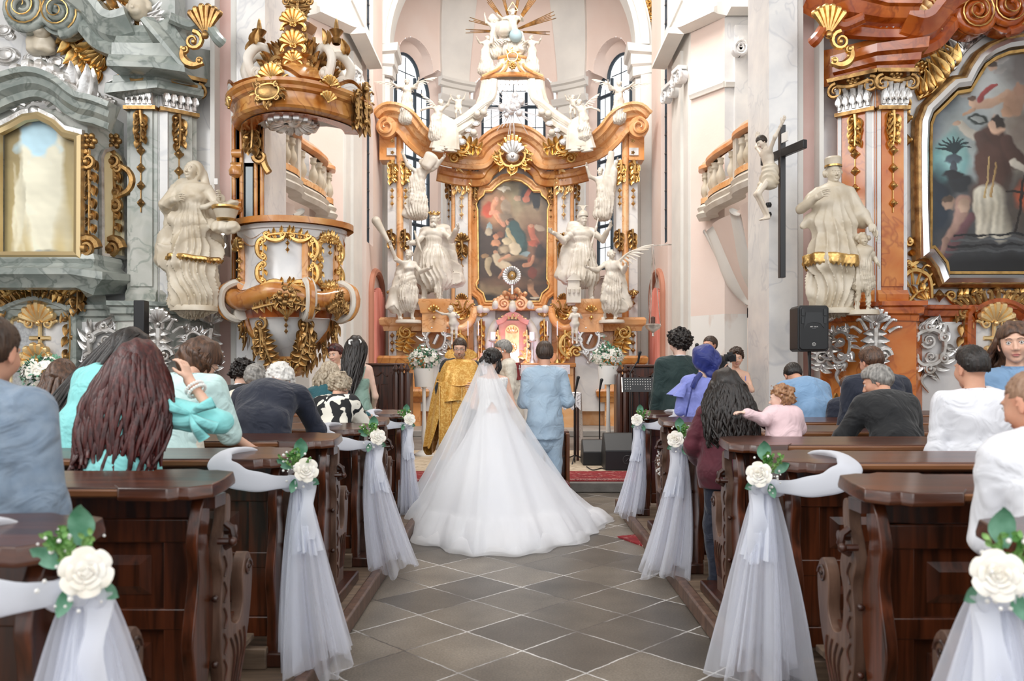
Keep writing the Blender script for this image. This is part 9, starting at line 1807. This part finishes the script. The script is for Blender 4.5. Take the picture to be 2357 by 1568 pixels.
# microphones
def mic(label, px, py, Y, zb, boom=0, tall=None):
 r = thing('microphone_stand', label, 'microphone stand', (XP(px, Y), Y, zb)); c = A3(W(px, py, Y)); b = A3((c[0]+boom, Y, zb)); mb = MB(); mb.tube([b, A3((b[0], Y, c[2]-.25)), c+A3((0, 0, -.06))], .012, 6); mb.build('pole', M_blackm, r); mb = MB(); [mb.tube([b+A3((0, 0, .12)), b+A3((.28*math.cos(a), .28*math.sin(a), .01))], .01, 5) for a in (.3, 2.4, 4.5)]; mb.build('tripod', M_blackm, r); mb = MB(); mb.tube([c+A3((0, 0, -.1)), c+A3((.02, -.02, .02)), c+A3((.03, -.03, .07))], [.014, .02, .026], 8); mb.ball(c+A3((.03, -.03, .07)), .028, 8); mb.build('microphone', M_black, r)
mic('black microphone on a straight stand right of the lace side table', 1380, 885, 12.6, .13); mic('black microphone rising behind the lace side table', 1326, 880, 12.0, .13, -.02); mic('black boom microphone at the right choir stall', 1468, 822, 12.4, .13, -.12); mic('black microphone near the tall man in the green suit', 1598, 806, 11.0, .13, -.1)
# floor monitors
def monitor(label, x0, x1, y0, y1, h, logo=False):
 r = thing('floor_monitor', label, 'loudspeaker', ((x0+x1)/2, (y0+y1)/2, .14)); mb = MB(); w_ = y1-y0; mb.prism([(y0, .14), (y1, .14), (y1, .14+h*.3), (y0+w_*.62, .14+h), (y0+w_*.42, .14+h), (y0, .14+h*.55)], x0, x1, ((0, 0, 0), (0, 1, 0), (0, 0, 1), (1, 0, 0))); mb.build('cabinet', M_black, r, smooth=False, bevel=.012)
 if logo: mb = MB(); c = A3(((x0+x1)/2+.05, y0-.008, .14+h*.3)); mb.tube([c+A3((.06*math.cos(a), 0, .06*math.sin(a))) for a in np.linspace(.6, 2*PI-.3, 20)], .005, 4); mb.tube([c+A3((-.02, 0, -.02)), c+A3((.02, 0, .02))], .005, 4); mb.build('badge', mat('dark_grey', (.06, .06, .065), .4), r)
monitor('low black floor monitor lying beside the microphone stand', XP(1337, 12), XP(1402, 12), 11.6, 12.1, .36); monitor('angular black floor monitor at the end of the right pews', XP(1388, 11.3), XP(1470, 11.3), 11.0, 11.6, .5, True)
mb = MB(); mb.tube(catmull([P_(1350, 11.4, .15), P_(1365, 11.0, .15), P_(1385, 11.2, .15), P_(1395, 11.0, .15)], 6), .008, 5); tag(mb.build('cable', M_black), 'thin black cable on the beige carpet by the floor monitors', 'cable')
# music stand
ms = thing('music_stand', 'black perforated music stand beside the front right pew', 'music stand', (XP(1465, 10.8), 10.8, .13)); c = A3(W(1468, 886, 10.8)); mb = MB(); n = 13
mb.box(-.21, .21, -.005, .005, -.1, .1, R=rotm('X', -18), c=c); mb.build('desk', M_black, ms); mb = MB(); R = rotm('X', -18)
for i in range(11):
 for j in range(5):
  if j < 3 or i in (0, 1, 2, 8, 9, 10): mb.ball(c+R@A3(((i-5)*.034, -.006, .075-j*.034)), (.0065, .002, .0065), 8)
mb.build('desk_holes', M_pale, ms, kind='stuff'); mb = MB(); [mb.box(-.008, .008, -.012, .01, -.105, .105, R=R, c=c+A3((s_*.215, 0, 0))) for s_ in (-1, 1)]; mb.build('side_clips', M_silver, ms); mb = MB(); mb.tube([(c[0]+.02, 10.82, .13), (c[0]+.02, 10.82, c[2])], .01, 6); mb.tube([(c[0]-.07, 10.82, .13), (c[0]-.07, 10.82, c[2]-.1)], .008, 6); mb.build('pole', M_blackm, ms)
# choir stalls
def stall(sg, label, px0, px1, Y, pyt, pxs):
 r = thing('choir_stall', label, 'choir stall', (XP((px0+px1)/2, Y), Y, .13)); a, b = sorted((XP(px0, Y), XP(px1, Y))); zt = HC-(pyt-CY)*Y/F; MB().box(a, b, Y, Y+.1, .13, zt).build('front_board', M_woodr if False else M_woodv, r, bevel=.01); MB().box(a-.05, b+.05, Y-.08, Y+.2, zt, zt+.04).build('book_rest', M_wood, r, bevel=.01)
 mb = MB(); n = 3; [mb.box(a+(b-a)*(i+.12)/n, a+(b-a)*(i+.88)/n, Y-.02, Y, .3, zt-.3) for i in range(n)]; mb.tube(catmull([(a+(b-a)*t, Y-.02, zt-.14+.03*math.sin(t*20)) for t in np.linspace(0, 1, 14)], 3), .012, 5); mb.build('panel', M_woodv, r, bevel=.008)
 x = XP(pxs, Y-.6); mb = MB(); [mb.lathe([(.05, .13), (.05, .9*zt), (.03, zt-.1), (.05, zt-.06), (.0, zt+.04)], (x+sg*.09*i, Y-.5, 0), 8) for i in range(3)]; mb.box(min(x, x+sg*.27)-.03, max(x, x+sg*.27)+.03, Y-.48, Y, .13, zt-.12); mb.build('end_post', M_woodd, r)
stall(-1, 'dark wooden choir stall left of the altar steps, behind the woman in sage', 850, 925, 13.0, 842, 935); stall(1, 'dark wooden choir stall right of the altar steps, behind the music stand', 1440, 1620, 13.0, 845, 1428)
# stand speaker with writing
YS = 10.0; sp = thing('loudspeaker', 'black loudspeaker on a stand in front of the orange side altar', 'loudspeaker', W(1872, 811, YS)); K = YS/F; c = A3(W(1872, 756, YS)); hw, hh = 36*K, 53*K
mb = MB(); out = [(-hw, -hh+.03), (-hw+.03, -hh), (hw-.03, -hh), (hw, -hh+.03), (hw, hh-.03), (hw-.03, hh), (-hw+.03, hh), (-hw, hh-.03)]; mb.prism(out, -.3, 0, (c, (1, 0, 0), (0, 0, 1), (0, -1, 0))); mb.prism([(a*.9, b*.94) for a, b in out], 0, .02, (c, (1, 0, 0), (0, 0, 1), (0, -1, 0))); mb.build('cabinet', M_black, sp, smooth=False, bevel=.01)
M_hn = mat('horn_plastic', (.022, .024, .027), .3); mb = MB(); mb.prism([(-.13, .0), (-.08, .06), (0, .08), (.08, .06), (.13, .0), (.1, .2), (-.1, .2)], .02, .026, (c, (1, 0, 0), (0, 0, 1), (0, -1, 0))); [mb.box(s_*.14-.016, s_*.14+.016, -.03, -.02, z0, z0+.08, c=c) for s_ in (-1, 1) for z0 in (.06, .16)]; mb.build('horn', M_hn, sp, smooth=False)
def text(s_, loc, size, parent, mt=None, name='lettering'):
 cu = bpy.data.curves.new('t', 'FONT'); cu.body = s_; cu.size = size; cu.align_x = 'CENTER'; cu.extrude = .0008; to = bpy.data.objects.new('t', cu); COL.objects.link(to); dg = bpy.context.evaluated_depsgraph_get(); me = bpy.data.meshes.new_from_object(to.evaluated_get(dg)); bpy.data.objects.remove(to); me.materials.clear(); me.materials.append(mt or M_pale)
 me.transform(Matrix.Translation(loc) @ Matrix.Rotation(PI/2, 4, 'X')); o = bpy.data.objects.new(name, me); COL.objects.link(o); child(o, parent); return o
text('ART 310-A', c+A3((0, -.024, .012)), .022, sp); MB().box(-.026, .026, -.0245, -.0235, -.004, -.001, c=c).build('label_line', mat('grey_print', (.25, .25, .26), .5), sp); mb = MB(); mb.tube([c+A3((.021*math.cos(a), -.024, -.2+.021*math.sin(a))) for a in np.linspace(0, 2*PI, 25)], .002, 5); mb.build('badge', M_pale, sp); text('RCF', c+A3((0, -.026, -.205)), .018, sp)
mb = MB(); mb.tube([c+A3((0, .12, -hh)), A3((c[0], YS+.12, .13))], .018, 8); mb.build('stand_pole', M_blackm, sp); mb = MB(); [mb.tube([A3((c[0], YS+.12, .6)), A3((c[0]+.45*math.cos(a), YS+.12+.45*math.sin(a), .02))], .012, 6) for a in (.4, 2.5, 4.6)]; mb.build('stand_leg', M_blackm, sp); mb = MB(); mb.tube(catmull([c+A3((-.03, .1, -hh)), c+A3((-.02, .06, -.6)), c+A3((.06, .05, -.9)), c+A3((.12, .1, -1.3))], 6), .008, 5); mb.build('cable', M_black, sp)
l2 = thing('column_loudspeaker', 'slim black column loudspeaker in front of the green side altar', 'loudspeaker', W(319, 800, 9.6)); c = A3(W(319, 735, 9.6)); MB().box(-.065, .065, 0, .14, -.28, .23, c=c).build('cabinet', M_black, l2, bevel=.01); mb = MB(); mb.tube([c+A3((0, .07, -.28)), A3((c[0], 9.67, 0))], .015, 6); mb.build('stand_pole', M_blackm, l2)
tag(MB().box(-.03, .03, -.012, .012, -.045, .045, c=W(497, 418, 11.1)).build('wall_sensor', M_pale, bevel=.008), 'small white sensor box on the pier left of the pulpit', 'sensor')
for py in (472, 494): o = MB().lathe([(0, -.035), (.035, -.03), (.045, 0), (.035, .03), (0, .035)], W(1769, py, 10.9), 12).build('wall_spotlight', M_blackm); tag(o, 'small dark spotlight on the pier edge by the crucifix, %s' % ('upper' if py < 480 else 'lower'), 'spotlight')
lm = thing('wall_lamp', 'white wall lamp glowing on the pier behind the hooded statue', 'lamp', W(513, 530, 11.05)); [MB().ball(W(513, y, 11.05), .045, 12).build('bulb', mat('glowing_bulb', (1, 1, 1), emit=(1, .92, .8, 4)), lm) for y in (533, 565)]; MB().box(-.015, .015, 0, .3, -.25, .2, c=W(513, 545, 11.08)).build('lamp_arm', M_silver, lm)
# flower arrangements on white stands
def flowers(label, px, py, Y, zb, r=.3, cone=0, stand=True):
 rt = thing('flower_arrangement', label, 'flowers', W(px, py, Y)); c = A3(W(px, py, Y)); R = random.Random(px); g = MB(); b = MB()
 for i in range(420):
  d = nrm([R.gauss(0, 1), R.gauss(0, 1), R.gauss(.25, .8)]); p = c+d*A3((r, r*.8, r*.75))*R.uniform(.5, 1.05)+A3((0, 0, cone*max(0, R.random()-.75)*3 if abs(d[0]) < .35 else 0))
  oval_leaf(g, p, d+A3([R.uniform(-.8, .8) for _ in range(3)]), nrm([R.random()-.5, R.random()-.5, 1]), R.uniform(.04, .08), .014)
 for i in range(70):
  d = nrm([R.gauss(0, 1), -abs(R.gauss(0, 1)), R.gauss(.2, .8)]); p = c+d*A3((r, r*.8, r*.72)); q = R.choice((.014, .02, .035)); Q = A3(Vector(d).to_track_quat('Z', 'Y').to_matrix())
  if q > .03: petal_ring(b, p, 6, q, q*.6, 1.0, Q, i); b.ball(p, q*.5, 6)
  else: b.ball(p, q, 6)
 g.build('greenery', M_leaf, rt, ang=0); b.build('blossoms', M_rose2, rt, ang=0, kind='stuff')
 st_ = thing('flower_stand', label.replace('white and green flowers', 'white pot on a tall turned stand').replace('arrangement ', ''), 'stand', (c[0], Y, zb)); z0 = c[2]-r*.6; mb = MB(); mb.lathe([(0, z0-.3), (.15, z0-.3), (.17, z0), (.15, z0), (.14, z0-.02), (0, z0-.02)], (c[0], Y, 0), 24); mb.build('pot', M_pale, st_)
 mb = MB(); mb.lathe([(0, zb), (.17, zb), (.16, zb+.04), (.05, zb+.1), (.03, zb+.2), (.045, zb+.32), (.035, zb+.5), (.028, zb+.8), (.03, z0-.32), (.06, z0-.3), (0, z0-.3)], (c[0], Y, 0), 18); mb.build('turned_column', M_pale, st_)
flowers('arrangement of white and green flowers left of the altar steps', 976, 828, 13.0, .13, .24); flowers('arrangement of white and green flowers right of the altar steps', 1400, 822, 13.0, .13, .24, .28); flowers('arrangement of white and green flowers at the far left behind the pews', 105, 860, 7.6, .09, .2)
for k, (x, y) in enumerate(((1518, 1065),)): q = MB(); R = random.Random(3); [q.ball(W(x+R.uniform(-7, 7), y+R.uniform(-28, 28), 7.0), .008, 5) for _ in range(50)]; o = q.build('gypsophila_spray', M_pale, kind='stuff'); tag(o, 'small spray of white gypsophila hanging beside the right pews', 'flowers')
